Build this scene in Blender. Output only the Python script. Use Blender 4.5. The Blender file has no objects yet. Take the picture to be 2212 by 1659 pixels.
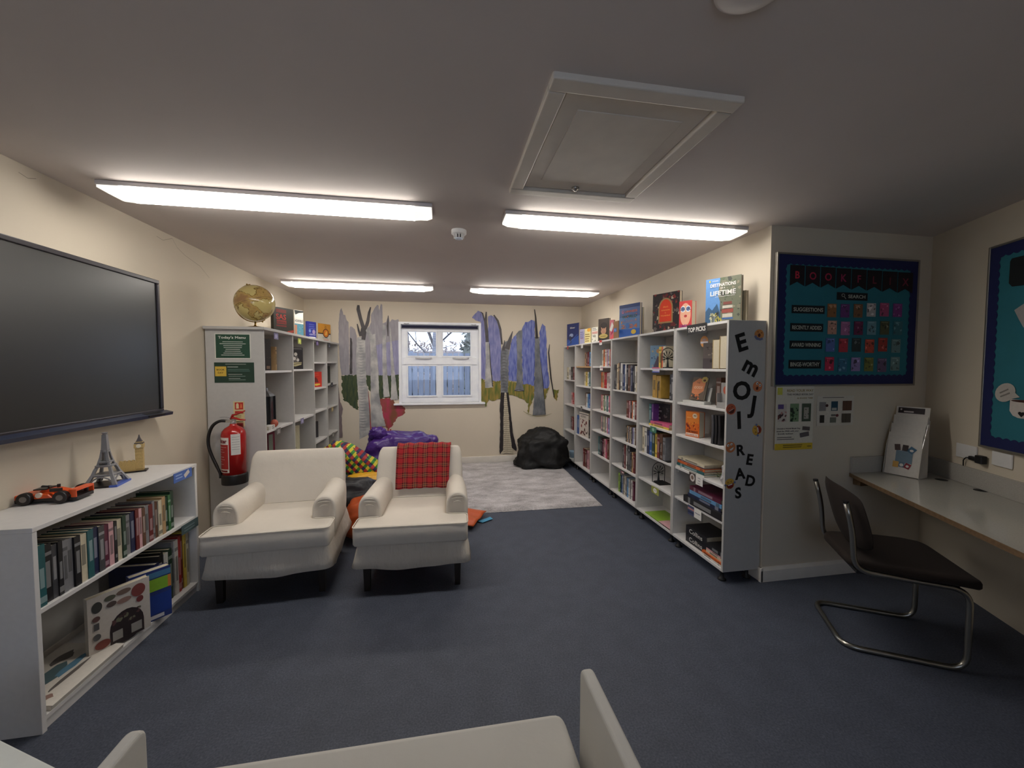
import bpy, math, random
from mathutils import Vector, Matrix, noise
sc = bpy.context.scene
col = sc.collection

# ------------------------------------------------------------ camera
CAMZ = 1.43
YAW, PITCH, ROLL, FPX = 0.17216, -0.044965, 0.001216, 852.55
def _axes():
    cy, sy, cp, sp = math.cos(YAW), math.sin(YAW), math.cos(PITCH), math.sin(PITCH)
    f = Vector((sy * cp, cy * cp, sp)); r = Vector((cy, -sy, 0)); u = r.cross(f)
    cr, sr = math.cos(ROLL), math.sin(ROLL)
    return cr * r + sr * u, -sr * r + cr * u, f
AR, AU, AF = _axes()
cam_d = bpy.data.cameras.new('camera'); cam = bpy.data.objects.new('camera', cam_d); col.objects.link(cam)
cam_d.sensor_fit = 'HORIZONTAL'; cam_d.sensor_width = 36.0; cam_d.lens = FPX / 2212 * 36.0; cam_d.clip_start = 0.02
cam.matrix_world = Matrix(((AR.x, AU.x, -AF.x, 0), (AR.y, AU.y, -AF.y, 0), (AR.z, AU.z, -AF.z, CAMZ), (0, 0, 0, 1)))
sc.camera = cam
# measured points of the photograph turned into places in the room
def ray(x, y): return AR * (x - 1106) - AU * (y - 829.5) + AF * FPX
def onz(x, y, z): d = ray(x, y); t = (z - CAMZ) / d.z; return Vector((d.x * t, d.y * t, z))
def ony(x, y, Y): d = ray(x, y); t = Y / d.y; return Vector((d.x * t, Y, CAMZ + d.z * t))
def onx(x, y, X): d = ray(x, y); t = X / d.x; return Vector((X, d.y * t, CAMZ + d.z * t))
def onv(x, y, p0, dr):
    n = Vector((-dr[1], dr[0])); d = ray(x, y); t = n.dot(Vector(p0[:2])) / n.dot(d.xy); return Vector((d.x * t, d.y * t, CAMZ + d.z * t))

# ------------------------------------------------------------ world and exposure
w = bpy.data.worlds.new('world'); sc.world = w; w.use_nodes = True
bg = w.node_tree.nodes['Background']; bg.inputs[0].default_value = (0.68, 0.79, 1.0, 1); bg.inputs[1].default_value = 2.6
sc.view_settings.view_transform = 'Standard'; sc.view_settings.look = 'None'
sc.view_settings.exposure = 0.3; sc.view_settings.gamma = 1.0; sc.view_settings.use_curve_mapping = False
sc.cycles.max_bounces = 10; sc.cycles.diffuse_bounces = 6; sc.cycles.glossy_bounces = 4
sc.cycles.sample_clamp_indirect = 6.0
LAMP = 16.5          # how strongly the tube lights glow

# ------------------------------------------------------------ helpers
rnd = random.Random(7)
def lin(c):
    r = []
    for v in c[:3]:
        v = v / 255.0
        r.append(v / 12.92 if v <= 0.04045 else ((v + 0.055) / 1.055) ** 2.4)
    return (*r, 1.0)
_M = {}
def mat(name, rgb, rough=0.6, metal=0.0, noise_=None, bump=None, emit=0.0, coat=0.0, spec=0.5, stretch=None):
    if name in _M: return _M[name]
    m = bpy.data.materials.new(name); m.use_nodes = True; nt = m.node_tree; b = nt.nodes['Principled BSDF']
    c = lin(rgb); b.inputs['Base Color'].default_value = c; b.inputs['Roughness'].default_value = rough
    b.inputs['Metallic'].default_value = metal; b.inputs['Specular IOR Level'].default_value = spec
    if coat: b.inputs['Coat Weight'].default_value = coat
    if emit:
        b.inputs['Emission Color'].default_value = c; b.inputs['Emission Strength'].default_value = emit
    tc = None
    def coords(scale):
        nonlocal tc
        if tc is None: tc = nt.nodes.new('ShaderNodeTexCoord')
        mp = nt.nodes.new('ShaderNodeMapping'); nt.links.new(tc.outputs['Object'], mp.inputs[0])
        if stretch: mp.inputs['Scale'].default_value = stretch
        n = nt.nodes.new('ShaderNodeTexNoise'); n.inputs['Scale'].default_value = scale; n.inputs['Detail'].default_value = 6
        nt.links.new(mp.outputs[0], n.inputs['Vector']); return n
    if noise_ or not bump:
        sc_, amt = noise_ or (9.0, 0.04)
        n = coords(sc_); mx = nt.nodes.new('ShaderNodeMix'); mx.data_type = 'RGBA'
        mx.inputs[6].default_value = tuple(v * (1 - amt) for v in c[:3]) + (1,)
        mx.inputs[7].default_value = tuple(min(1, v * (1 + amt)) for v in c[:3]) + (1,)
        rp = nt.nodes.new('ShaderNodeValToRGB'); rp.color_ramp.elements[0].position = 0.35; rp.color_ramp.elements[1].position = 0.65
        nt.links.new(n.outputs['Fac'], rp.inputs[0]); nt.links.new(rp.outputs[0], mx.inputs[0]); nt.links.new(mx.outputs[2], b.inputs['Base Color'])
    if bump:
        n = coords(bump[0]); bp = nt.nodes.new('ShaderNodeBump'); bp.inputs['Strength'].default_value = bump[1]
        bp.inputs['Distance'].default_value = bump[2] if len(bump) > 2 else 0.01
        nt.links.new(n.outputs['Fac'], bp.inputs['Height']); nt.links.new(bp.outputs[0], b.inputs['Normal'])
    _M[name] = m; return m
def pc(rgb, rough=0.55):
    """printed or painted colour"""
    rgb = tuple(int(v) for v in rgb); return mat('print_%02x%02x%02x' % rgb, rgb, rough, noise_=(60, 0.03))

def tag(o, label=None, cat=None, group=None, kind=None):
    if label: o['label'] = label
    if cat: o['category'] = cat
    if group: o['group'] = group
    if kind: o['kind'] = kind
    return o
WM = {}
def thing(name, label, cat, loc=(0, 0, 0), rz=0.0, group=None, M=None):
    o = bpy.data.objects.new(name, None); col.objects.link(o); o.empty_display_size = 0.05
    if M is None: M = Matrix.Translation(loc) @ Matrix.Rotation(rz, 4, 'Z')
    o.matrix_world = M; WM[o.name] = M.copy()
    return tag(o, label, cat, group)
def frame(o, u, v):
    u = Vector(u).normalized(); v = Vector(v); v = (v - u * v.dot(u)).normalized(); n = u.cross(v)
    return Matrix(((u.x, v.x, n.x, o[0]), (u.y, v.y, n.y, o[1]), (u.z, v.z, n.z, o[2]), (0, 0, 0, 1)))

class MB:
    def __init__(s): s.v = []; s.f = []; s.m = []; s.T = None
    def add(s, vs, fs, m=0, T=None):
        b = len(s.v); T = T or s.T
        for p in vs:
            p = Vector(p)
            if T is not None: p = T @ p
            s.v.append(p)
        for f in fs: s.f.append([b + i for i in f]); s.m.append(m)
        return s
    def box(s, x0, y0, z0, x1, y1, z1, m=0, T=None):
        if x0 > x1: x0, x1 = x1, x0
        if y0 > y1: y0, y1 = y1, y0
        if z0 > z1: z0, z1 = z1, z0
        return s.add([(x0, y0, z0), (x1, y0, z0), (x1, y1, z0), (x0, y1, z0), (x0, y0, z1), (x1, y0, z1), (x1, y1, z1), (x0, y1, z1)],
                     [(0, 3, 2, 1), (4, 5, 6, 7), (0, 1, 5, 4), (1, 2, 6, 5), (2, 3, 7, 6), (3, 0, 4, 7)], m, T)
    def prism(s, pts, h0, h1, ax='z', m=0, T=None):
        """polygon pts in two axes, extruded along the third: z -> (x, y), y -> (x, z), x -> (y, z)"""
        a = sum(pts[i][0] * pts[(i + 1) % len(pts)][1] - pts[(i + 1) % len(pts)][0] * pts[i][1] for i in range(len(pts)))
        if a < 0: pts = pts[::-1]
        k = len(pts)
        g = {'z': lambda p, h: (p[0], p[1], h), 'y': lambda p, h: (p[0], h, p[1]), 'x': lambda p, h: (h, p[0], p[1])}[ax]
        vs = [g(p, h0) for p in pts] + [g(p, h1) for p in pts]
        fs = [list(range(k))[::-1], list(range(k, 2 * k))] + [(i, (i + 1) % k, k + (i + 1) % k, k + i) for i in range(k)]
        if (ax == 'y') != (h1 < h0): fs = [f[::-1] for f in fs]
        return s.add(vs, fs, m, T)
    def flat(s, pts, z=0.0, m=0, T=None):
        a = sum(pts[i][0] * pts[(i + 1) % len(pts)][1] - pts[(i + 1) % len(pts)][0] * pts[i][1] for i in range(len(pts)))
        if a < 0: pts = pts[::-1]
        return s.add([(p[0], p[1], z) for p in pts], [list(range(len(pts)))], m, T)
    def rect(s, x0, y0, x1, y1, z=0.0, m=0, rot=0, T=None):
        cx, cy = (x0 + x1) / 2, (y0 + y1) / 2; c, q = math.cos(rot), math.sin(rot)
        return s.flat([(cx + (x - cx) * c - (y - cy) * q, cy + (x - cx) * q + (y - cy) * c) for x, y in ((x0, y0), (x1, y0), (x1, y1), (x0, y1))], z, m, T)
    def disc(s, cx, cy, rx, ry=None, z=0.0, m=0, rot=0, n=20, T=None, a0=0, a1=2 * math.pi):
        ry = ry or rx; c, q = math.cos(rot), math.sin(rot); pts = []
        for i in range(n):
            a = a0 + (a1 - a0) * i / (n if a1 - a0 > 6.2 else n - 1); x, y = rx * math.cos(a), ry * math.sin(a)
            pts.append((cx + x * c - y * q, cy + x * q + y * c))
        return s.flat(pts, z, m, T)
    def stroke(s, pts, ws, z=0.0, m=0, T=None):
        L, R_ = [], []
        for i, p in enumerate(pts):
            a = Vector(pts[max(0, i - 1)][:2]); b = Vector(pts[min(len(pts) - 1, i + 1)][:2]); d = (b - a).normalized(); n = Vector((-d.y, d.x))
            wd = (ws[i] if isinstance(ws, (list, tuple)) else ws) / 2
            L.append((p[0] + n.x * wd, p[1] + n.y * wd, z)); R_.append((p[0] - n.x * wd, p[1] - n.y * wd, z))
        k = len(pts)
        return s.add(R_ + L, [(i, i + 1, k + i + 1, k + i) for i in range(k - 1)], m, T)
    def lathe(s, prof, n=24, m=0, T=None, caps=True):
        vs, fs = [], []
        for r, z in prof:
            for i in range(n): a = 2 * math.pi * i / n; vs.append((r * math.cos(a), r * math.sin(a), z))
        for j in range(len(prof) - 1):
            for i in range(n): fs.append((j * n + i, j * n + (i + 1) % n, (j + 1) * n + (i + 1) % n, (j + 1) * n + i))
        if caps: fs.append(list(range(n))[::-1]); fs.append([(len(prof) - 1) * n + i for i in range(n)])
        return s.add(vs, fs, m, T)
    def cyl(s, p0, p1, r, r1=None, n=12, m=0, T=None): return s.tube([p0, p1], [r, r if r1 is None else r1], n, m, T)
    def tube(s, pts, r, n=10, m=0, T=None, closed=False):
        pts = [Vector(p) for p in pts]; k = len(pts); vs, fs = [], []; prev = None
        for i, p in enumerate(pts):
            if closed: d = pts[(i + 1) % k] - pts[i - 1]
            else: d = pts[min(k - 1, i + 1)] - pts[max(0, i - 1)]
            d.normalize()
            if prev is None:
                a = Vector((0, 0, 1)) if abs(d.z) < 0.9 else Vector((1, 0, 0)); u = d.cross(a).normalized()
            else: u = (prev - d * prev.dot(d)).normalized()
            prev = u; v = d.cross(u); rr = r[i] if isinstance(r, (list, tuple)) else r
            for j in range(n): a = 2 * math.pi * j / n; vs.append(p + u * (rr * math.cos(a)) + v * (rr * math.sin(a)))
        for i in range(k if closed else k - 1):
            a, b = i * n, ((i + 1) % k) * n
            for j in range(n): fs.append((a + j, a + (j + 1) % n, b + (j + 1) % n, b + j))
        if not closed: fs.append(list(range(n))[::-1]); fs.append([(k - 1) * n + j for j in range(n)])
        return s.add(vs, fs, m, T)
    def sphere(s, c, r, n=20, k=12, m=0, T=None, sq=(1, 1, 1)):
        vs = [(c[0], c[1], c[2] - r * sq[2])]; fs = []
        for j in range(1, k):
            t = math.pi * j / k - math.pi / 2
            for i in range(n): a = 2 * math.pi * i / n; vs.append((c[0] + r * sq[0] * math.cos(t) * math.cos(a), c[1] + r * sq[1] * math.cos(t) * math.sin(a), c[2] + r * sq[2] * math.sin(t)))
        vs.append((c[0], c[1], c[2] + r * sq[2])); e = len(vs) - 1
        for i in range(n): fs.append((0, 1 + (i + 1) % n, 1 + i)); fs.append((e, e - n + i, e - n + (i + 1) % n))
        for j in range(k - 2):
            for i in range(n): a = 1 + j * n; fs.append((a + i, a + (i + 1) % n, a + n + (i + 1) % n, a + n + i))
        return s.add(vs, fs, m, T)
    def text(s, body, size, x=0, y=0, z=0.0, m=0, align='CENTER', rot=0, bold=0.0, T=None, sx=1.0, fit=None):
        vs, fs = text_geo(body, bold)
        xs = [v[0] for v in vs] or [0]; x0, x1 = min(xs), max(xs); wd = max(1e-6, x1 - x0)
        if fit: sx = fit / (wd * size)
        off = {'CENTER': (x0 + x1) / 2, 'LEFT': x0, 'RIGHT': x1}[align]; c, q = math.cos(rot), math.sin(rot); out = []
        for v in vs:
            a, b = (v[0] - off) * size * sx, v[1] * size; out.append((x + a * c - b * q, y + a * q + b * c, z))
        return s.add(out, fs, m, T)
    def build(s, name, mats, parent=None, smooth=False, bevel=0.0, seg=2, sub=0, world=False, solid=0.0, angle=None):
        if not isinstance(mats, (list, tuple)): mats = [mats]
        me = bpy.data.meshes.new(name); vs = s.v
        if world and parent is not None:
            I = WM[parent.name].inverted(); vs = [I @ v for v in vs]
        me.from_pydata([tuple(v) for v in vs], [], s.f)
        for m in mats: me.materials.append(m)
        me.polygons.foreach_set('material_index', s.m)
        if smooth: me.polygons.foreach_set('use_smooth', [True] * len(me.polygons))
        me.update()
        o = bpy.data.objects.new(name, me); col.objects.link(o)
        if parent is not None: o.parent = parent; WM[o.name] = WM[parent.name]
        else: WM[o.name] = Matrix.Identity(4)
        if solid: md = o.modifiers.new('solid', 'SOLIDIFY'); md.thickness = solid; md.offset = 0
        if bevel:
            md = o.modifiers.new('bevel', 'BEVEL'); md.width = bevel; md.segments = seg; md.limit_method = 'ANGLE'; md.angle_limit = 0.6
        if sub: md = o.modifiers.new('sub', 'SUBSURF'); md.levels = sub; md.render_levels = sub
        return o
_T = {}
def text_geo(body, bold=0.0):
    k = (body, bold)
    if k in _T: return _T[k]
    cu = bpy.data.curves.new('t', 'FONT'); cu.body = body; cu.offset = bold; cu.resolution_u = 3
    ob = bpy.data.objects.new('t', cu); col.objects.link(ob)
    dg = bpy.context.evaluated_depsgraph_get(); dg.update(); me = ob.evaluated_get(dg).to_mesh()
    r = ([tuple(v.co) for v in me.vertices], [list(p.vertices) for p in me.polygons])
    ob.evaluated_get(dg).to_mesh_clear(); bpy.data.objects.remove(ob); bpy.data.curves.remove(cu)
    _T[k] = r; return r
def fillet(pts, r, n=6):
    pts = [Vector(p) for p in pts]; out = [pts[0]]
    for i in range(1, len(pts) - 1):
        p = pts[i]; a = (pts[i - 1] - p); b = (pts[i + 1] - p); q = min(r, a.length * .49, b.length * .49)
        A = p + a.normalized() * q; B = p + b.normalized() * q
        for k in range(n + 1): t = k / n; out.append(A.lerp(p, t).lerp(p.lerp(B, t), t))
    out.append(pts[-1]); return out
def struct(name, mb, m, parent=None, **k):
    o = mb.build(name, m, parent, **k)
    if parent is None: o['kind'] = 'structure'
    return o
def copy_tree(o, parent=None):
    c = o.copy(); col.objects.link(c); c.parent = parent; WM[c.name] = WM[o.name]
    for ch in list(o.children): copy_tree(ch, c)
    return c
def children_first(o): return list(o.children)
# ------------------------------------------------------------ materials of the room
WALL = mat('cream_wall_paint', (214, 203, 184), 0.75, noise_=(2.2, 0.02), bump=(14, 0.12, 0.01))
CEIL = mat('ceiling_paint', (210, 201, 196), 0.85, noise_=(1.6, 0.025), bump=(9, 0.15, 0.012))
TRIM = mat('white_gloss_paint', (232, 226, 216), 0.4)
UPVC = mat('white_window_plastic', (246, 248, 254), 0.3)
LAM = mat('grey_laminate', (190, 188, 184), 0.45, noise_=(40, 0.02))
LAMW = mat('white_laminate', (216, 214, 212), 0.4, noise_=(40, 0.02))
LAME = mat('pale_edging', (206, 208, 216), 0.4)
BLK = mat('black_plastic', (22, 21, 22), 0.45)
DARKM = mat('dark_wood', (32, 24, 20), 0.5)
CHROME = mat('brushed_steel_tube', (168, 166, 158), 0.28, metal=1.0)
def floor_mat():
    m = bpy.data.materials.new('blue_grey_floor_covering'); m.use_nodes = True; nt = m.node_tree; b = nt.nodes['Principled BSDF']
    tc = nt.nodes.new('ShaderNodeTexCoord'); n1 = nt.nodes.new('ShaderNodeTexNoise'); n1.inputs['Scale'].default_value = 130; n1.inputs['Detail'].default_value = 8
    n2 = nt.nodes.new('ShaderNodeTexNoise'); n2.inputs['Scale'].default_value = 9; n2.inputs['Detail'].default_value = 5
    n3 = nt.nodes.new('ShaderNodeTexVoronoi'); n3.inputs['Scale'].default_value = 38
    for n in (n1, n2, n3): nt.links.new(tc.outputs['Object'], n.inputs['Vector'])
    r1 = nt.nodes.new('ShaderNodeValToRGB'); e = r1.color_ramp.elements
    e[0].position = 0.3; e[0].color = lin((60, 65, 77)); e[1].position = 0.75; e[1].color = lin((86, 92, 107))
    nt.links.new(n1.outputs['Fac'], r1.inputs[0])
    mx = nt.nodes.new('ShaderNodeMix'); mx.data_type = 'RGBA'; mx.blend_type = 'MULTIPLY'; mx.inputs[0].default_value = 0.5
    r2 = nt.nodes.new('ShaderNodeValToRGB'); r2.color_ramp.elements[0].position = 0.35; r2.color_ramp.elements[0].color = (.72, .72, .72, 1); r2.color_ramp.elements[1].position = 0.65
    nt.links.new(n2.outputs['Fac'], r2.inputs[0]); nt.links.new(r1.outputs[0], mx.inputs[6]); nt.links.new(r2.outputs[0], mx.inputs[7])
    # small pale flecks
    r3 = nt.nodes.new('ShaderNodeValToRGB'); r3.color_ramp.elements[0].position = 0.05; r3.color_ramp.elements[0].color = (1, 1, 1, 1); r3.color_ramp.elements[1].position = 0.14; r3.color_ramp.elements[1].color = (0, 0, 0, 1)
    nt.links.new(n3.outputs['Distance'], r3.inputs[0]); mm = nt.nodes.new('ShaderNodeMath'); mm.operation = 'MULTIPLY'; mm.inputs[1].default_value = 0.22
    nt.links.new(r3.outputs[0], mm.inputs[0]); m2 = nt.nodes.new('ShaderNodeMix'); m2.data_type = 'RGBA'; m2.inputs[7].default_value = lin((120, 126, 140))
    nt.links.new(mm.outputs[0], m2.inputs[0]); nt.links.new(mx.outputs[2], m2.inputs[6]); nt.links.new(m2.outputs[2], b.inputs['Base Color'])
    b.inputs['Roughness'].default_value = 0.62; b.inputs['Specular IOR Level'].default_value = 0.35
    bp = nt.nodes.new('ShaderNodeBump'); bp.inputs['Strength'].default_value = 0.15; bp.inputs['Distance'].default_value = 0.003
    nt.links.new(n1.outputs['Fac'], bp.inputs['Height']); nt.links.new(bp.outputs[0], b.inputs['Normal']); return m
FLOOR = floor_mat()

# ------------------------------------------------------------ room shell
XL, XR, YF, YB, CZ = -1.86, 2.08, 5.80, 2.25, 2.335
CORN = Vector((3.37, 2.25)); RD = Vector((-math.sin(math.radians(25)), -math.cos(math.radians(25)))); RN = Vector((-RD.y, RD.x)) * -1   # right wall runs at 25 degrees
RN = Vector((RD.y, -RD.x))
if RN.x > 0: RN = -RN            # into the room
RE = CORN + RD * 2.6
struct('floor', MB().box(-2.1, -2.2, -0.06, 3.7, 6.0, 0), FLOOR)
struct('ceiling', MB().box(-2.1, -2.2, CZ, 3.7, 6.0, CZ + 0.1), CEIL)
struct('wall_left', MB().box(XL - 0.15, -2.15, 0, XL, YF + 0.15, CZ), WALL)
struct('wall_right', MB().box(XR, YB, 0, XR + 0.15, YF + 0.15, CZ), WALL)
struct('wall_alcove', MB().box(XR + 0.15, YB, 0, 3.6, YB + 0.15, CZ), WALL)
RX0, RX1, RZ0, RZ1 = -1.5, .7, .9, 2.1       # unseen window behind the camera, added to let in more daylight
struct('wall_near', MB().box(XL, -2.15, 0, RX0, -2.0, CZ).box(RX1, -2.15, 0, RE.x, -2.0, CZ).box(RX0, -2.15, 0, RX1, -2.0, RZ0).box(RX0, -2.15, RZ1, RX1, -2.0, CZ), WALL)
def vwall(p, q, t, z0, z1): # slab behind the line p-q
    n = -RN * t; return MB().prism([(p.x, p.y), (q.x, q.y), (q.x + n.x, q.y + n.y), (p.x + n.x, p.y + n.y)], z0, z1)
struct('wall_angled', vwall(CORN, RE, 0.15, 0, CZ), WALL)
struct('wall_rear_right', MB().box(RE.x, -2.15, 0, RE.x + 0.15, RE.y, CZ), WALL)
# far wall with the window opening
WX0, WX1, WZ0, WZ1 = -0.61, 0.535, 0.90, 2.045
mb = MB()
mb.box(XL, YF, 0, WX0, YF + 0.15, CZ); mb.box(WX1, YF, 0, XR, YF + 0.15, CZ); mb.box(WX0, YF, 0, WX1, YF + 0.15, WZ0); mb.box(WX0, YF, WZ1, WX1, YF + 0.15, CZ)
struct('wall_far', mb, WALL)
struct('baseboard_far', MB().box(XL, YF - 0.016, 0, XR, YF, 0.095), TRIM, bevel=0.004)
struct('baseboard_left', MB().box(XL, -2.0, 0, XL + 0.014, 3.4, 0.095), TRIM, bevel=0.004)
struct('baseboard_alcove', MB().prism([(0.0, 0), (-0.017, 0), (-0.017, 0.075), (-0.006, 0.095), (0, 0.095)], XR - 0.02, 3.36, 'x', T=Matrix.Translation((0, YB, 0))), TRIM)
struct('baseboard_right', MB().box(XR - 0.017, YB - 0.017, 0, XR, 2.9, 0.095), TRIM, bevel=0.003)

# window: frame, mullions, panes
def glass_mat():
    m = bpy.data.materials.new('window_glass'); m.use_nodes = True; nt = m.node_tree; nt.nodes.clear()
    o = nt.nodes.new('ShaderNodeOutputMaterial'); mx = nt.nodes.new('ShaderNodeMixShader'); t = nt.nodes.new('ShaderNodeBsdfTransparent'); g = nt.nodes.new('ShaderNodeBsdfGlossy')
    g.inputs['Roughness'].default_value = 0.03; t.inputs[0].default_value = (.93, .95, .97, 1)
    f = nt.nodes.new('ShaderNodeFresnel'); f.inputs[0].default_value = 1.45
    nt.links.new(f.outputs[0], mx.inputs[0]); nt.links.new(t.outputs[0], mx.inputs[1]); nt.links.new(g.outputs[0], mx.inputs[2]); nt.links.new(mx.outputs[0], o.inputs[0]); return m
GLASS = glass_mat()
q = 0.12658
def WP(x, y): p = ony(850 + x * q, 680 + y * q, YF + 0.02); return p.x, p.z
panes = []
for a, b in (((238, 288), (728, 706)), ((843, 292), (1318, 708)), ((243, 872), (738, 1382)), ((843, 872), (1318, 1372))):
    x0, z1 = WP(*a); x1, z0 = WP(*b); panes.append((x0, z0, x1, z1))
xa0 = (panes[0][0] + panes[2][0]) / 2; xa1 = (panes[0][2] + panes[2][2]) / 2; xb0 = (panes[1][0] + panes[3][0]) / 2; xb1 = (panes[1][2] + panes[3][2]) / 2
zt1 = (panes[0][3] + panes[1][3]) / 2; zt0 = (panes[0][1] + panes[1][1]) / 2; zb1 = (panes[2][3] + panes[3][3]) / 2; zb0 = (panes[2][1] + panes[3][1]) / 2
win = MB(); y0, y1 = YF - 0.004, YF + 0.09
for bx in ((WX0, WZ0, xa0, WZ1), (xb1, WZ0, WX1, WZ1), (xa0, WZ0, xb1, zb0), (xa0, zt1, xb1, WZ1), (xa1, zb0, xb0, zt1), (xa0, zb1, xa1, zt0), (xb0, zb1, xb1, zt0)):
    win.box(bx[0], y0 + 0.03, bx[1], bx[2], y1, bx[3])
wo = struct('window_1', win, UPVC)
tr = MB()        # raised trim round the opening and beads round the panes
for bx in ((WX0 - 0.012, WZ0, WX0 + 0.022, WZ1 + 0.012), (WX1 - 0.022, WZ0, WX1 + 0.012, WZ1 + 0.012), (WX0 + 0.02, WZ1 - 0.022, WX1 - 0.02, WZ1 + 0.012)):
    tr.box(bx[0], y0 - 0.012, bx[1], bx[2], y0 + 0.03, bx[3])
tr.build('window_frame', UPVC, wo, bevel=0.003)
sash = MB()
for (x0, x1) in ((xa0, xa1), (xb0, xb1)):
    for (z0, z1) in ((zb0, zb1), (zt0, zt1)):
        t = 0.016
        for bx in ((x0 - t, z0 - t, x0 + 0.004, z1 + t), (x1 - 0.004, z0 - t, x1 + t, z1 + t), (x0, z0 - t, x1, z0 + 0.004), (x0, z1 - 0.004, x1, z1 + t)):
            sash.box(bx[0], y0 + 0.014, bx[1], bx[2], y0 + 0.05, bx[3])
sash.box(WX0 + 0.05, y0 + 0.008, zb1 + 0.02, WX1 - 0.05, y0 + 0.03, zt0 - 0.02)
sash.build('glazing_bead', UPVC, wo, bevel=0.003)
for (x0, x1) in ((xa0, xa1), (xb0, xb1)):
    for (z0, z1) in ((zb0, zb1), (zt0, zt1)):
        MB().box(x0 - .01, YF + 0.055, z0 - .01, x1 + .01, YF + 0.059, z1 + .01).build('pane', GLASS, wo)
for x in (-0.28, 0.245):
    MB().tube([(x - 0.11, y0 - 0.012, zt0 - 0.028), (x - 0.06, y0 - 0.02, zt0 - 0.032), (x + 0.05, y0 - 0.02, zt0 - 0.035), (x + 0.12, y0 - 0.01, zt0 - 0.028)], 0.009, 8).build('window_handle', mat('white_metal_handle', (225, 225, 225), 0.35), wo, smooth=True)
for x in (-0.51, 0.44):
    MB().tube([(x - 0.035, y0 - 0.012, WZ1 - 0.012), (x, y0 - 0.017, WZ1 - 0.018), (x + 0.035, y0 - 0.012, WZ1 - 0.012)], 0.005, 6).build('window_catch', mat('grey_metal_catch', (150, 152, 156), 0.4), wo, smooth=True)
w2o = MB()  # frame of the added rear window, an unseen source of fill daylight
for bx in ((RX0, RZ0, RX0 + .06, RZ1), (RX1 - .06, RZ0, RX1, RZ1), (RX0 + .06, RZ0, RX1 - .06, RZ0 + .06), (RX0 + .06, RZ1 - .06, RX1 - .06, RZ1), ((RX0 + RX1) / 2 - .03, RZ0 + .06, (RX0 + RX1) / 2 + .03, RZ1 - .06)): w2o.box(bx[0], -2.11, bx[1], bx[2], -2.04, bx[3])
w2o = struct('added_window', w2o, UPVC)
for a, b in ((RX0 + .05, (RX0 + RX1) / 2 - .02), ((RX0 + RX1) / 2 + .02, RX1 - .05)): MB().box(a, -2.08, RZ0 + .05, b, -2.076, RZ1 - .05).build('pane', GLASS, w2o)
struct('window_sill', MB().box(WX0 - 0.085, YF - 0.05, WZ0 - 0.026, WX1 + 0.068, YF + 0.03, WZ0), UPVC, wo, bevel=0.006)
bl = thing('roller_blind', 'rolled-up navy roller blind across the top of the white window', 'blind', ((WX0 + WX1) / 2, YF - 0.02, WZ1 - 0.06))
MB().cyl((WX0 + 0.04, YF - 0.025, WZ1 - 0.055), (WX1 - 0.045, YF - 0.025, WZ1 - 0.055), 0.019, n=16).build('blind_roll', mat('navy_blind_fabric', (36, 38, 66), 0.8), bl, world=True, smooth=True)
mb = MB()
for x in (WX0 + 0.034, WX1 - 0.045): mb.box(x, YF - 0.045, WZ1 - 0.078, x + 0.008, YF + 0.0, WZ1 - 0.034)
mb.build('bracket', mat('dark_bracket', (50, 52, 70), 0.5), bl, world=True)

# ------------------------------------------------------------ ceiling lights
DIFF = mat('lit_diffuser', (255, 249, 240), 0.4, emit=LAMP, noise_=(30, 0.01))
DIFE = mat('lit_diffuser_end', (250, 246, 236), 0.4, emit=0.85, noise_=(30, 0.01))
HOUS = mat('light_housing', (214, 208, 206), 0.5)
def ceiling_light(x0, x1, y, label):
    t = thing('ceiling_light', label, 'ceiling light', ((x0 + x1) / 2, y, CZ), group=None)
    L = (x1 - x0) / 2; W = 0.078
    MB().box(-L, -W, -0.022, L, W, 0).build('housing', HOUS, t, bevel=0.003)
    prof = [(-W + .004, -0.022), (-W + 0.004, -0.034), (-W + 0.016, -0.05), (-W + .034, -0.06), (W - .034, -0.06), (W - 0.016, -0.05), (W - 0.004, -0.034), (W - .004, -0.022)]
    MB().prism(prof, -L + 0.10, L - 0.10, 'x').build('diffuser', DIFF, t)
    for s in (-1, 1):
        mb = MB(); e = [(p[0] * (0.97), max(p[1], -0.052)) for p in prof]; a, b = s * (L - 0.10), s * (L - 0.004)
        vs = [(a, p[0], p[1]) for p in prof] + [(b - (0.03 * s if p[1] < -0.04 else 0), p[0], p[1]) for p in e]; k = len(prof)
        fs = [(i, (i + 1) % k, k + (i + 1) % k, k + i) for i in range(k)] + [list(range(k, 2 * k))]
        if s > 0: fs = [f[::-1] for f in fs[:-1]] + [fs[-1]]
        mb.add(vs, fs).build('diffuser_end', DIFE, t)
    return t
ceiling_light(-1.665, -0.055, 2.355, 'long lit ceiling light over the television side, nearer the camera')
ceiling_light(0.36, 1.955, 2.375, 'long lit ceiling light beside the loft hatch, on the near row')
ceiling_light(-1.67, -0.105, 4.59, 'lit ceiling light near the window, on the globe side')
ceiling_light(0.307, 1.85, 4.60, 'lit ceiling light near the window, above the black beanbag side')

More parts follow.
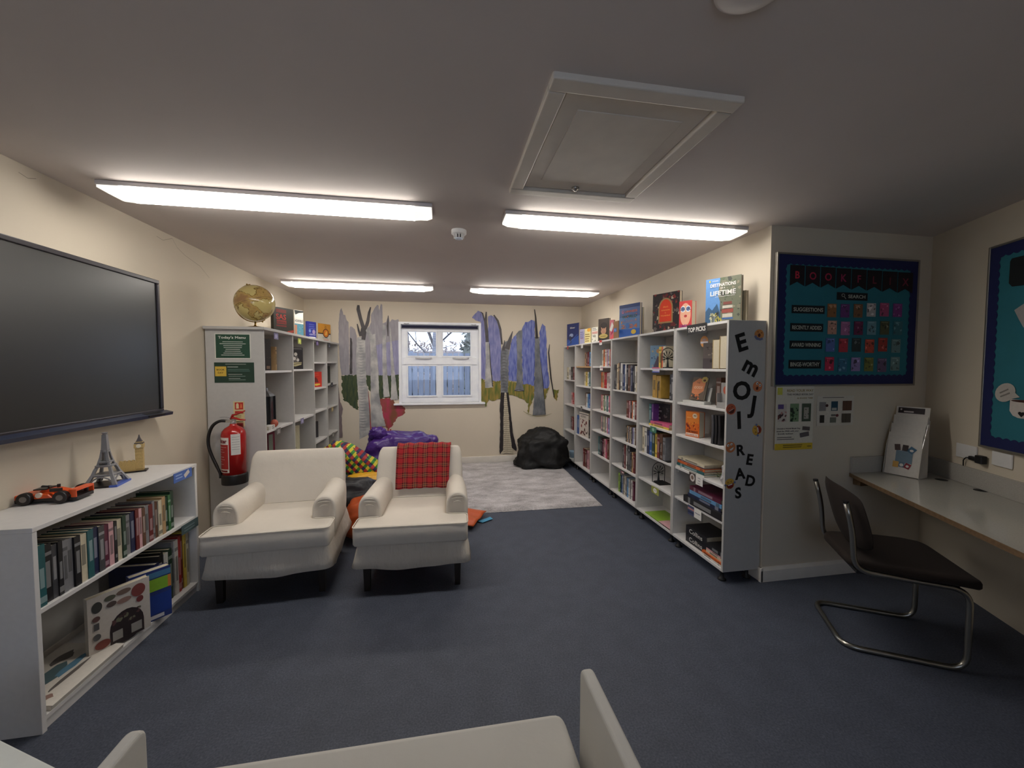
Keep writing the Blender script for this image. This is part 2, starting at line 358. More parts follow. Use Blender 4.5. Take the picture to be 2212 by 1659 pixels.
# loft hatch
HW = mat('hatch_paint', (218, 210, 198), 0.5)
h = thing('loft_hatch', 'white square loft hatch with a raised frame and round lock in the ceiling', 'hatch', (0.67, 1.63, CZ))
X0, X1, Y0, Y1 = 0.338, 1.006, 1.212, 2.045; fw = 0.062
mb = MB(); d = 0.02
for bx in ((X0, Y0, X1, Y0 + fw), (X0, Y1 - fw, X1, Y1), (X0, Y0 + fw, X0 + fw, Y1 - fw), (X1 - fw, Y0 + fw, X1, Y1 - fw)): mb.box(bx[0], bx[1], CZ - d, bx[2], bx[3], CZ + .01)
mb.build('hatch_frame', HW, h, world=True, bevel=0.006, seg=3)
mb = MB(); mb.box(X0 + fw + .006, Y0 + fw + .006, CZ - 0.006, X1 - fw - .006, Y1 - fw - .006, CZ + .01)
mb.box(X0 + fw + .07, Y0 + fw + .09, CZ - 0.009, X1 - fw - .07, Y1 - fw - .09, CZ)
mb.build('hatch_panel', HW, h, world=True, bevel=0.003)
MB().lathe([(0.002, -0.020), (0.006, -0.018), (0.010, -0.012), (0.019, -0.010), (0.019, 0.0)], 20, T=Matrix.Translation((0.661, Y1 - fw - 0.035, CZ - 0.004))).build('hatch_lock', mat('lock_metal', (190, 188, 182), 0.3, metal=0.8), h, world=True, smooth=True)
# smoke detector
WPL = mat('white_plastic', (228, 226, 224), 0.4)
s = thing('smoke_detector', 'white slotted smoke detector on the ceiling between the two near lights', 'smoke detector', (0.108, 2.70, CZ))
MB().lathe([(0.05, 0), (0.05, -0.022), (0.045, -0.028), (0.02, -0.028)], 28, caps=False).build('detector_base', WPL, s, smooth=True)
mb = MB()
for k in range(10):
    a = 2 * math.pi * k / 10; mb.box(-0.004, 0.026, -0.052, 0.004, 0.034, -0.026, T=Matrix.Rotation(a, 4, 'Z'))
mb.build('vent_rib', WPL, s); MB().lathe([(0.026, -0.050), (0.027, -0.056), (0.016, -0.060), (0.001, -0.060)], 24).build('detector_cap', mat('detector_cap_blue_white', (215, 224, 236), 0.35), s, smooth=True)
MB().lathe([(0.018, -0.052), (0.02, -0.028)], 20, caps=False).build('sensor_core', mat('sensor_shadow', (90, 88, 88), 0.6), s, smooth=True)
s = thing('ceiling_fitting', 'round domed white ceiling fitting cut off at the top edge of the photo', 'ceiling fitting', (0.725, 0.85, CZ))
MB().lathe([(0.09, 0.0), (0.09, -0.006), (0.08, -0.013), (0.05, -0.02), (0.001, -0.022)], 36).build('fitting_dome', HOUS, s, smooth=True)
for x, y in ((765, 598), (980, 613), (1195, 30)): pass

# ------------------------------------------------------------ outside the window
GR = mat('winter_grass', (96, 104, 72), 0.9, noise_=(6, 0.25)); FEN = mat('weathered_fence_wood', (116, 120, 134), 0.8, noise_=(5, 0.12), stretch=(6, 6, 0.6))
BARK = mat('grey_bark', (112, 104, 100), 0.9, noise_=(12, 0.3)); TWIG = mat('thin_twig_bark', (80, 72, 70), 0.9)
BIRCH = mat('birch_bark', (142, 138, 142), 0.8, noise_=(8, 0.3), stretch=(1, 1, 6))
struct('ground_outside', MB().box(-9, 5.96, -0.5, 9, 24, -0.1), GR)
f = thing('garden_fence', 'tall grey close-board garden fence seen through the window', 'fence', (0, 9.0, -0.1))
mb = MB(); x = -4.0
while x < 4.0:
    mb.box(x, 9.0 + rnd.uniform(0, .01), -0.1, x + 0.108, 9.018, 1.72 + rnd.uniform(-.006, .006)); x += 0.128
mb.build('board', FEN, f, world=True)
mb = MB(); mb.box(-4, 9.02, 0.2, 4, 9.07, 0.28); mb.box(-4, 9.02, 1.3, 4, 9.07, 1.38); mb.box(-4, 9.02, .75, 4, 9.07, .83); mb.build('rail', FEN, f, world=True)
for x in (-2.6, -0.75, 1.1, 2.9): MB().box(x, 9.02, -0.3, x + .09, 9.11, 1.76).build('post', FEN, f, world=True)
def branch(mb, p, d, L, r, depth, rr):
    pts = [p]; q = p.copy(); dd = d.copy(); rad = [r]
    for k in range(4):
        dd = (dd + Vector((rr.uniform(-.18, .18), rr.uniform(-.1, .1), rr.uniform(-.1, .14)))).normalized(); q = q + dd * (L / 4); pts.append(q.copy()); rad.append(r * (1 - 0.17 * (k + 1)))
    mb.tube(pts, rad, 5)
    if depth > 0:
        for k in range(3 if depth > 1 else 4):
            i = rr.choice((1, 2, 3, 4)); nd = (dd + Vector((rr.uniform(-1, 1), rr.uniform(-.5, .5), rr.uniform(-.2, .8)))).normalized()
            branch(mb, pts[i], nd, L * rr.uniform(.5, .72), rad[i] * .55, depth - 1, rr)
def bare_tree(x, y, h, r, lean, label, m, seed, group=None, depth=3):
    rr = random.Random(seed); t = thing('bare_tree', label, 'tree', (x, y, -0.1), group=group)
    base = Vector((x, y, -0.1)); top = base + Vector((lean, 0, h)); mid = base.lerp(top, .5) + Vector((.05, 0, 0))
    MB().tube([base, mid, top], [r, r * .85, r * .55], 10).build('trunk', m, t, world=True, smooth=True)
    br = MB()
    for k in range(9):
        u = .3 + .7 * k / 8; p = base.lerp(top, u)
        branch(br, p, Vector((rr.choice((-1, 1)) * rr.uniform(.6, 1), rr.uniform(-.2, .2), rr.uniform(.1, .9))).normalized(), h * rr.uniform(.22, .34), r * .17, depth, rr)
    br.build('branches', TWIG, t, world=True)
bare_tree(-0.22, 10.2, 5.2, 0.15, .1, 'pale birch tree with a thick trunk behind the fence, in the upper left pane', BIRCH, 3, depth=4)
bare_tree(-1.3, 16.5, 6.4, 0.07, -.4, 'slim dark bare tree behind the fence, beside the birch', BARK, 5)
bare_tree(1.7, 13.2, 5.6, 0.10, -.25, 'bare tree with spreading twigs seen in the upper right pane', BARK, 11, depth=4)
bare_tree(-2.9, 15.5, 5.0, 0.09, .2, 'bare tree at the outer edge of the upper left pane', BARK, 21, depth=2)
bare_tree(0.5, 10.4, 5.0, 0.045, -1.9, 'thin dark leaning tree crossing the upper left pane', BARK, 31, depth=3)
def bush(name, label, c, rad, m, seed, n=900, size=.06, cat='bush'):
    rr = random.Random(seed); mb = MB()
    for k in range(n):
        v = Vector((rr.gauss(0, 1), rr.gauss(0, 1), rr.gauss(0, 1))).normalized() * rr.uniform(.7, 1.0)
        p = Vector((c[0] + v.x * rad[0], c[1] + v.y * rad[1], c[2] + v.z * rad[2])); u = Vector((rr.uniform(-1, 1), rr.uniform(-1, 1), rr.uniform(-1, 1))).normalized(); u2 = u.orthogonal().normalized()
        s_ = size * rr.uniform(.6, 1.3); mb.add([p - u * s_, p + u2 * s_ * .6, p + u * s_, p - u2 * s_ * .6], [(0, 1, 2, 3)])
    mb.sphere(c, 1, 14, 9, sq=(rad[0] * .8, rad[1] * .8, rad[2] * .8))
    o = mb.build(name, m); o.name = name; tag(o, label, cat); return o
bush('ivy_covered_stump', 'rounded grey-green ivy mass behind the fence in the upper right pane', (.78, 11.2, 1.0), (.36, .4, 1.85), mat('ivy_leaf', (122, 122, 112), .8, noise_=(8, .3)), 4)
bush('distant_hedge', 'low brown winter hedge far behind the fence', (0, 14.5, .6), (6, .8, 1.75), mat('hedge_twigs', (140, 124, 116), .9, noise_=(3, .3)), 8, 7000, .07, 'hedge')
# ------------------------------------------------------------ bookcases along the right wall
FX = 1.80            # front edge of the right-hand bookcases
bayY = [2.262, 2.857, 3.448, 4.052, 4.64, 5.25, 5.775]
bayS = [[1.413, 1.15, .898, .639, .401], [1.415, 1.154, .902, .634, .392], [1.183, .91, .66, .378], [1.43, 1.175, .905, .655, .371], [1.43, 1.17, .885, .498], [1.233, .87, .482]]
BN = ['nearest grey bookcase', 'second grey bookcase', 'third grey bookcase', 'fourth grey bookcase', 'fifth grey bookcase', 'far-end grey bookcase']
bayL = ['tall grey bookcase nearest the camera with black letters down its end panel', 'tall grey bookcase beside the lettered one, five shelves and a bookend',
        'tall grey bookcase holding the tall comics on its high shelf', 'grey bookcase with small pink-marked paperbacks on its shelves',
        'grey bookcase with a wooden top shelf, beside the black beanbag', 'grey bookcase against the window wall, partly behind the black beanbag']
T2 = 0.017; ZB, ZT = 0.076, 1.728
cases = []
for i in range(6):
    y0, y1 = bayY[i] + (0.001 if i else 0), bayY[i + 1] - .001
    t = thing('bookcase', bayL[i], 'bookcase', (FX, (y0 + y1) / 2, 0), group=None); cases.append(t)
    MB().box(FX, y0, ZB, XR - .006, y0 + T2, ZT).build('side_panel', LAM, t, world=True, bevel=.0012)
    MB().box(FX, y1 - T2, ZB, XR - .006, y1, ZT).build('side_panel', LAM, t, world=True, bevel=.0012)
    MB().box(FX + .001, y0 + T2, ZT - T2, XR - .012, y1 - T2, ZT).build('top_board', LAMW, t, world=True)
    MB().box(FX + .001, y0 + T2, ZB, XR - .012, y1 - T2, ZB + T2).build('bottom_board', LAMW, t, world=True)
    MB().box(XR - .012, y0 + T2, ZB, XR - .006, y1 - T2, ZT).build('back_panel', LAM, t, world=True)
    for k, z in enumerate(bayS[i]):
        wood = (i == 4 and k == 0)
        sh = MB().box(FX + .012 + (.006 if i == 0 and k < 2 else 0), y0 + T2 + .001, z - T2, XR - .013, y1 - T2 - .001, z).build('shelf', mat('pale_wood_shelf', (190, 152, 104), .5) if wood else LAMW, t, world=True, bevel=.001)
        if wood: sh['label'] = 'shelf of bare wood'
        if i in (0, 1, 2, 3):
            for (a, b) in ((y0 + T2, y0 + T2 + .012), (y1 - T2 - .012, y1 - T2)):
                MB().box(FX + .035, a, z - T2 - .03, XR - .03, b, z - T2 - .001).build('shelf_batten', LAM, t, world=True)
    for yy in (y0 + .05, y1 - .05):
        for xx in (FX + .035, XR - .06):
            MB().lathe([(.026, 0), (.026, .008), (.014, .016), (.012, .04), (.012, .058), (.022, .066), (.022, .076)], 14, T=Matrix.Translation((xx - FX, yy - (y0 + y1) / 2, 0))).build('foot', BLK, t, smooth=True)

# ------------------------------------------------------------ tall bookcase on the left wall
LX = -1.428; LY = [3.49, 4.125, 4.745, 5.25, 5.77]; LT = 1.742
LS = [[1.389, .89, .35], [1.397, .891, .35], [1.477, 1.176, .907, .555], [1.485, 1.2, .908, .556]]
t = thing('bookcase', 'long grey bookcase on the television wall behind the armchairs, globe on top', 'bookcase', (LX, 4.6, 0)); tallL = t
xb = XL + .012
MB().prism([(xb, LY[0] - .028), (LX + .018, LY[0] - .028), (LX + .018, LY[-1]), (xb, LY[-1])], LT - .022, LT).build('top_board', LAM, t, world=True, bevel=.0015)
MB().box(xb, LY[0], 0.02, LX, LY[0] + .02, LT - .022).build('end_panel', LAM, t, world=True, bevel=.001)
for y in LY[1:4]: MB().box(xb + .01, y - .009, .08, LX, y + .009, LT - .022).build('divider', LAM, t, world=True)
MB().box(xb, LY[-1] - .02, .02, LX, LY[-1], LT - .022).build('end_panel', LAM, t, world=True)
MB().box(xb, LY[0] + .02, .08, xb + .008, LY[-1] - .02, LT - .022).build('back_panel', LAM, t, world=True)
for i in range(4):
    a, b = LY[i] + (.021 if i == 0 else .010), LY[i + 1] - (.021 if i == 3 else .010)
    MB().box(xb + .009, a, .07, LX - .002, b, .088).build('bottom_board', LAMW, t, world=True)
    for z in LS[i]: MB().box(xb + .009, a, z - .018, LX - .012, b, z).build('shelf', LAMW, t, world=True)
MB().box(xb + .02, LY[0] + .02, 0, LX - .05, LY[-1] - .02, .07).build('plinth', LAM, t, world=True)
for y in (3.80, 4.40, 5.02): MB().box(LX - .20, y, 0, LX - .19, y + .001, 0.001)

# ------------------------------------------------------------ low bookcase under the television
QX = -1.54; QY0, QY1, QT = 1.757, 2.77, .815
t = thing('bookcase', 'low white two-shelf bookcase under the television, models on top', 'bookcase', (QX, 2.26, 0)); low = t
qb = XL + .003
MB().box(qb, QY0, 0.0, QX, QY0 + .02, QT - .018).build('end_panel', LAMW, t, world=True, bevel=.0015)
MB().box(qb, QY1 - .02, 0.0, QX, QY1, QT - .018).build('end_panel', LAMW, t, world=True, bevel=.0015)
MB().box(qb, QY0, QT - .018, QX + .002, QY1, QT).build('top_board', LAMW, t, world=True, bevel=.0015)
MB().box(qb, QY0 + .02, .05, qb + .008, QY1 - .02, QT - .018).build('back_panel', LAM, t, world=True)
MB().box(qb + .008, QY0 + .02, .467, QX - .004, QY1 - .02, .485).build('shelf', LAMW, t, world=True, bevel=.001)
MB().box(qb + .008, QY0 + .02, .042, QX - .004, QY1 - .02, .06).build('bottom_board', LAMW, t, world=True, bevel=.001)
MB().box(qb + .03, QY0 + .02, 0.0, QX - .012, QY1 - .02, .042).build('plinth', LAMW, t, world=True)

# ------------------------------------------------------------ books
PAGE = mat('paper_pages', (206, 196, 172), .9, noise_=(90, .08), stretch=(1, 1, 12))
CN = {'black': (24, 23, 26), 'navy': (26, 34, 70), 'blue': (44, 84, 150), 'sky blue': (96, 150, 196), 'teal': (36, 92, 96), 'green': (48, 104, 58), 'dark green': (30, 58, 42),
      'lime green': (134, 172, 52), 'yellow': (214, 186, 72), 'gold': (176, 140, 62), 'orange': (204, 98, 42), 'red': (170, 40, 40), 'dark red': (104, 30, 32), 'maroon': (92, 26, 54),
      'pink': (206, 90, 128), 'pale pink': (206, 160, 164), 'purple': (92, 52, 120), 'white': (214, 212, 206), 'cream': (206, 196, 170), 'grey': (124, 124, 128), 'dark grey': (66, 66, 70),
      'brown': (96, 62, 44), 'tan': (176, 144, 104), 'lilac': (158, 152, 196)}
def cover(cn): return mat('cover_' + cn.replace(' ', '_'), CN[cn], .42, noise_=(25, .1)) if isinstance(cn, str) else pc(cn, .42)
def ink_for(cn):
    c = CN[cn] if isinstance(cn, str) else cn
    k = .55 if sum(c) < 330 else .45; return pc(tuple(int(v + ((200 if sum(c) < 330 else 50) - v) * k) for v in c))
def book_mesh(th, dp, ht, two=True, band=None, seed=0):
    """local: thickness along x (0..th), spine at y=0, pages towards +y, standing on z=0"""
    c = .0022 if th > .012 else .0012; g = .004; mb = MB()
    mb.box(0, 0, 0, c, dp, ht); mb.box(th - c, 0, 0, th, dp, ht); mb.box(c, 0, 0, th - c, c, ht)
    mb.box(c, c, g, th - c, dp - g, ht - g, 1)
    r = random.Random(seed)
    if th > .006:      # printed marks on the spine
        k = r.choice((0, 1, 2, 3)); e = .0006; w0, w1 = th * .22, th * .78
        if k == 0: mb.box(w0, -e, ht * .35, w1, 0, ht * .78, 2)
        elif k == 1: mb.box(w0, -e, ht * .55, w1, 0, ht * .88, 2); mb.box(w0, -e, ht * .12, w1, 0, ht * .2, 2)
        elif k == 2: mb.box(0, -e, ht * .06, th, 0, ht * .16, 2); mb.box(w0, -e, ht * .3, w1, 0, ht * .62, 2)
        else: mb.box(0, -e, ht * .8, th, 0, ht * .86, 2); mb.box(w0, -e, ht * .25, w1, 0, ht * .7, 2)
    return mb
def spine_book(cn, th, dp, ht, M, label, group=None, seed=0, name='book', cat='book'):
    if not isinstance(cn, str): key = cn
    mb = book_mesh(th, dp, ht, seed=seed); big = False
    o = mb.build(name, [cover(cn), PAGE, ink_for(cn)]); o.matrix_world = M; WM[o.name] = M
    return tag(o, label, cat, group)
ORD = ['first', 'second', 'third', 'fourth', 'fifth', 'sixth', 'seventh', 'eighth', 'ninth', 'tenth', 'eleventh', 'twelfth', 'thirteenth', 'fourteenth', 'fifteenth', 'sixteenth',
       'seventeenth', 'eighteenth', 'nineteenth', 'twentieth', 'twenty-first', 'twenty-second', 'twenty-third', 'twenty-fourth', 'twenty-fifth', 'twenty-sixth', 'twenty-seventh', 'twenty-eighth', 'twenty-ninth', 'thirtieth']
SO = ['top', 'second', 'third', 'fourth', 'fifth', 'bottom']
def row_right(bay, sh, px0, px1, cols, h, d=.14, xin=.03, lean=0, kind='book'):
    """books on a right-hand shelf, spines to the aisle; px0..px1 is the span measured in the photograph, first book farthest from the camera"""
    zl = bayS[bay] + [ZB + T2]; z = zl[sh] + .0006; X = FX + .015 + xin
    ya = onx(px0, 900, X).y; yb = max(onx(px1, 900, X).y, bayY[bay] + T2 + .002); ya = min(ya, bayY[bay + 1] - T2 - .003)
    n = len(cols); ws = [rnd.uniform(.75, 1.25) for _ in cols]; k = (ya - yb) / sum(ws); y = ya
    shn = 'bottom' if sh == len(zl) - 1 else SO[sh]
    for i, c in enumerate(cols):
        th = ws[i] * k; y -= th; hh = (h if not isinstance(h, (list, tuple)) else h[i]) * rnd.uniform(.95, 1.0)
        # local x runs along +Y of the room here; the spine faces -X
        xx = X + rnd.uniform(0, .008)
        M = Matrix(((0, 1, 0, xx), (1, 0, 0, y + .0004), (0, 0, 1, z), (0, 0, 0, 1)))
        M = Matrix(((0, 1, 0, xx), (-1, 0, 0, y + th - .0004), (0, 0, 1, z), (0, 0, 0, 1)))
        pos = 'only' if n == 1 else ORD[i]
        spine_book(c, th - .0008, d, hh, M, '%s book, %s from the window end, %s shelf of the %s' % (c, pos, shn, BN[bay]), 'books on the right-hand bookcase shelves', seed=rnd.randint(0, 9999))
S = 190 / 1501
def cx2(x): return 1200 + x * S
def cx5(x): return 1200 + x * .10851
# far-end bookcase
row_right(5, 0, cx2(190), cx2(314), ['cream', 'white', 'black', 'dark red'], .19)
row_right(5, 1, cx2(258), cx2(312), ['pale pink', 'red'], .17, xin=.08)
row_right(5, 2, cx2(250), cx2(306), ['grey', 'dark red'], .2, xin=.08)
# fifth
row_right(4, 0, cx2(485), cx2(590), ['tan', 'brown', 'dark red', 'sky blue'], .19, xin=.06)
row_right(4, 1, cx2(485), cx2(585), ['cream', 'yellow', 'white', 'teal'], .19, xin=.06)
row_right(4, 2, cx2(500), cx2(585), ['brown', 'white', 'sky blue', 'blue'], .19, xin=.06)
row_right(4, 3, cx2(350), cx2(405), ['blue'], .27, xin=.01, d=.2)
row_right(4, 3, cx2(530), cx2(575), ['dark red', 'black'], .25, xin=.03, d=.2)
row_right(4, 4, cx5(555), cx5(662), ['dark red', 'brown', 'maroon', 'pale pink'], .24, xin=.03)
# fourth
row_right(3, 0, cx2(775), cx2(938), ['white', 'tan', 'orange', 'white', 'pale pink', 'lilac', 'cream', 'red'], .2, xin=.04)
row_right(3, 1, cx2(768), cx2(932), ['orange', 'tan', 'red', 'red', 'white', 'pale pink', 'white'], .19, xin=.04)
row_right(3, 2, cx2(765), cx2(925), ['red', 'pale pink', 'cream', 'green', 'white', 'teal', 'white', 'pink'], .19, xin=.04)
row_right(3, 3, cx2(775), cx2(920), ['pale pink', 'grey', 'cream', 'black', 'white', 'pink', 'lilac'], .19, xin=.04)
row_right(3, 4, cx5(855), cx5(1065), ['teal', 'dark grey', 'black', 'maroon', 'brown', 'pale pink', 'pink', 'dark red', 'brown'], .22, xin=.02)
# third
row_right(2, 0, cx2(990), cx2(1390), ['dark grey', 'black', 'cream', 'tan', 'black', 'white', 'navy', 'blue', 'white', 'black', 'brown', 'grey', 'navy', 'black', 'white', 'cream'], [.27, .2, .27, .29, .29, .29, .27, .26, .28, .28, .26, .27, .24, .27, .26, .26], xin=.0, d=.2)
row_right(2, 1, cx2(1197), cx2(1372), ['brown', 'dark red', 'pale pink', 'black', 'orange', 'white', 'dark red'], .18, xin=.02)
row_right(2, 2, cx5(1395), cx5(1598), ['black', 'tan', 'grey', 'brown', 'cream', 'dark grey', 'lilac', 'blue', 'white', 'brown'], .17, xin=.02)
row_right(2, 3, cx5(1335), cx5(1582), ['black', 'dark grey', 'dark red', 'white', 'black', 'dark grey', 'grey', 'black', 'tan', 'dark red'], [.24, .25, .25, .26, .26, .25, .2, .2, .21, .2], xin=.02)
row_right(2, 4, cx5(1270), cx5(1568), ['lime green', 'dark green', 'blue', 'grey', 'cream', 'white', 'grey', 'sky blue', 'white', 'grey', 'white', 'maroon'], .2, xin=.03)
# second
a1 = .13265
row_right(1, 0, 1300 + 900 * a1, 1300 + 1010 * a1, ['yellow', 'orange', 'cream'], .195, xin=.04)
row_right(1, 1, 1300 + 815 * a1, 1300 + 945 * a1, ['gold', 'gold'], .2, xin=.02, d=.16)
row_right(1, 1, 1300 + 1088 * a1, 1300 + 1150 * a1, ['black', 'dark grey'], .22, xin=.0)
row_right(1, 2, 1300 + 765 * a1, 1300 + 830 * a1, ['teal', 'purple'], .2, xin=.02)
b4 = .217
row_right(1, 3, 1200 + 868 * b4, 1200 + 1090 * b4, ['cream', 'white', 'navy', 'blue', 'dark green', 'yellow', 'dark red', 'brown', 'grey'], [.245, .24, .22, .23, .22, .21, .22, .22, .2], xin=.01, d=.2)
# ---- low bookcase rows (spines face the room)
def row_low(z, ya, yb, cols, hs, X, d, shn, wj=.3, off=0):
    n = len(cols); ws = [rnd.uniform(1 - wj, 1 + wj) for _ in cols]; k = (yb - ya) / sum(ws); y = ya
    for i, c in enumerate(cols):
        th = ws[i] * k; hh = hs[i] if isinstance(hs, (list, tuple)) else hs * rnd.uniform(.93, 1.0)
        xx = X - rnd.uniform(0, .008)
        M = Matrix(((0, -1, 0, xx), (1, 0, 0, y + .0004), (0, 0, 1, z + .0006), (0, 0, 0, 1)))
        spine_book(c, th - .0008, d, hh, M, '%s book, %s from the camera end, %s of the low white bookcase' % (c, ORD[i + off], shn), 'books in the low white bookcase', seed=rnd.randint(0, 9999))
        y += th
row_low(.485, 1.785, 2.575, ['teal', 'black', 'dark grey', 'black', 'grey', 'grey', 'black', 'cream', 'teal', 'navy', 'dark grey', 'maroon', 'pale pink', 'black', 'cream', 'dark green', 'grey', 'navy', 'dark red', 'pale pink', 'brown', 'grey', 'dark red', 'grey', 'brown', 'cream', 'tan', 'dark green', 'green', 'dark green'],
        [.245, .235, .22, .225, .22, .215, .215, .21, .215, .215, .21, .205, .205, .2, .2, .21, .2, .205, .21, .205, .2, .205, .2, .21, .2, .2, .21, .2, .205, .22], -1.552, .17, 'upper shelf')
row_low(.06, 2.44, 2.735, ['navy', 'black', 'black', 'white', 'dark green', 'grey', 'white', 'red', 'dark red', 'yellow', 'cream'], [.27, .30, .31, .29, .30, .33, .33, .34, .34, .35, .33], -1.58, .22, 'lower shelf')
# ------------------------------------------------------------ art on flat things
def art(parent, ops, w, h, z=0.0008, name='printing', dz=0.00025, label=None):
    mats = []; mb = MB(); zz = z
    def mi(c):
        m = pc(c)
        if m not in mats: mats.append(m)
        return mats.index(m)
    for o in ops:
        k = o[0]
        if k == 'r': mb.rect(o[1] * w, o[2] * h, o[3] * w, o[4] * h, zz, mi(o[5]), o[6] if len(o) > 6 else 0)
        elif k == 'd': mb.disc(o[1] * w, o[2] * h, o[3] * w, o[4] * h, zz, mi(o[5]), o[6] if len(o) > 6 else 0)
        elif k == 'p': mb.flat([(a * w, b * h) for a, b in o[1]], zz, mi(o[2]))
        elif k == 's': mb.stroke([(a * w, b * h) for a, b in o[1]], [q_ * w for q_ in o[2]] if isinstance(o[2], (list, tuple)) else o[2] * w, zz, mi(o[3]))
        elif k == 't': mb.text(o[1], o[4] * h, o[2] * w, o[3] * h, zz, mi(o[5]), o[6] if len(o) > 6 else 'CENTER', bold=0.02, fit=o[7] * w if len(o) > 7 and o[7] else None)
        elif k == 'l':   # lines of small print: x0, y1, x1, n, pitch, colour
            for j in range(o[4]):
                yy = o[2] - j * o[5]; e = rnd.uniform(.75, 1.0); mb.rect(o[1] * w, (yy - o[5] * .22) * h, (o[1] + (o[3] - o[1]) * e) * w, (yy + o[5] * .16) * h, zz, mi(o[6]))
        elif k == 'm':   # mottled artwork inside a rectangle: x0,y0,x1,y1,n,colours,seed
            rr = random.Random(o[7])
            for j in range(o[5]):
                cx, cy = rr.uniform(o[1], o[3]), rr.uniform(o[2], o[4]); n = rr.choice((3, 4, 5, 6)); ra = rr.uniform(.03, .1) * (o[8] if len(o) > 8 else 1)
                pts = []
                for i in range(n):
                    a = 2 * math.pi * i / n + rr.uniform(-.3, .3); e = ra * rr.uniform(.5, 1)
                    pts.append((min(o[3], max(o[1], cx + e * math.cos(a))) * w, min(o[4], max(o[2], cy + e * math.sin(a) * w / h)) * h))
                mb.flat(pts, zz, mi(rr.choice(o[6]))); zz += dz * .04
        zz += dz
    o = mb.build(name, mats, parent)
    if label: o['label'] = label
    return o
def cover_book(name, label, P, u, v, w, h, th, base, ops, group=None, cat='book', edge=None):
    """a book standing with its front cover towards the viewer; P is the bottom left front corner"""
    t = thing(name, label, cat, M=frame(P, u, v), group=group); c = .0025
    mb = MB().box(0, 0, -c, w, h, 0); mb.box(0, 0, -th, w, h, -th + c); mb.box(0, 0, -th + c, c, h, -c); mb.build('cover', pc(base, .4), t)
    MB().box(c, .003, -th + c, w - .003, h - .003, -c).build('page_block', PAGE, t)
    if ops: art(t, ops, w, h, name='cover_printing')
    return t
def card(name, label, P, u, v, w, h, base, ops, cat='sign', group=None, th=.0012, rough=.5, part='card'):
    t = thing(name, label, cat, M=frame(P, u, v), group=group)
    MB().box(0, 0, -th / 2, w, h, th / 2).build(part, pc(base, rough), t)
    if ops: art(t, ops, w, h, z=th / 2 + .0003)
    return t
UP = Vector((0, 0, 1))
def uright(th): a = math.radians(th); return Vector((math.sin(a), -math.cos(a), 0))   # right wall, turned towards the camera by th
def uleft(th): a = math.radians(th); return Vector((math.sin(a), math.cos(a), 0))     # left wall
def disp(name, label, xl, yt, xr, X, zb, th, base, ops, side='R', dep=.03, group=None, wmax=None, cat='book'):
    u = uright(th) if side == 'R' else uleft(th)
    P = onx(xl, 800, X); P.z = zb
    Q = onv(xr, 800, P, u); wd = (Q.xy - P.xy).length; h = onv(xl, yt, P, u).z - zb
    if wmax: wd = min(wd, wmax)
    return cover_book(name, label, P, u, UP, wd, h, dep, base, ops, group, cat)
zR = ZT + .0008; zL = LT + .0008
a3 = 480 / 1991
def C3(x, y): return 1200 + x * a3, 560 + y * a3
GR_ = 'books standing on top of the right-hand bookcases'
W_ = (232, 230, 224); K_ = (24, 22, 24)
disp('book', 'large blue travel book with white title on top of the lettered bookcase', C3(1332, 0)[0], 606, C3(1645, 0)[0], 1.845, zR, 28, (92, 96, 88), [
    ('r', 0, 0, .42, 1, (92, 142, 200)), ('p', [(.38, 0), (.48, .35), (.36, .62), (.42, 1), (1, 1), (1, 0)], (104, 108, 88)), ('m', .4, 0.05, 1, 1, 40, [(84, 96, 70), (120, 118, 98), (62, 66, 58), (140, 134, 112)], 5),
    ('p', [(0, 0), (0, .28), (.1, .38), (.2, .3), (.34, .44), (.44, .2), (.44, 0)], (46, 84, 118)), ('r', .5, .12, .78, .2, (190, 184, 170)), ('r', .48, .22, .8, .3, (150, 70, 60)), ('r', .5, .32, .78, .38, (196, 190, 176)), ('r', .52, .4, .76, .46, (120, 64, 54)),
    ('r', .5, .08, .8, .115, (60, 100, 160)), ('t', 'NATIONAL', .28, .93, .028, W_), ('r', .1, .92, .14, .965, (220, 190, 60)), ('t', 'DESTINATIONS', .5, .81, .1, W_, 'CENTER', .72), ('t', 'OF A', .5, .755, .045, W_), ('t', 'LIFETIME', .5, .62, .14, W_, 'CENTER', .72), ('r', .28, .585, .84, .592, W_)], dep=.028, group=GR_)
disp('book', 'thin brown book leaning flat behind the blue travel book', 1596, 630, 1607, 1.99, zR, 5, (150, 138, 112), [], dep=.02, group=GR_)
disp('book', 'red and black illustrated storybook with an arched red panel, on the second bookcase', C3(862, 0)[0], 638, C3(1100, 0)[0], 1.835, zR, 22, (40, 34, 36), [
    ('m', 0, 0, 1, 1, 110, [(120, 44, 42), (92, 30, 34), (170, 158, 140), (52, 44, 48), (34, 30, 34), (96, 88, 84)], 9, 1.1), ('d', .5, .6, .27, .27, (150, 120, 80)), ('r', .23, .22, .77, .6, (150, 120, 80)), ('d', .5, .6, .22, .23, (206, 58, 28)), ('r', .28, .26, .72, .62, (206, 58, 28)), ('t', "Alice's", .5, .62, .06, (226, 140, 70)), ('t', 'Adventures', .5, .54, .055, (226, 140, 70)), ('t', 'in', .5, .47, .05, (226, 140, 70)), ('t', 'Wonderland', .5, .4, .055, (226, 140, 70))], dep=.035, group=GR_)
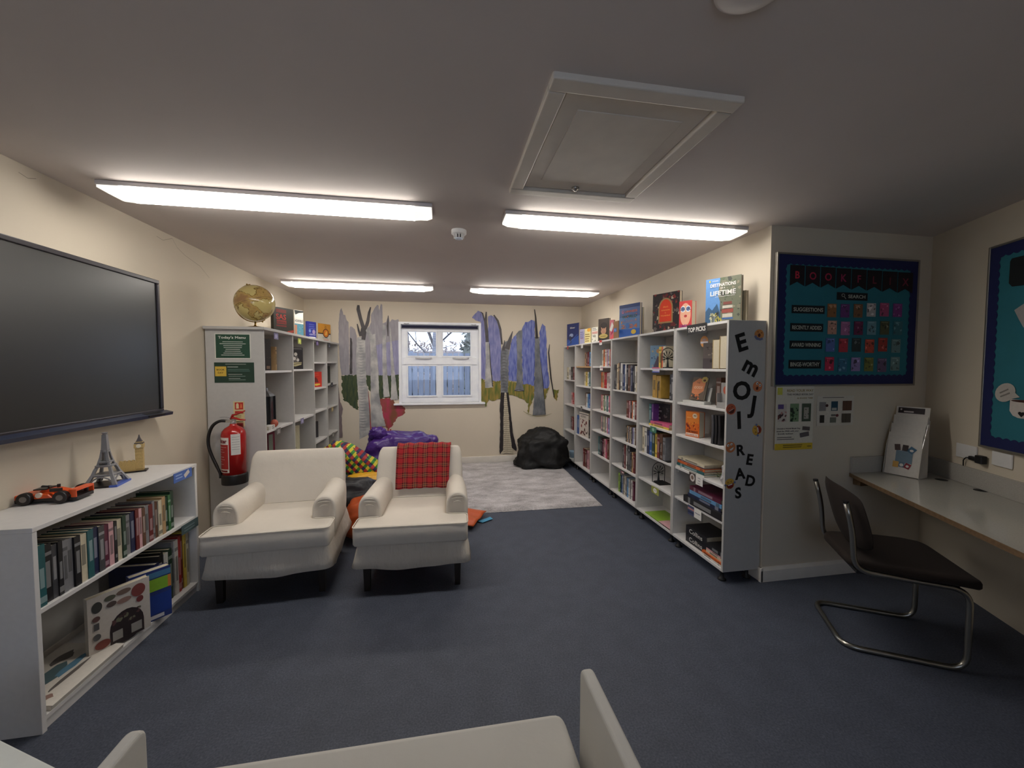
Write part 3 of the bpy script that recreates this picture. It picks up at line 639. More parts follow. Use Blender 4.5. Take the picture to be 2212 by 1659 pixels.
disp('book', 'pink and red paperback with a smiling face cover, beside the arched red storybook', C3(1098, 0)[0], 652, C3(1210, 0)[0], 1.83, zR, 30, (196, 60, 60), [
    ('d', .5, .5, .42, .42, (222, 168, 140)), ('d', .3, .7, .2, .12, W_), ('d', .72, .7, .2, .12, W_), ('d', .3, .7, .15, .09, (120, 140, 190)), ('d', .72, .7, .15, .09, (120, 140, 190)), ('d', .52, .44, .12, .05, (180, 60, 60)), ('t', 'GEEK GIRL', .5, .66, .14, K_, 'CENTER', .85), ('t', 'SMILE', .5, .02, .16, (120, 40, 110), 'CENTER', .9)], dep=.07, group=GR_)
disp('book', 'blue record book with bubbly colourful letters, on the third bookcase', C3(566, 0)[0], 661, C3(748, 0)[0], 1.835, zR, 20, (44, 84, 150), [
    ('r', 0, 0, 1, .25, (36, 92, 180)), ('r', 0, .25, 1, .62, (90, 128, 178)), ('r', 0, .9, 1, 1, (28, 60, 120)), ('t', 'G', .18, .74, .13, (220, 130, 150)), ('t', 'UINNESS', .58, .75, .09, (204, 110, 70), 'CENTER', .6), ('t', 'WORLD', .5, .59, .12, (40, 84, 66), 'CENTER', .72), ('t', 'RECORDS', .5, .46, .085, (150, 120, 140), 'CENTER', .75), ('t', '2024', .5, .28, .16, (190, 110, 70), 'CENTER', .8), ('d', .42, .35, .1, .09, (60, 110, 180)), ('d', .72, .16, .12, .07, (214, 180, 60)), ('m', .1, .28, .9, .7, 14, [(220, 150, 60), (70, 120, 190), (200, 90, 60)], 3, .6)], dep=.03, group=GR_)
disp('book', 'grey flat book standing behind the blue record book', C3(745, 0)[0], 665, C3(770, 0)[0], 1.965, zR, 8, (110, 104, 84), [], dep=.02, group=GR_)
disp('book', 'dark biography with a portrait of a face, on the fourth bookcase', C3(380, 0)[0], 690, C3(474, 0)[0], 1.835, zR, 20, (58, 48, 42), [
    ('d', .5, .52, .27, .24, (176, 132, 106)), ('d', .52, .7, .3, .13, (40, 30, 26)), ('p', [(.24, .7), (.3, .5), (.26, .45), (.2, .6)], (40, 30, 26)), ('p', [(.76, .7), (.74, .45), (.8, .5), (.82, .66)], (40, 30, 26)), ('r', .36, .56, .46, .58, (50, 36, 30)), ('r', .56, .56, .66, .58, (50, 36, 30)), ('s', [(.5, .56), (.47, .46), (.53, .45)], .02, (140, 96, 76)), ('r', .42, .385, .62, .4, (140, 70, 60)), ('d', .5, .22, .42, .1, (180, 160, 92)), ('r', .18, 0, .82, .1, (40, 40, 44)), ('t', 'BIOGRAPHY', .5, .19, .06, (80, 60, 30))], dep=.025, group=GR_)
disp('book', 'pink and white paperback between the portrait biography and the brown box file', C3(480, 0)[0], 692, C3(516, 0)[0], 1.84, zR, 20, (206, 110, 124), [('p', [(0, 0), (1, .3), (1, 0)], (230, 90, 100)), ('p', [(0, .5), (.6, .9), (1, .7), (.5, .4)], W_), ('p', [(.2, .2), (.7, .5), (.9, .35)], (180, 40, 90))], dep=.02, group=GR_)
disp('box_file', 'plain brown cardboard box file on top of the bookcases, beside the blue record book', C3(516, 0)[0], 695, C3(560, 0)[0], 1.84, zR, 5, (150, 112, 76), [], dep=.09, cat='box')
disp('book', 'deep blue picture book with a seahorse, on the far-end bookcase', C3(101, 0)[0], 701, C3(206, 0)[0], 1.835, zR, 18, (44, 58, 116), [
    ('r', 0, 0, 1, .3, (58, 88, 168)), ('p', [(0, 0), (0, .2), (1, .45), (1, 0)], (62, 96, 176)), ('d', .38, .48, .17, .08, (160, 178, 214)), ('s', [(.34, .44), (.28, .32), (.36, .22), (.34, .12), (.26, .14)], [.14, .16, .1, .05, .02], (70, 74, 92)), ('t', 'Silver', .48, .78, .1, W_, 'CENTER', .42), ('s', [(.05, .1), (.4, .25), (.9, .5)], .02, (110, 140, 210))], dep=.02, group=GR_)
disp('book', 'lilac paperback beside the seahorse book', C3(214, 0)[0], 712, C3(256, 0)[0], 1.85, zR, 15, (178, 176, 206), [('l', .1, .8, .95, 4, .12, (110, 108, 170)), ('t', 'Hero', .5, .35, .1, (190, 90, 110))], dep=.03, group=GR_)
disp('book', 'pale yellow paperback with a cartoon bird, next to the lilac paperback', C3(258, 0)[0], 711, C3(312, 0)[0], 1.84, zR, 15, (222, 208, 150), [('l', .1, .62, .9, 4, .15, (140, 116, 60)), ('d', .7, .9, .3, .12, (220, 160, 60)), ('p', [(.8, .95), (1, 1.0), (.9, .85)], (220, 160, 60))], dep=.03, group=GR_)
disp('book', 'white sketchy-covered paperback beside the portrait biography', C3(322, 0)[0], 708, C3(376, 0)[0], 1.84, zR, 15, (216, 214, 200), [('m', .05, .05, .95, .5, 16, [(90, 92, 96), (150, 150, 130), (60, 60, 66)], 2, 1.2), ('r', .05, .56, .95, .72, (196, 150, 140)), ('l', .1, .92, .9, 2, .1, (90, 90, 96))], dep=.03, group=GR_)
b2 = 260 / 2157
def CLx(x): return 540 + x * b2
GL_ = 'books standing on top of the left-hand bookcase'
disp('book', 'black survival book with red lettering beside the globe', CLx(448), 662, CLx(802), -1.60, zL, 25, (44, 40, 30), [
    ('r', .12, .8, .62, .93, (130, 44, 34)), ('t', 'SAS', .36, .56, .27, (190, 52, 40), 'CENTER', .5), ('r', .14, .38, .62, .53, (140, 40, 32)), ('t', 'SURVIVAL', .38, .41, .085, (60, 24, 20), 'CENTER', .44), ('p', [(.5, .03), (.7, .14), (1, .2), (1, .12), (.8, .03)], (150, 52, 34)), ('r', .12, .28, .62, .34, (120, 36, 30))], side='L', dep=.035, group=GL_)
disp('book', 'tall illustrated book with a teal lower half, beside the black survival book', CLx(818), 669, CLx(975), -1.58, zL, 25, (220, 216, 206), [
    ('r', 0, 0, 1, .5, (74, 128, 146)), ('r', 0, .5, 1, .72, (206, 204, 196)), ('t', 'HORRIBLE', .5, .56, .13, (34, 44, 46), 'CENTER', .9), ('p', [(.1, .82), (.5, .9), (1, .94), (1, .99), (0, .99)], (40, 44, 44)), ('m', .05, .02, 1, .48, 22, [(120, 150, 150), (44, 84, 100), (170, 96, 80), (150, 170, 160)], 4), ('r', 0, .1, .25, .45, (170, 120, 96))], side='L', dep=.02, group=GL_)
disp('book', 'dark blue paperback with pale circles, beside the tall teal illustrated book', CLx(1050), 694, CLx(1202), -1.60, zL, 25, (44, 52, 148), [
    ('l', .15, .85, .9, 3, .11, (96, 108, 190)), ('d', .24, .5, .12, .09, (130, 160, 210)), ('d', .7, .46, .18, .12, (170, 150, 190)), ('t', 'KINGS', .55, .27, .12, (190, 190, 220), 'CENTER', .7), ('r', .15, .1, .9, .19, (220, 220, 226))], side='L', dep=.03, group=GL_)
disp('book', 'orange and white paperback with a round lion badge, last book before the window wall', CLx(1232), 698, CLx(1455), -1.60, zL, 25, (214, 208, 196), [
    ('r', 0, .5, 1, 1, (212, 148, 52)), ('r', 0, .44, 1, .5, (60, 40, 30)), ('d', .62, .5, .25, .24, (60, 40, 30)), ('d', .62, .5, .2, .2, (214, 124, 40)), ('p', [(.55, .4), (.62, .62), (.7, .58), (.68, .4)], (240, 190, 90)), ('t', 'The', .6, .84, .07, (110, 84, 40)), ('t', 'Lion', .6, .76, .09, (110, 84, 40)), ('l', .35, .24, .9, 1, .06, (90, 90, 90)), ('l', .4, .14, .85, 1, .06, (190, 90, 80))], side='L', dep=.03, group=GL_)

# ------------------------------------------------------------ books lying or facing out on the nearest bookcases
XS = FX + .03
def stack(bay, sh, px, items, yw=None, dep=.2, where=''):
    """flat-lying books: (thickness, length along the shelf, depth, colour, x offset, label)"""
    z = (bayS[bay] + [ZB + T2])[sh] + .0006; out = []
    for (th, L, dp, c, dx, px0, lab) in items:
        p = onx(px0, 900, XS + dx)
        y1 = min(p.y, bayY[bay + 1] - T2 - .004); y0 = max(y1 - L, bayY[bay] + T2 + .003)
        # spine faces the aisle (-X); local x -> +Z, local y -> +X, local z -> +Y
        M = Matrix(((0, 1, 0, XS + dx), (0, 0, 1, y0), (1, 0, 0, z), (0, 0, 0, 1)))
        out.append(spine_book(c, th, dp, y1 - y0, M, lab, seed=rnd.randint(0, 99))); z += th + .0004
    return out, z
e4 = 480 / 2212
def X4(x): return 1200 + x * e4
stack(0, 3, 0, [(.011, .34, .2, 'white', -.01, X4(1205), 'white large book at the bottom of the flat pile above the coffee-cup shelf card'), (.022, .33, .2, 'teal', -.005, X4(1208), 'pale teal-spined book in the flat pile, under the orange one'), (.02, .33, .2, 'orange', 0, X4(1205), 'orange-spined book in the flat pile above the coffee-cup shelf card'),
    (.007, .32, .2, 'navy', .004, X4(1206), 'thin dark book in the flat pile, on top of the orange one'), (.02, .32, .21, 'cream', .004, X4(1206), 'grey marbled book on top of the flat pile above the coffee-cup card')])
stack(0, 4, 0, [(.048, .42, .22, 'black', -.02, X4(1290), 'thick black book under the blue one, nearest grey bookcase'), (.024, .36, .2, 'navy', 0, X4(1335), 'navy book with white lettering between the thick black and blue books'), (.026, .35, .2, 'sky blue', 0, X4(1350), 'light blue glossy book, second from the top of its pile'), (.03, .34, .2, 'maroon', .003, X4(1352), 'glossy maroon book topping the pile over the landscape shelf card')])
for k, lab in enumerate(('lower of two black dictionaries with white lettering, bottom shelf', 'upper of two black dictionaries with white lettering, bottom shelf')):
    z = ZB + T2 + .0008 + k * .0625; y1 = onx(X4(1322), 900, XS).y; y0 = y1 - .24
    M = Matrix(((0, 1, 0, XS), (0, 0, 1, y0), (1, 0, 0, z), (0, 0, 0, 1)))
    o = book_mesh(.061, .2, y1 - y0, seed=1); o.m = [0 if m == 2 else m for m in o.m]; o = o.build('dictionary', [cover('black'), PAGE]); o.matrix_world = M; WM[o.name] = M; tag(o, lab, 'book', 'two black dictionaries')
    t2 = MB().text('Collins', .046, .12, .016, 0, fit=.15); t2.T = None
    F = Matrix(((0, 0, -1, XS - .0012), (-1, 0, 0, y1), (0, 1, 0, z), (0, 0, 0, 1)))
    c2 = MB(); c2.add([F @ v for v in t2.v], t2.f); c2.build('lettering', pc(W_), o, world=True)
stack(0, 5, 0, [(.014, .30, .2, 'white', -.02, X4(1490), 'white book at the bottom of the small pile beside the dictionaries'), (.016, .29, .2, 'orange', -.02, X4(1487), 'orange-yellow book in the small pile beside the dictionaries'), (.02, .26, .19, 'cream', -.01, X4(1530), 'cream book in the small pile beside the dictionaries'), (.012, .26, .19, 'pale pink', -.01, X4(1532), 'pink book in the small pile beside the dictionaries'), (.03, .26, .19, 'black', -.01, X4(1524), 'black book topping the small pile beside the dictionaries')])
stack(1, 5, 0, [(.008, .42, .2, 'lime green', -.02, X4(905), 'flat lime green magazine with a round picture, bottom shelf of the second bookcase')])
zz = ZB + T2 + .0095; P = Vector((FX + .015, onx(X4(905), 900, FX + .02).y, zz))
p_ = MB(); F = Matrix(((0, 1, 0, FX + .012), (-1, 0, 0, P.y), (0, 0, 1, zz), (0, 0, 0, 1)))
stack(1, 5, 0, [(.012, .2, .18, 'pale pink', -.02, X4(1045), 'lower pale pink book lying at the near end of the second bookcase')])
stack(1, 2, 0, [(.018, .32, .2, 'yellow', .0, 1402, 'yellow book lying under a pink one, third shelf of the second bookcase'), (.024, .30, .19, 'pink', .0, 1405, 'pink-spined book lying on the yellow one, third shelf of the second bookcase')])
zs = bayS[1][2] + .0435
cover_book('book', 'black cover-out paperback with grey lettering standing on the pink book', Vector((XS + .05, onx(1412, 900, XS + .05).y, zs)), uright(12), UP, .2, .155, .02, (24, 24, 28), [('t', 'THE', .3, .74, .13, (170, 170, 174)), ('t', 'RATE', .38, .52, .13, (170, 170, 174)), ('t', 'OF', .3, .32, .12, (170, 170, 174)), ('t', 'LIES', .36, .12, .13, (170, 170, 174)), ('m', .55, .2, .95, .8, 10, [(90, 84, 84), (60, 60, 66)], 2, 1)])
stack(2, 0, 0, [])
# large atlas facing out on the fifth bookcase, blue-covered comics facing out on the second
z = bayS[4][3] + .0008
cover_book('book', 'big illustrated history book facing out with brown figures, fifth bookcase', Vector((FX + .02, onx(cx2(408), 900, FX + .02).y, z)), uright(6), UP, .27, .315, .018, (204, 196, 186), [('t', 'AZTEC', .45, .8, .1, (60, 56, 60), 'CENTER', .6), ('r', 0, .92, 1, .95, (60, 56, 60)), ('m', .1, .05, .95, .72, 20, [(104, 36, 30), (80, 26, 26), (150, 70, 60), (60, 30, 26)], 6, 1.4)])
z = bayS[1][0] + .0008
cover_book('book', 'blue illustrated paperback facing out beside cream-spined books, second bookcase', Vector((XS, onx(1404, 800, XS).y, z)), uright(40), UP, .135, .2, .02, (104, 134, 160), [('p', [(.2, 0), (.5, .55), (.9, .2), (.8, 0)], (70, 60, 80)), ('d', .6, .75, .2, .1, (170, 130, 90)), ('m', .05, .05, .95, .9, 18, [(70, 90, 120), (160, 150, 120), (40, 60, 90)], 4, 1)])

def bookend(bay, sh, px, label, flip=1, d=0.0):
    z = (bayS[bay] + [ZB + T2])[sh]; y = onx(px, 900, FX + .06).y; t = thing('bookend', label, 'bookend', (FX + .05 + d, y, z + .0005), group=None)
    m = mat('black_enamel', (14, 16, 18), .4)
    MB().box(0, -.002 if flip < 0 else -.12, 0, .12, .12 if flip < 0 else .002, .0016).build('base_plate', m, t)
    mb = MB(); W = .06; H = .17      # arch outline with a tree of life inside, in the X-Z plane
    arch = [(0, 0), (0, H - W)] + [(W - W * math.cos(a), H - W + W * math.sin(a)) for a in [math.pi * k / 10 for k in range(1, 10)]] + [(2 * W, H - W), (2 * W, 0)]
    mb.tube([(x, 0, z_ + .002) for x, z_ in arch], .003, 6); mb.build('arch', m, t)
    mb = MB(); mb.tube([(W, 0, .003), (W, 0, .06), (W, 0, .09)], [.012, .005, .004], 6)
    for a, L in ((-65, .05), (-35, .06), (-10, .065), (15, .065), (40, .06), (68, .05), (-95, .04), (95, .04)):
        a = math.radians(a); p0 = Vector((W, 0, .075)); p1 = p0 + Vector((math.sin(a), 0, math.cos(a))) * L; mb.tube([p0, p0.lerp(p1, .5) + Vector((0, 0, .006)), p1], .0022, 5)
        for b in (-.5, .5): mb.tube([p0.lerp(p1, .6), p1 + Vector((math.sin(a + b), 0, math.cos(a + b))) * .012], .0018, 4)
    for k in range(5): mb.tube([(W, 0, .007), (W + (k - 2) * .022, 0, .005)], .003, 4)
    mb.build('tree_motif', m, t); return t
bookend(1, 4, X4(985), 'black tree-of-life bookend standing alone on the fifth shelf of the second bookcase')
bookend(1, 0, 1300 + 1020 * a1, 'black tree-of-life bookend holding cream-spined books on the second bookcase', d=-.03)
bookend(1, 3, X4(1088), 'black tree-of-life bookend at the near end of the coloured book row', d=-.03)
bookend(1, 1, 1300 + 955 * a1, 'black arched bookend beside the two gold-spined books', d=-.02)

# nearest bookcase, upper shelves
z = bayS[0][0] + .0008
cover_book('book', 'dark grey novel with silver emblem facing out on the highest shelf', Vector((FX + .05, onx(1518, 800, FX + .05).y, z)), uright(22), UP, .125, .185, .02, (92, 84, 82), [('r', 0, 0, 1, .4, (70, 62, 66)), ('m', .15, .3, .9, .85, 16, [(150, 140, 130), (120, 112, 106), (60, 54, 54)], 8, 1), ('d', .5, .3, .08, .06, (40, 36, 40))], group=None)
t = thing('round_badge', 'round white and orange emoji badge propped above the dark grey novel', 'badge', M=frame(Vector((FX + .045, onx(1512, 800, FX + .045).y, z + .155)), uright(22), UP))
MB().disc(.028, .04, .03, .042, 0).build('badge_disc', pc((214, 150, 90)), t); t.children[0].modifiers.new('s', 'SOLIDIFY').thickness = .002
art(t, [('r', .0, .34, .95, .52, (228, 220, 224)), ('d', .46, .66, .3, .12, (180, 150, 140)), ('d', .46, .24, .3, .1, (226, 160, 90))], .06, .08, z=.0012)
GRF = 'plain tan books beside the dark grey novel'
for k, (px, thx, c, lab) in enumerate(((1541, .03, (190, 168, 118), 'plain tan book with its pages turned outward beside the dark grey novel'), (1556, .03, (150, 128, 84), 'brown-edged tan book nearest the end panel on the highest shelf'))):
    y = onx(px, 800, FX + .03).y; M = Matrix(((0, 1, 0, FX + .02), (-1, 0, 0, y), (0, 0, 1, z), (0, 0, 0, 1)))
    mb = MB(); mb.box(0, 0, 0, .004, .15, .2 + k * .02); mb.box(.066, 0, 0, .07, .15, .2 + k * .02); mb.box(.004, .003, .004, .066, .145, .196 + k * .02, 1)
    o = mb.build('book', [pc(c), PAGE]); o.matrix_world = M @ Matrix.Scale(1, 4); WM[o.name] = M; o.scale = (1, 1, 1); o.matrix_world = M; tag(o, lab, 'book')
# wooden-look display stand with an orange book
z = bayS[0][1]
t = thing('book_stand', 'pale book stand holding an orange-brown novel, second shelf of the nearest bookcase', 'book stand', M=frame(Vector((FX + .02, onx(1475, 850, FX + .02).y, z + .0005)), uright(12), UP))
STM = mat('pale_stand_plastic', (200, 200, 196), .4)
MB().box(0, 0, -.07, .2, .022, -.0).build('stand_ledge', STM, t, bevel=.002)
mb = MB(); Tm = Matrix.Translation((.02, .004, -.062)) @ Matrix.Rotation(math.radians(-14), 4, 'X'); mb.box(0, 0, -.006, .17, .12, 0, T=Tm); mb.build('stand_back', STM, t, bevel=.001)
Mst = t.matrix_world; P = Mst @ Vector((.04, .029, -.022)); v_ = (Mst.to_3x3() @ Vector((0, math.cos(.25), -math.sin(.25)))); u_ = Mst.to_3x3() @ Vector((1, 0, 0))
cover_book('book', 'orange and brown novel leaning on the pale stand, an emoji badge at its corner', P, u_, v_, .13, .175, .02, (84, 66, 50), [('p', [(.1, .3), (.05, .75), (.45, .95), (.95, .9), (.9, .4), (.5, .2)], (200, 124, 80)), ('t', 'THE', .45, .72, .1, (120, 70, 50)), ('t', 'GODS', .5, .5, .15, (224, 190, 160), 'CENTER', .6), ('m', .1, .02, .9, .25, 14, [(200, 110, 60), (60, 40, 30)], 3, 1.2), ('d', .85, .9, .2, .13, (190, 170, 90)), ('d', .85, .86, .1, .05, (90, 50, 30))])
y = onx(1555, 800, FX + .04).y
t = thing('acrylic_holder', 'clear acrylic leaflet holder with a round sticker beside the book stand', 'holder', M=frame(Vector((FX + .02, y, z + .0008)), uright(15), UP))
ACR = mat('frosted_acrylic', (170, 168, 166), .2); MB().box(0, 0, -.05, .075, .17, -.044).box(0, 0, -.05, .004, .1, 0).box(.071, 0, -.05, .075, .1, 0).box(0, 0, -.003, .075, .04, 0).box(0, 0, -.05, .075, .003, 0).build('holder_body', ACR, t)
mb = MB().disc(.04, .12, .024, .03, -.0425); o = mb.build('round_sticker', pc((196, 96, 70)), t)
y = onx(1545, 800, FX + .12).y
spine_book('brown', .05, .12, .2, Matrix(((0, 1, 0, FX + .13), (-1, 0, 0, y), (0, 0, 1, z + .0006), (0, 0, 0, 1))), 'dark brown book in shadow behind the acrylic holder')
z = bayS[0][2] + .0008
cover_book('book', 'bright orange thriller paperback facing out on the third shelf', Vector((FX + .035, onx(1482, 880, FX + .035).y, z)), uright(14), UP, .125, .19, .055, (214, 104, 34), [('r', .02, .55, .98, .98, (224, 128, 44)), ('m', .05, .25, .95, .6, 18, [(150, 50, 24), (120, 40, 26), (226, 140, 50)], 12, 1.3), ('d', .68, .84, .17, .1, (224, 200, 170)), ('d', .64, .85, .03, .03, K_), ('d', .74, .85, .03, .03, K_), ('t', 'THE NIGHT', .5, .17, .11, (60, 24, 20), 'CENTER', .85), ('r', .05, .04, .95, .14, (232, 214, 196)), ('t', 'ROBERTS', .5, .055, .07, (160, 60, 40), 'CENTER', .8), ('l', .1, .76, .45, 1, .05, (240, 180, 110))])
for k in range(3):
    y = onx(1541 + k * 6, 880, FX + .03).y; c = ('dark grey', 'black', 'black')[k]
    M = Matrix(((0, 1, 0, FX + .016 + k * .004), (-1, 0, 0, y), (0, 0, 1, z), (0, 0, 0, 1)))
    mb = MB(); n = 8
    for i in range(n):    # slightly bowed folder
        x0 = .006 * math.sin(math.pi * i / n) ; x1 = .006 * math.sin(math.pi * (i + 1) / n); za, zb = .2 * i / n, .2 * (i + 1) / n
        mb.add([(x0, 0, za), (x0 + .02, 0, za), (x0 + .02, .17, za), (x0, .17, za), (x1, 0, zb), (x1 + .02, 0, zb), (x1 + .02, .17, zb), (x1, .17, zb)], [(0, 1, 5, 4), (1, 2, 6, 5), (2, 3, 7, 6), (3, 0, 4, 7)] + ([(0, 3, 2, 1)] if i == 0 else []) + ([(4, 5, 6, 7)] if i == n - 1 else []))
    o = mb.build('folder', cover(c)); o.matrix_world = M; WM[o.name] = M; tag(o, ('dark grey bowed folder farthest from the end panel, third shelf of the nearest bookcase', 'black folder between two others, third shelf of the nearest bookcase', 'black folder touching the end panel, third shelf of the nearest bookcase')[k], 'folder', 'folders on the third shelf')
# plastic bag of paper craft on the fourth shelf
z = bayS[0][3] + .0008; y = onx(1552, 950, FX + .04).y
t = thing('plastic_bag', 'crumpled clear plastic bag with green and yellow leaves at the end of a shelf', 'bag', (FX + .03, y - .05, z))
mb = MB(); n, k = 9, 10; vs = []
rb = random.Random(4)
for j in range(k):
    for i in range(n):
        a = 2 * math.pi * i / n; r = (.05 if j < 6 else .035) * (1 + rb.uniform(-.22, .22)); vs.append((.06 + r * 1.1 * math.cos(a) + j * .001, min(.06, max(-.04, r * .9 * math.sin(a))), .002 + j * .0225 + (rb.uniform(-.006, .006) if j else 0)))
mb.add(vs, [(j * n + i, j * n + (i + 1) % n, (j + 1) * n + (i + 1) % n, (j + 1) * n + i) for j in range(k - 1) for i in range(n)]); mb.build('bag_film', mat('clear_crinkled_film', (190, 190, 192), .15), t)
mb = MB()
for i in range(26):
    p = Vector((rb.uniform(-.012, .05), rb.uniform(-.03, .04), rb.uniform(.004, .08))); a = rb.uniform(0, 3); L = rb.uniform(.012, .028)
    mb.add([p, p + Vector((math.cos(a) * L * .4, .004, L * .5)), p + Vector((math.cos(a) * L, 0, L)), p + Vector((math.cos(a) * L * .3 - .004, 0, L * .8))], [(0, 1, 2, 3)], i % 3)
mb.build('paper_leaves', [pc((96, 140, 60)), pc((206, 196, 90)), pc((60, 44, 50))], t)
# small yellow ornament on top beside the travel book
p = onx(1545, 693, FX + .03); t = thing('paper_flower_cluster', 'small cluster of yellow paper flowers on the shelf edge before the travel book', 'ornament', (FX + .03, p.y, zR))
for k in range(12):
    q_ = Vector((rb.uniform(-.012, .02), rb.uniform(-.06, .05), .012 + rb.uniform(0, .05)))
    mb = MB()
    for i in range(5):
        a = 2 * math.pi * i / 5; u_ = Vector((-.3, math.cos(a), math.sin(a))); mb.add([q_, q_ + u_ * .008 + Vector((0, -.004, .004)), q_ + u_ * .015, q_ + u_ * .008 + Vector((0, .004, -.004))], [(0, 1, 2, 3)])
    mb.cyl(q_, (q_.x, q_.y, 0), .0015, n=5)
    mb.build('flower', pc(((206, 196, 80), (222, 218, 170), (60, 54, 30))[k % 3]), t)
# items on the hidden lower shelf of the far-end bookcase
z = bayS[5][2]
o = MB().lathe([(.0, 0), (.045, 0), (.055, .08), (.05, .1), (.0, .1)], 16).build('plastic_tub', pc((150, 176, 196)), smooth=True); o.location = (FX + .07, 5.52, ZB + T2 + .32 - .32 + .001); tag(o, 'pale blue plastic tub behind the black beanbag, far-end bookcase', 'tub')
# ------------------------------------------------------------ cards hanging on the shelf fronts
def shelf_card(px, py, w, h, base, ops, label, side='R', shape=None, z_=None):
    X = FX - .0025 if side == 'R' else LX + .0035
    p = onx(px, py, X); u = uright(0) if side == 'R' else uleft(0)
    P = Vector((X, p.y - u.y * w / 2, p.z - h / 2))
    return card('shelf_label', label, P, u, UP, w, h, base, ops, cat='shelf label')
card_gray = [('l', .15, .75, .85, 3, .25, (90, 90, 100))]
p0 = onx(1484, 712, FX - .003); p1 = onx(1527, 705, FX - .003)
t = card('shelf_sign', 'black hanging sign with white capital letters on the front of the lettered bookcase', Vector((FX - .003, p0.y, p0.z - .042)), uright(0), UP, p0.y - p1.y, .072, K_, [('t', 'TOP PICKS', .5, .26, .62, W_, 'CENTER', .88)])
shelf_card(1416.5, 799, .12, .045, (196, 190, 206), [('r', 0, .75, 1, 1, (190, 90, 120)), ('r', 0, 0, 1, .2, (60, 76, 170)), ('r', 0, .2, .12, .4, (80, 150, 80))], 'rainbow-edged card on the first shelf front of the second bookcase')
shelf_card(1411, 928, .10, .05, (60, 120, 96), [('d', .5, .5, .18, .3, (150, 190, 170))], 'green card on the fourth shelf front of the second bookcase')
shelf_card(1415, 1060, .12, .06, (150, 156, 70), [('d', .5, .5, .25, .35, W_), ('l', .36, .55, .64, 1, .1, (90, 96, 60))], 'olive card with a white oval on the second bookcase')
t = shelf_card(1503, 1035, .155, .07, W_, [('r', 0, 0, .5, 1, (64, 54, 52)), ('d', .25, .5, .18, .4, (206, 200, 196)), ('d', .25, .52, .1, .22, (120, 96, 80)), ('t', 'Coffee', .75, .68, .15, (70, 60, 80)), ('t', 'Table', .75, .42, .15, (70, 60, 80)), ('t', 'Books', .75, .14, .15, (70, 60, 80))], 'white card with a coffee cup picture on the nearest bookcase')
shelf_card(1500, 1107, .155, .07, W_, [('r', 0, 0, .48, 1, (70, 76, 110)), ('r', 0, .55, .48, .75, (180, 130, 130)), ('r', 0, .2, .48, .4, (36, 46, 80)), ('l', .56, .55, .94, 1, .2, (110, 110, 130))], 'white card with a sunset picture on the nearest bookcase')
shelf_card(1329, 713, .07, .04, (70, 110, 180), [('d', .3, .6, .25, .3, (110, 150, 210)), ('d', .65, .4, .25, .3, (110, 150, 210))], 'blue cloud-shaped tag under the blue record book')
shelf_card(1297.5, 740, .075, .055, W_, [('r', 0, .5, 1, 1, (190, 70, 60)), ('l', .2, .3, .8, 1, .3, (110, 110, 120))], 'red and white tag under the portrait biography')
shelf_card(1257, 748, .07, .05, W_, card_gray, 'small white tag at the top edge of the fifth bookcase')
shelf_card(1226.5, 751, .06, .045, (196, 80, 76), [], 'round red tag at the top edge of the far-end bookcase')
shelf_card(1299, 795, .085, .055, W_, [('d', .75, .5, .12, .3, (150, 40, 110)), ('l', .1, .6, .55, 2, .25, (150, 140, 160))], 'white tag with a purple mark on the fourth bookcase')
shelf_card(1256, 882, .06, .05, (120, 118, 116), [('r', .1, .7, .9, 1, (50, 50, 50))], 'grey clip tag on the fifth bookcase')
shelf_card(1344, 1022, .10, .05, (80, 76, 80), [('r', .3, .5, .9, .9, (160, 90, 100)), ('r', .5, .6, .8, .8, W_)], 'dark tag with a pink patch low on the third bookcase')
for px, py, c, lab in ((596.5, 726, (130, 124, 160), 'violet rounded tag at the top edge of the left bookcase, nearest the globe'), (647, 737, (176, 186, 70), 'yellow-green tag at the top edge of the left bookcase'), (685.5, 741, (90, 70, 120), 'small purple tag at the top edge of the left bookcase'),
                   (711.5, 746, (60, 62, 70), 'dark tag at the top edge of the left bookcase, nearest the window wall'), (602, 931, (110, 104, 100), 'grey patterned tag on the long middle shelf edge of the left bookcase'), (653, 909, (120, 116, 150), 'lavender tag on the middle shelf edge of the left bookcase'),
                   (717, 831, (40, 40, 50), 'black tag on the far shelf edge of the left bookcase'), (718, 884, (170, 150, 100), 'tan tag on the far middle shelf edge of the left bookcase'), (720, 939, (130, 128, 122), 'grey tag on the far lower shelf edge of the left bookcase')):
    shelf_card(px, py, .09, .055, c, [('d', .5, .5, .25, .3, tuple(min(255, v + 50) for v in c)), ('l', .2, .25, .8, 1, .15, (200, 200, 205))], lab, side='L')
shelf_card(393, 1019.5, .0, .0, K_, [], '', side='L') if False else None
for (pa, pb, zt, c, lab, ops) in (((373, 0), (413, 0), .81, (70, 104, 180), 'blue label with a white scroll on the top edge of the low white bookcase', [('l', .1, .7, .5, 2, .3, (150, 176, 220)), ('r', .55, .3, .85, .75, (214, 206, 200), .5)]), ((386, 0), (423, 0), .482, (70, 92, 96), 'grey-green label on the middle shelf edge of the low white bookcase', [('l', .15, .6, .85, 2, .3, (120, 140, 146))])):
    ya = onx(pa[0], 1000, QX + .003).y; yb = onx(pb[0], 1000, QX + .003).y
    card('shelf_label', lab, Vector((QX + .0045, ya, zt - .06)), uleft(0), UP, yb - ya, .056, c, ops, cat='shelf label')

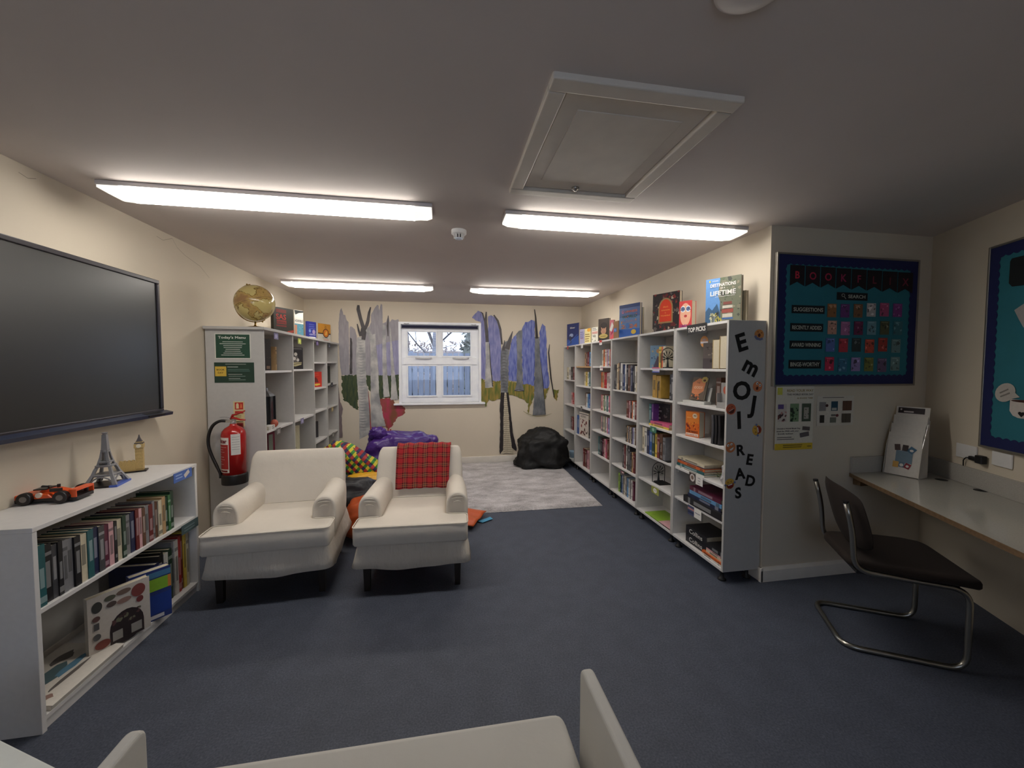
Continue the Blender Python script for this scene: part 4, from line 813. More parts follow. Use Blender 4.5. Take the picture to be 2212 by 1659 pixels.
# ------------------------------------------------------------ things inside the left bookcase
LXs = LX - .03
def left_cover(px0, px1, yt, bay, sh, label, base, ops, dep=.02, X=LX-.12, th=25):
    z = (LS[bay] + [.088])[sh] + .0008; P = onx(px0, 850, X); P.z = z; u = uleft(th); Q = onv(px1, 850, P, u); h = onv(px0, yt, P, u).z - z
    return cover_book('book', label, P, u, UP, (Q.xy - P.xy).length, h, dep, base, ops)
vx = 190 / 1087
def VX(x): return 550 + x * vx
def VY(y): return 700 + y * vx
left_cover(VX(442), VX(607), VY(283), 1, 0, 'black horror book with a white figure facing out, second bay of the left bookcase', (34, 30, 32), [('r', .08, .9, .92, .97, (90, 86, 86)), ('d', .45, .68, .12, .08, (190, 186, 178)), ('p', [(.3, .3), (.38, .6), (.55, .62), (.7, .4), (.6, .28)], (90, 86, 84)), ('d', .35, .48, .1, .08, (200, 196, 190)), ('d', .6, .42, .1, .07, (190, 186, 180)), ('p', [(.05, .22), (.3, .3), (.9, .32), (.85, .2), (.4, .12), (.1, .14)], (170, 160, 120)), ('s', [(.1, .18), (.5, .24), (.9, .28)], .03, (60, 50, 40))])
left_cover(VX(700), VX(833), VY(590), 2, 1, 'bright red book facing out with a ship and a yellow banner, left bookcase', (200, 50, 34), [('p', [(.2, .3), (.3, .6), (.45, .65), (.6, .5), (.7, .3)], (110, 40, 34)), ('p', [(.2, .14), (.4, .22), (.8, .22), (.85, .14), (.5, .08)], (222, 190, 70)), ('l', .15, .9, .85, 2, .12, (226, 90, 60))], dep=.03)
left_cover(VX(728), VX(778), VY(1210), 2, 3, 'dark navy book facing out on a lower shelf of the left bookcase', (30, 30, 40), [], th=20)
left_cover(VX(130), VX(215), VY(180), 0, 0, 'large dark book with faint brown pattern, nearest top shelf of the left bookcase', (40, 34, 34), [('m', .05, .1, .95, .95, 24, [(56, 48, 48), (30, 26, 28), (70, 60, 54)], 5, 1.2), ('r', .3, .05, .8, .14, (120, 96, 80))], dep=.03, X=LX - .16)
o = spine_book('tan', .03, .14, .22, Matrix(((0, -1, 0, LX - .12), (1, 0, 0, onx(VX(262), 800, LX - .12).y), (0, 0, 1, LS[0][0] + .0008), (0, 0, 0, 1))), 'tan-spined book set back on the nearest top shelf of the left bookcase')
left_cover(VX(885), VX(938), VY(520), 3, 1, 'dark green leaning book on the far bay of the left bookcase', (34, 44, 34), [('p', [(0, 0), (0, 1), (1, 0)], (60, 60, 50))], th=15, dep=.015)
left_cover(VX(470), VX(545), VY(1265), 1, 2, 'cream illustrated book low in the second bay of the left bookcase', (196, 190, 160), [('m', .2, .1, .9, .5, 10, [(60, 60, 60), (110, 110, 90)], 5, 1), ('s', [(.2, .95), (.6, .8), (.9, .7)], .01, (90, 90, 80))], dep=.02)
left_cover(VX(150), VX(235), VY(1340), 0, 2, 'maroon-edged picture book low in the nearest bay, just above the armchair', (110, 30, 56), [('r', .08, .05, .7, .95, (120, 130, 120)), ('d', .4, .4, .25, .14, (180, 186, 180))], dep=.03)
# black trophy-like lantern
z = LS[0][1]; y = onx(VX(185), 850, LX - .10).y
t = thing('lantern', 'black metal lantern with a silver top on the middle shelf behind the armchair', 'lantern', (LX - .13, y, z + .0005))
MB().box(-.055, -.055, 0, .055, .055, .02).build('lantern_base', BLK, t, bevel=.003)
mb = MB()
for a, b in ((-1, -1), (1, -1), (1, 1), (-1, 1)): mb.box(a * .052 - .005, b * .052 - .005, .02, a * .052 + .005, b * .052 + .005, .27)
mb.build('lantern_frame', BLK, t); MB().box(-.047, -.047, .02, .047, .047, .268).build('lantern_glass', mat('smoked_glass', (40, 44, 48), .1), t)
MB().lathe([(.075, 0), (.06, .02), (.02, .05), (.014, .075), (.03, .08), (.001, .085)], 4, T=Matrix.Translation((0, 0, .27)) @ Matrix.Rotation(math.pi / 4, 4, 'Z')).build('lantern_lid', mat('dull_silver', (150, 150, 150), .35, metal=.8), t)
y = onx(VX(180), 850, LX - .03).y
for k, (c, dz, lab) in enumerate((('white', 0, 'lower white booklet lying in front of the black lantern'), ('white', .017, 'upper white booklet lying in front of the black lantern'))):
    spine_book(c, .015, .055, .12, Matrix(((0, -1, 0, LX - .015), (0, 0, 1, y - .06), (-1, 0, 0, z + .0158 + dz), (0, 0, 0, 1))), lab, group='two white booklets', seed=3)
o = MB().sphere((0, 0, .035), .03, 14, 10, sq=(1, 1, 1.15)).build('ball_ornament', pc((176, 90, 70)), smooth=True); o.location = (LX - .04, onx(VX(218), 850, LX - .04).y + .03, z + .001); tag(o, 'small reddish round ornament beside the black lantern', 'ornament')
# ------------------------------------------------------------ letters and emoji stickers on the end panel
PY = 2.262
def on_end(px, py): p = ony(px, py, PY - .0008); return p
LG = 'black paper letters on the end panel'
for ch, px, py, hpx, rot, lab in (('E', 1602, 738, 38, 17, 'black paper capital E, topmost letter on the end panel'), ('m', 1622, 794, 27, -28, 'tilted black paper letter m on the end panel'), ('O', 1602.5, 842.5, 39, 5, 'black paper letter O on the end panel'),
                         ('J', 1625, 872, 37, -8, 'black paper letter J on the end panel'), ('I', 1596.5, 906.5, 37, 4, 'black paper letter I on the end panel'), ('R', 1600.5, 971.5, 23, 4, 'black paper letter R beside the grinning emoji'), ('E', 1620, 992, 23, -9, 'small black paper capital E below and beside the letter R'),
                         ('A', 1598.5, 1022.5, 24, 6, 'black paper letter A on the end panel'), ('D', 1621.5, 1038, 23, -12, 'black paper letter D on the end panel'), ('S', 1594.5, 1064, 23, 5, 'black paper letter S, lowest letter on the end panel')):
    c = on_end(px, py); hh = on_end(px, py - hpx / 2).z - on_end(px, py + hpx / 2).z; cap = .55 if ch == 'm' else .73
    size = hh / cap; mb = MB().text(ch, size, 0, -hh / 2, 0, bold=.035)
    t = thing('letter_cutout', lab, 'letter', M=frame(c, (1, 0, 0), UP) @ Matrix.Rotation(math.radians(rot), 4, 'Z'), group=LG)
    mb.build('paper_letter', pc((20, 16, 14), .8), t, solid=.0012)
def emoji(px, py, rpx, rot, kind, lab):
    c = on_end(px, py); r = (on_end(px + rpx, py).x - on_end(px - rpx, py).x) / 2
    t = thing('emoji_sticker', lab, 'sticker', M=frame(c, (1, 0, 0), UP) @ Matrix.Rotation(math.radians(rot), 4, 'Z'))
    Y_ = {'cry': (206, 140, 76), 'shock': (214, 130, 84), 'laugh': (206, 104, 70), 'rofl': (222, 176, 70), 'grin': (206, 126, 76), 'joy': (214, 170, 66)}[kind]
    MB().disc(0, 0, r, r, 0, n=28).build('sticker_disc', pc(Y_), t, solid=.001)
    ops = []; D = (90, 34, 26)
    if kind == 'cry': ops = [('d', -.4, .45, .16, .07, D), ('d', .4, .45, .16, .07, D), ('d', 0, -.1, .28, .34, D), ('p', [(-1, -.6), (-.7, -.2), (-.4, -.5), (.4, -.6), (.7, -.3), (1, -.7), (.4, -1.05), (-.5, -1.05)], (110, 116, 150))]
    elif kind == 'shock': ops = [('d', -.25, .55, .24, .28, W_), ('d', .42, .35, .24, .28, W_), ('d', -.2, .5, .1, .12, K_), ('d', .42, .32, .1, .12, K_), ('d', -.05, -.35, .25, .34, D)]
    elif kind == 'laugh': ops = [('p', [(-.75, -.05), (.55, -.2), (.6, -.5), (.1, -.85), (-.5, -.7)], D), ('r', -.6, -.2, .5, -.12, W_), ('s', [(-.5, .3), (-.25, .45), (-.05, .25)], .1, D), ('s', [(.15, .25), (.4, .4), (.55, .15)], .1, D)]
    elif kind == 'rofl': ops = [('p', [(-.8, -.05), (.8, -.05), (.6, -.75), (0, -1.0), (-.6, -.75)], (140, 40, 36)), ('p', [(-.55, -.1), (.55, -.1), (.45, -.3), (-.45, -.3)], W_), ('s', [(-.5, .5), (-.2, .35), (-.5, .2)], .1, D), ('s', [(.5, .5), (.2, .35), (.5, .2)], .1, D), ('d', -1.0, .0, .26, .22, (110, 124, 160)), ('d', 1.0, .0, .26, .22, (110, 124, 160))]
    elif kind == 'grin': ops = [('d', -.45, .4, .28, .26, W_), ('d', .25, .5, .26, .24, W_), ('d', -.35, .32, .1, .1, K_), ('d', .3, .4, .1, .1, K_), ('p', [(-.3, -.35), (.6, .0), (.45, -.4), (.0, -.65), (-.25, -.5)], W_), ('s', [(-.3, -.35), (.6, .0)], .05, D)]
    art(t, ops, r, r, z=.0009, name='sticker_face')
emoji(1640, 723, 10, -12, 'cry', 'crying orange emoji sticker at the top corner of the end panel')
emoji(1636.5, 835, 10, -14, 'shock', 'shocked emoji sticker with wide white eyes beside the letter O')
emoji(1579, 884, 10.5, 30, 'laugh', 'tilted laughing emoji sticker beside the letters J and I')
emoji(1635, 929, 10, 100, 'rofl', 'sideways laughing emoji sticker with blue tears on the end panel')
emoji(1578, 966, 10.5, 8, 'grin', 'grinning emoji sticker beside the letter R')
emoji(1576.5, 1045, 10, 14, 'rofl', 'yellow laughing emoji sticker with blue tears beside the letter S')

# ------------------------------------------------------------ notice boards
TEAL = mat('teal_backing_paper', (42, 116, 130), .85, noise_=(5, .05)); NAVY = mat('navy_scalloped_border', (24, 32, 84), .7, noise_=(20, .05)); ALU = mat('aluminium_trim', (158, 152, 142), .35, metal=.7)
def board(name, label, M, w, h, sc_n):
    t = thing(name, label, 'notice board', M=M)
    MB().box(0, 0, -.016, w, h, 0).build('board_panel', TEAL, t)
    mb = MB(); e = .012
    for bx in ((-e, -e, 0, h + e), (w, -e, w + e, h + e), (0, -e, w, 0), (0, h, w, h + e)): mb.box(bx[0], bx[1], -.018, bx[2], bx[3], .006)
    mb.build('board_frame', ALU, t, bevel=.002)
    b = .055; mb = MB(); z = .0012
    def strip(L, T):
        n = max(4, int(L / sc_n)); pts = [(0, 0)]
        for i in range(n):
            for k in range(6): s_ = (i + k / 6) / n; pts.append((s_ * L, b + .010 * math.sin(math.pi * k / 6)))
        pts.append((L, b)); pts.append((L, 0)); mb.flat(pts, z, 0, T)
    strip(w, Matrix.Identity(4)); strip(w, Matrix.Translation((w, h, .0)) @ Matrix.Rotation(math.pi, 4, 'Z'))
    strip(h, Matrix.Translation((w, 0, .0005)) @ Matrix.Rotation(math.pi / 2, 4, 'Z')); strip(h, Matrix.Translation((0, h, .0005)) @ Matrix.Rotation(-math.pi / 2, 4, 'Z'))
    mb.build('scalloped_border', NAVY, t); return t
BY = YB - .02
TL = ony(1689, 546, BY); BR = ony(1977, 832, BY); BLx = ony(1674, 833, BY)
bx0, bx1, bz0, bz1 = 2.118, 3.222, 1.312, 2.150
board('notice_board', 'teal notice board with a row of dark pennants on the alcove wall', frame((bx0, BY, bz0), (1, 0, 0), UP), bx1 - bx0, bz1 - bz0, .045)
g5 = .30137
def BP(x, y): p = ony(1640 + x * g5, 500 + y * g5, BY); return p.x, p.z
def pin(name, cat, x0, y0, x1, y1, base, ops, label, group, zf=.0, poly=None):
    (a, t_), (b, u_) = BP(x0, y0), BP(x1, y1); w, h = b - a, t_ - u_
    t = thing(name, label, cat, M=frame((a, BY - .0035, u_), (1, 0, 0), UP), group=group)
    mb = MB()
    if poly: mb.prism([(px * w, py * h) for px, py in poly], -.0012, 0)
    else: mb.box(0, 0, -.0012, w, h, 0)
    mb.build('paper', pc(base, .75), t)
    if ops: art(t, ops, w, h, z=.0003)
    return t
cols_ = [(200, 40, 66), (176, 32, 70), (176, 32, 70), (160, 28, 80), (150, 26, 70), (120, 22, 50), (110, 20, 44), (130, 26, 56)]
for i, ch in enumerate('BOOKFLIX'):
    x0 = 222 + i * 110.5; y0 = 240 + i * 7.5
    pin('pennant', 'pennant', x0, y0, x0 + 98, y0 + 152, (26, 14, 22), [('t', ch, .5, .36, .5, cols_[i], 'CENTER')], 'black swallow-tailed pennant with a dark red letter %s, %s on the teal board' % (ch, ORD[i]), 'letter pennants', poly=[(0, 0), (.5, .2), (1, 0), (1, 1), (0, 1)])
pin('board_heading', 'sign', 555, 435, 772, 498, (14, 18, 22), [('d', .2, .62, .055, .22, (170, 170, 160)), ('d', .2, .62, .038, .15, (14, 18, 22)), ('s', [(.235, .42), (.29, .15)], .02, (170, 170, 160)), ('t', 'SEARCH', .64, .28, .62, (190, 190, 176), 'CENTER', .56)], 'black heading strip reading search with a magnifying glass', 'headings on the teal board')
for (x0, y0, x1, y1, s_) in ((232, 527, 465, 592, 'SUGGESTIONS'), (222, 657, 454, 720, 'RECENTLY ADDED'), (216, 782, 447, 842, 'AWARD WINNING'), (209, 921, 439, 982, 'BINGE-WORTHY')):
    pin('board_heading', 'sign', x0, y0, x1, y1, (14, 18, 22), [('t', s_, .5, .26, .66, (190, 190, 176), 'CENTER', .9)], 'black heading strip reading %s on the teal board' % s_.lower().replace('-', ' '), 'headings on the teal board')
rowc = [[(150, 100, 60), (110, 60, 120), (130, 90, 60), (190, 180, 176), (180, 80, 120), (130, 60, 130)], [(200, 150, 130), (170, 110, 150), (110, 40, 76), (110, 150, 160), (90, 90, 60), (60, 110, 120)],
        [(90, 110, 170), (190, 60, 70), (50, 60, 60), (200, 80, 60), (170, 60, 50), (110, 140, 140)], [(200, 50, 80), (60, 110, 140), (150, 130, 180), (120, 120, 60), (110, 90, 120), (110, 140, 140)]]
rn = ['suggestions', 'recently added', 'award winning', 'binge worthy']; rb = random.Random(12)
for r_, (yy, xx0) in enumerate(((518, 488), (642, 490), (768, 476), (905, 470))):
    for k in range(6):
        x0 = xx0 + k * 94; y0 = yy + rb.uniform(-6, 6); c = rowc[r_][k]; c2 = tuple(int(v * .5) for v in c); c3 = tuple(min(255, v + 50) for v in c)
        pin('cover_card', 'picture card', x0, y0, x0 + 60, y0 + 98, c, [('m', .05, .05, .95, .95, 7, [c2, c3, tuple(int(v * .7) for v in c)], r_ * 9 + k, 2.6), ('l', .15, .9, .85, 1, .1, c3)], 'small book-cover card, %s along the %s row of the teal board' % (ORD[k], rn[r_]), 'book-cover cards on the teal board')
# posters under the board
h9 = 230 / 2212
def PP(x, y): p = ony(1650 + x * h9, 820 + y * h9, YB - .003); return p.x, p.z
(a, t_), (b, u_) = PP(215, 125), PP(950, 1425)
pw, ph = b - a, t_ - u_
YEL = (222, 190, 50)
card('poster', 'tall book token poster with a yellow foot strip, below the teal board', Vector((a - .003, YB - .024, u_)), (1, 0, 0), UP, pw, ph, (222, 216, 200), [
    ('r', 0, 0, 1, .1, YEL), ('r', .03, .86, .16, .97, (214, 210, 90)), ('t', 'READ YOUR WAY', .63, .905, .052, (150, 124, 50), 'CENTER', .7), ('t', 'THIS WORLD BOOK DAY', .63, .85, .038, (60, 52, 50), 'CENTER', .7), ('t', '& SHARE TIME', .76, .795, .03, (150, 124, 60), 'CENTER', .42),
    ('r', .05, .44, .28, .72, (206, 196, 186)), ('r', .05, .64, .2, .71, (96, 76, 140)), ('m', .05, .44, .28, .6, 12, [(110, 60, 56), (60, 36, 40), (190, 140, 130)], 3, .7), ('r', .37, .44, .6, .72, (120, 150, 110)), ('m', .37, .44, .6, .66, 14, [(40, 70, 40), (30, 46, 34), (90, 120, 80)], 4, .8), ('r', .68, .44, .92, .72, (70, 84, 66)), ('r', .73, .48, .86, .66, (176, 170, 156)), ('m', .74, .5, .86, .64, 5, [(90, 90, 84), (60, 60, 56)], 8, .4),
    ('t', 'Choose a World Book Day', .34, .325, .03, (70, 62, 66), 'CENTER', .62), ('t', 'book for FREE with your', .32, .285, .03, (70, 62, 66), 'CENTER', .58), ('t', 'book token', .26, .245, .03, (70, 62, 66), 'CENTER', .4), ('l', .04, .2, .5, 2, .03, (110, 104, 100)), ('r', .7, .3, .9, .36, (96, 86, 84), -.1), ('r', .64, .2, .88, .27, (96, 90, 92), .15),
    ('l', .2, .075, .84, 2, .03, (110, 88, 30)), ('r', .84, .045, .95, .055, (60, 50, 30))], cat='poster')
(a, t_), (b, u_) = PP(1110, 345), PP(1850, 940)
card('poster', 'small white sheet with six book pictures pinned beside the token poster', Vector((a, YB - .003, u_)), (1, 0, 0), UP, b - a, t_ - u_, (216, 208, 194), [
    ('l', .15, .95, .85, 1, .05, (90, 84, 80)), ('r', .06, .5, .24, .8, (140, 136, 134)), ('r', .38, .5, .56, .82, (30, 70, 90)), ('r', .4, .52, .53, .6, (190, 190, 180)), ('r', .69, .5, .94, .83, (96, 62, 46)), ('s', [(.8, .5), (.8, .83)], .01, (60, 40, 30)), ('d', .26, .68, .04, .05, (80, 40, 40)),
    ('r', .08, .1, .2, .36, (40, 32, 28)), ('r', .35, .1, .52, .28, (110, 112, 100)), ('r', .38, .32, .5, .38, (120, 116, 108)), ('r', .67, .09, .92, .4, (84, 74, 64)), ('s', [(.78, .09), (.78, .4)], .01, (50, 40, 34)), ('d', .54, .34, .04, .05, (110, 46, 50))], cat='poster')
# second board on the angled wall
WRd = RD.to_3d()
P2 = Vector((3.215, 1.86)); P2 = onv(2119, 955, CORN + RN * .02, RD); T2_ = onv(2140, 539, CORN + RN * .02, RD)
b2M = frame((P2.x, P2.y, .968), WRd, UP)
board('notice_board', 'second teal notice board over the desk, cut off by the photo edge', b2M, 1.15, T2_.z - .968, .045)
def B2(px, py): p = onv(px, py, CORN + RN * .02, RD); q_ = b2M.inverted() @ p; return q_.x, q_.y
def pin2(name, cat, label, pts_px, base, ops=(), mats=None):
    pts = [B2(*p) for p in pts_px]; x0 = min(p[0] for p in pts); y0 = min(p[1] for p in pts)
    t = thing(name, label, cat, M=b2M @ Matrix.Translation((x0, y0, .004)))
    MB().prism([(p[0] - x0, p[1] - y0) for p in pts], -.0012, 0).build('paper', pc(base, .75), t)
    return t, x0, y0
pin2('board_heading', 'sign', 'rounded black paper panel at the top of the board over the desk', [(2184, 565), (2188, 558), (2212, 552), (2240, 545), (2240, 612), (2188, 619), (2181, 612)], (12, 18, 20))
t, x0, y0 = pin2('paper_cutout', 'paper cutout', 'white folded paper shape pinned on the board over the desk', [(2193, 670), (2215, 655), (2240, 645), (2240, 730), (2212, 706), (2203, 690)], (170, 166, 164))
# speech bubble
c0 = B2(2173, 848); t = thing('paper_speech_bubble', 'white paper speech bubble above the paper mug on the board over the desk', 'paper cutout', M=b2M @ Matrix.Translation((c0[0], c0[1], .004)))
mb = MB().disc(0, 0, .062, .05, 0, rot=.5); mb.flat([(.035, .02), (.085, -.02), (.03, -.035)], 0); mb.build('paper', pc((190, 184, 176), .8), t, solid=.001)
art(t, [('s', [(-.03, -.005), (.02, .02)], .008, (130, 126, 120)), ('s', [(-.025, -.025), (.03, .0)], .008, (130, 126, 120))], 1, 1, z=.0012)
# mug cutout
a_ = B2(2184, 862); b_ = B2(2192, 902); wm = .15; hm = a_[1] - b_[1]
t = thing('paper_mug_cutout', 'white paper mug with a dark heart on the board over the desk', 'paper cutout', M=b2M @ Matrix.Translation((a_[0], b_[1], .004)))
MB().prism([(0, hm), (0, hm * .35), (.02, .01), (.05, 0), (wm - .05, 0), (wm - .02, .01), (wm, hm * .35), (wm, hm)], -.001, 0).build('paper', pc((206, 198, 190), .8), t)
art(t, [('d', .5, .93, .46, .07, (70, 40, 34)), ('d', .4, .27, .07, .08, K_), ('d', .52, .27, .07, .08, K_), ('p', [(.33, .25), (.46, .06), (.59, .25)], K_)], wm, hm, z=.0005)

# ------------------------------------------------------------ desk, leaflet holder, socket
DW = mat('desk_laminate_speckle', (176, 172, 164), .12, noise_=(160, .05)); DE = mat('raw_chipboard_edge', (112, 88, 62), .7, noise_=(60, .15))
F0 = Vector((2.751, YB - .001)); DL = 1.9; F1 = F0 + RD * DL; C1 = CORN + RN * .001 + RD * DL
t = thing('desk', 'long grey wall-mounted desk with a glossy top, in the alcove under the boards', 'desk', (3.0, 1.7, 0))
top = [(F0.x, F0.y), (CORN.x - .004, YB - .001), (C1.x, C1.y), (F1.x, F1.y)]
MB().prism(top, .677, .701).build('desk_top', DW, t, world=True)
e_ = -RN * .0; q1 = F0 + RN * .004; q2 = F1 + RN * .004
MB().prism([(F0.x, F0.y), (F1.x, F1.y), (q2.x, q2.y), (q1.x, YB - .002)], .676, .6995).build('desk_edge', DE, t, world=True)
MB().box(F0.x, YB - .018, .701, CORN.x - .02, YB - .001, .811).build('upstand', DW, t, world=True, bevel=.002)
a0, a1_ = CORN + RN * .002, CORN + RN * .002 + RD * DL; b0, b1 = a0 + RN * .017, a1_ + RN * .017
MB().prism([(a0.x, a0.y), (a1_.x, a1_.y), (b1.x, b1.y), (b0.x, b0.y)], .7012, .811).build('upstand', DW, t, world=True, bevel=.002)
MB().box(F0.x + .03, YB - .05, .62, CORN.x - .06, YB - .001, .676).build('support_batten', DE, t, world=True)
for px, py in ((2033.5, 1036.5), (2118.5, 1059.5)):
    p = onz(px, py, .701); MB().lathe([(.03, 0), (.03, .0016), (.001, .0016)], 20, T=Matrix.Translation((p.x, p.y, .7008))).build('cable_hole', mat('hole_black', (10, 9, 8), .9), t, world=True)
P = Vector((2.972, 2.205, .7018)); uu = Vector((math.cos(math.radians(-76)), math.sin(math.radians(-76)), 0)); nn = uu.cross(UP)
t = thing('leaflet_holder', 'tiered clear leaflet holder with white sheets standing on the desk corner', 'leaflet holder', M=frame(P, uu, UP)); wv = .178
CLR = mat('clear_acrylic_sheet', (206, 200, 190), .12, spec=.7); lean = math.radians(9)
def tierT(k): return Matrix.Translation((0, .004 + k * .058, -.006 - k * .026)) @ Matrix.Rotation(-lean, 4, 'X')
for k in range(4):
    T = tierT(k)
    MB().box(.002 + .001 * k, 0, -.004, wv - .002, .283, -.001, T=T).build('leaflet', pc((214, 208, 198)), t)
    MB().box(-.003, -.002 if k else 0, -.008, wv + .003, .20, -.0055, T=T).box(-.003, 0, -.0055, -.001, .15, .001, T=T).box(wv + .001, 0, -.0055, wv + .003, .15, .001, T=T).build('acrylic_tier', CLR, t)
for x in (-.003, wv + .001):
    pts = [(0, .001), (0, .02), (-.032, .20), (-.095, .35), (-.11, .35), (-.115, .001)]
    MB().add([(x, b_, a_) for a_, b_ in pts] + [(x + .002, b_, a_) for a_, b_ in pts], [list(range(6)), list(range(6, 12))[::-1]] + [(i, 6 + i, 6 + (i + 1) % 6, (i + 1) % 6) for i in range(6)]).build('side_panel', CLR, t)
mb = MB(); T = tierT(0)
mats = [pc((110, 134, 150)), pc((64, 44, 42)), pc((50, 36, 36)), pc((60, 100, 126)), pc((206, 160, 80)), pc((96, 120, 140)), pc((140, 36, 48)), pc((226, 220, 214))]
mb.rect(.07, .085, .155, .165, .001, 0); mb.rect(.06, .165, .09, .205, .0014, 1, .15); mb.rect(.1, .165, .13, .205, .0014, 2, -.05); mb.rect(.13, .155, .165, .195, .0014, 3, -.6); mb.rect(.06, .05, .09, .09, .0014, 4); mb.rect(.09, .055, .12, .09, .0014, 5, -.1); mb.rect(.12, .05, .15, .085, .0014, 6, -.35)
mb.disc(.105, .07, .01, .01, .0018, 7); mb.disc(.148, .172, .01, .008, .0018, 7); mb.disc(.135, .066, .008, .008, .0018, 7)
mb2 = MB(); mb2.v = [T @ (v - Vector((.018, 0, 0))) for v in mb.v]; mb2.f = mb.f; mb2.m = mb.m; mb2.build('leaflet_printing', mats, t)
T = tierT(3); mb = MB().rect(.035, .237, .17, .275, .001, 0); mb.rect(.065, .243, .115, .253, .0014, 1); mb.disc(.05, .262, .005, .007, .0014, 1)
mb2 = MB(); mb2.v = [T @ (v - Vector((.018, 0, 0))) for v in mb.v]; mb2.f = mb.f; mb2.m = mb.m; mb2.build('leaflet_heading', [pc((44, 32, 36)), pc((200, 190, 184))], t)
# wall sockets with a black plug
sM = frame((0, 0, 0), WRd, UP)
def on_ang(px, py, off=.003): return onv(px, py, CORN + RN * off, RD)
p = on_ang(2068, 985); p2 = on_ang(2100, 985); t = thing('wall_socket', 'white double wall socket on the angled wall beside the board', 'socket', M=frame((p.x, p.y, p.z), WRd, UP))
MB().box(0, 0, 0, .146, .086, .009).build('socket_plate', WPL, t, bevel=.002); MB().box(.03, .02, .009, .05, .03, .011).build('switch', WPL, t); MB().box(.095, .02, .009, .115, .03, .011).build('switch', WPL, t)
p = on_ang(2145, 1003); t2 = thing('wall_socket', 'plain white blank socket plate right of the plugged one', 'socket', M=frame((p.x, p.y, p.z), WRd, UP)); MB().box(0, 0, 0, .12, .08, .008).build('socket_plate', WPL, t2, bevel=.002)
p = on_ang(2096, 992, .03); t = thing('power_plug', 'black power plug lying across the wall socket over the desk', 'plug', M=frame((p.x, p.y, p.z), WRd, UP))
MB().box(.04, -.012, -.022, .085, .036, .01).build('plug_body', BLK, t, bevel=.005); MB().box(-.02, -.006, -.02, .045, .018, .0).build('plug_transformer', BLK, t, bevel=.005)
MB().tube([(-.02, .006, -.01), (-.05, .0, -.012), (-.07, -.02, -.014), (-.075, -.06, -.018)], .003, 6).build('cable', BLK, t, smooth=True)

def puff(out, z0, z1, crown, edge):
    """cushion with outline out, rounded edges and a crowned top"""
    mb = MB(); n = len(out); cx = sum(p[0] for p in out) / n; cy = sum(p[1] for p in out) / n; rings = []
    cen = Vector((cx, cy))
    def ins(d):
        r = []
        for i in range(n):
            p = Vector(out[i]); a = Vector(out[i - 1]); b = Vector(out[(i + 1) % n]); t1 = (p - a).normalized(); t2 = (b - p).normalized(); nn_ = (Vector((-t1.y, t1.x)) + Vector((-t2.y, t2.x))); nn_ = nn_.normalized() if nn_.length > 1e-6 else Vector((-t1.y, t1.x)); r.append(p + nn_ * d)
        return r
    for d, z in ((edge, z0), (edge * .35, z0 + edge * .2), (0, z0 + edge * .7), (0, z1 - edge * .7), (edge * .3, z1 - edge * .2), (edge * .9, z1), (edge, z1)):
        rings.append([(p.x, p.y, z) for p in ins(d)])
    vs = [v for r in rings for v in r]; fs = [list(range(n))[::-1]]
    for j in range(len(rings) - 1):
        for i in range(n): fs.append((j * n + i, j * n + (i + 1) % n, (j + 1) * n + (i + 1) % n, (j + 1) * n + i))
    # crowned top: the outline filled by a grid that is lifted towards the middle
    fs.append([(len(rings) - 1) * n + i for i in range(n)]); return mb.add(vs, fs)
def round_poly(pts, r, n=4):
    k = len(pts); out = []
    for i in range(k):
        p = Vector(pts[i]); a = Vector(pts[i - 1]) - p; b = Vector(pts[(i + 1) % k]) - p; q = min(r, a.length * .45, b.length * .45); A = p + a.normalized() * q; B = p + b.normalized() * q
        for j in range(n + 1): t_ = j / n; c = A.lerp(p, t_).lerp(p.lerp(B, t_), t_); out.append((c.x, c.y))
    return out
# ------------------------------------------------------------ cantilever chair
t = thing('desk_chair', 'dark fabric cantilever chair with a steel tube frame pulled out from the desk', 'chair', M=Matrix(((.861, .508, 0, 2.30), (-.508, .861, 0, 1.687), (0, 0, 1, 0), (0, 0, 0, 1))))
r = .0125; w2 = .205; UPH = mat('dark_brown_upholstery', (34, 24, 18), .95, bump=(160, .3, .002))
half = lambda s: [(-.245, s * w2, .75), (-.215, s * w2, .62), (-.20, s * w2, .41), (.235, s * w2, .395), (.235, s * w2, .0135), (-.235, s * w2, .0135)]
L_ = half(-1); R2 = half(1)[::-1]
path = fillet(L_ + R2, .075, 8)
MB().tube(path, r, 12).build('tube_frame', CHROME, t, smooth=True)
mb = MB()
for s in (-1, 1): mb.cyl((-.246, s * w2, .747), (-.2475, s * w2, .757), r * 1.05, n=12)
mb.build('tube_cap', BLK, t)
mb = MB(); n = 10      # seat pad: waterfall front edge
so = [(-.215, -.20), (.10, -.235), (.27, -.225), (.27, .225), (.10, .235), (-.215, .20)]
so = round_poly(so, .075, 6); mb = puff(so, .412, .462, 0, .02)
mb.v = [Vector((v.x + .02 * (v.x > .2), v.y, v.z - max(0, v.x - .16) ** 2 * 1.9 - (.006 * (1 - (v.y / .23) ** 2) if v.z > .44 else 0))) for v in mb.v]
mb.build('seat', UPH, t, smooth=True)
mb = MB(); pts = []     # backrest: curved pad
vs, fs = [], []; nx, nz = 13, 9
for side in (0, 1):
    for j in range(nz):
        for i in range(nx):
            a = (i / (nx - 1) * 2 - 1); b = (j / (nz - 1) * 2 - 1)
            wz = .165; wy = .235 * (1 - .12 * max(0, -b) ** 2) * (1 - .10 * abs(b) ** 4); y = a * wy; z = .645 + b * wz * (1 - .22 * abs(a) ** 3)
            x = -.150 - (z - .63) * .26 - .045 * (1 - a * a) + (-.014 if side else .014) * (1 - max(abs(a), abs(b)) ** 6)
            vs.append((x, y, z))
k = nx * nz
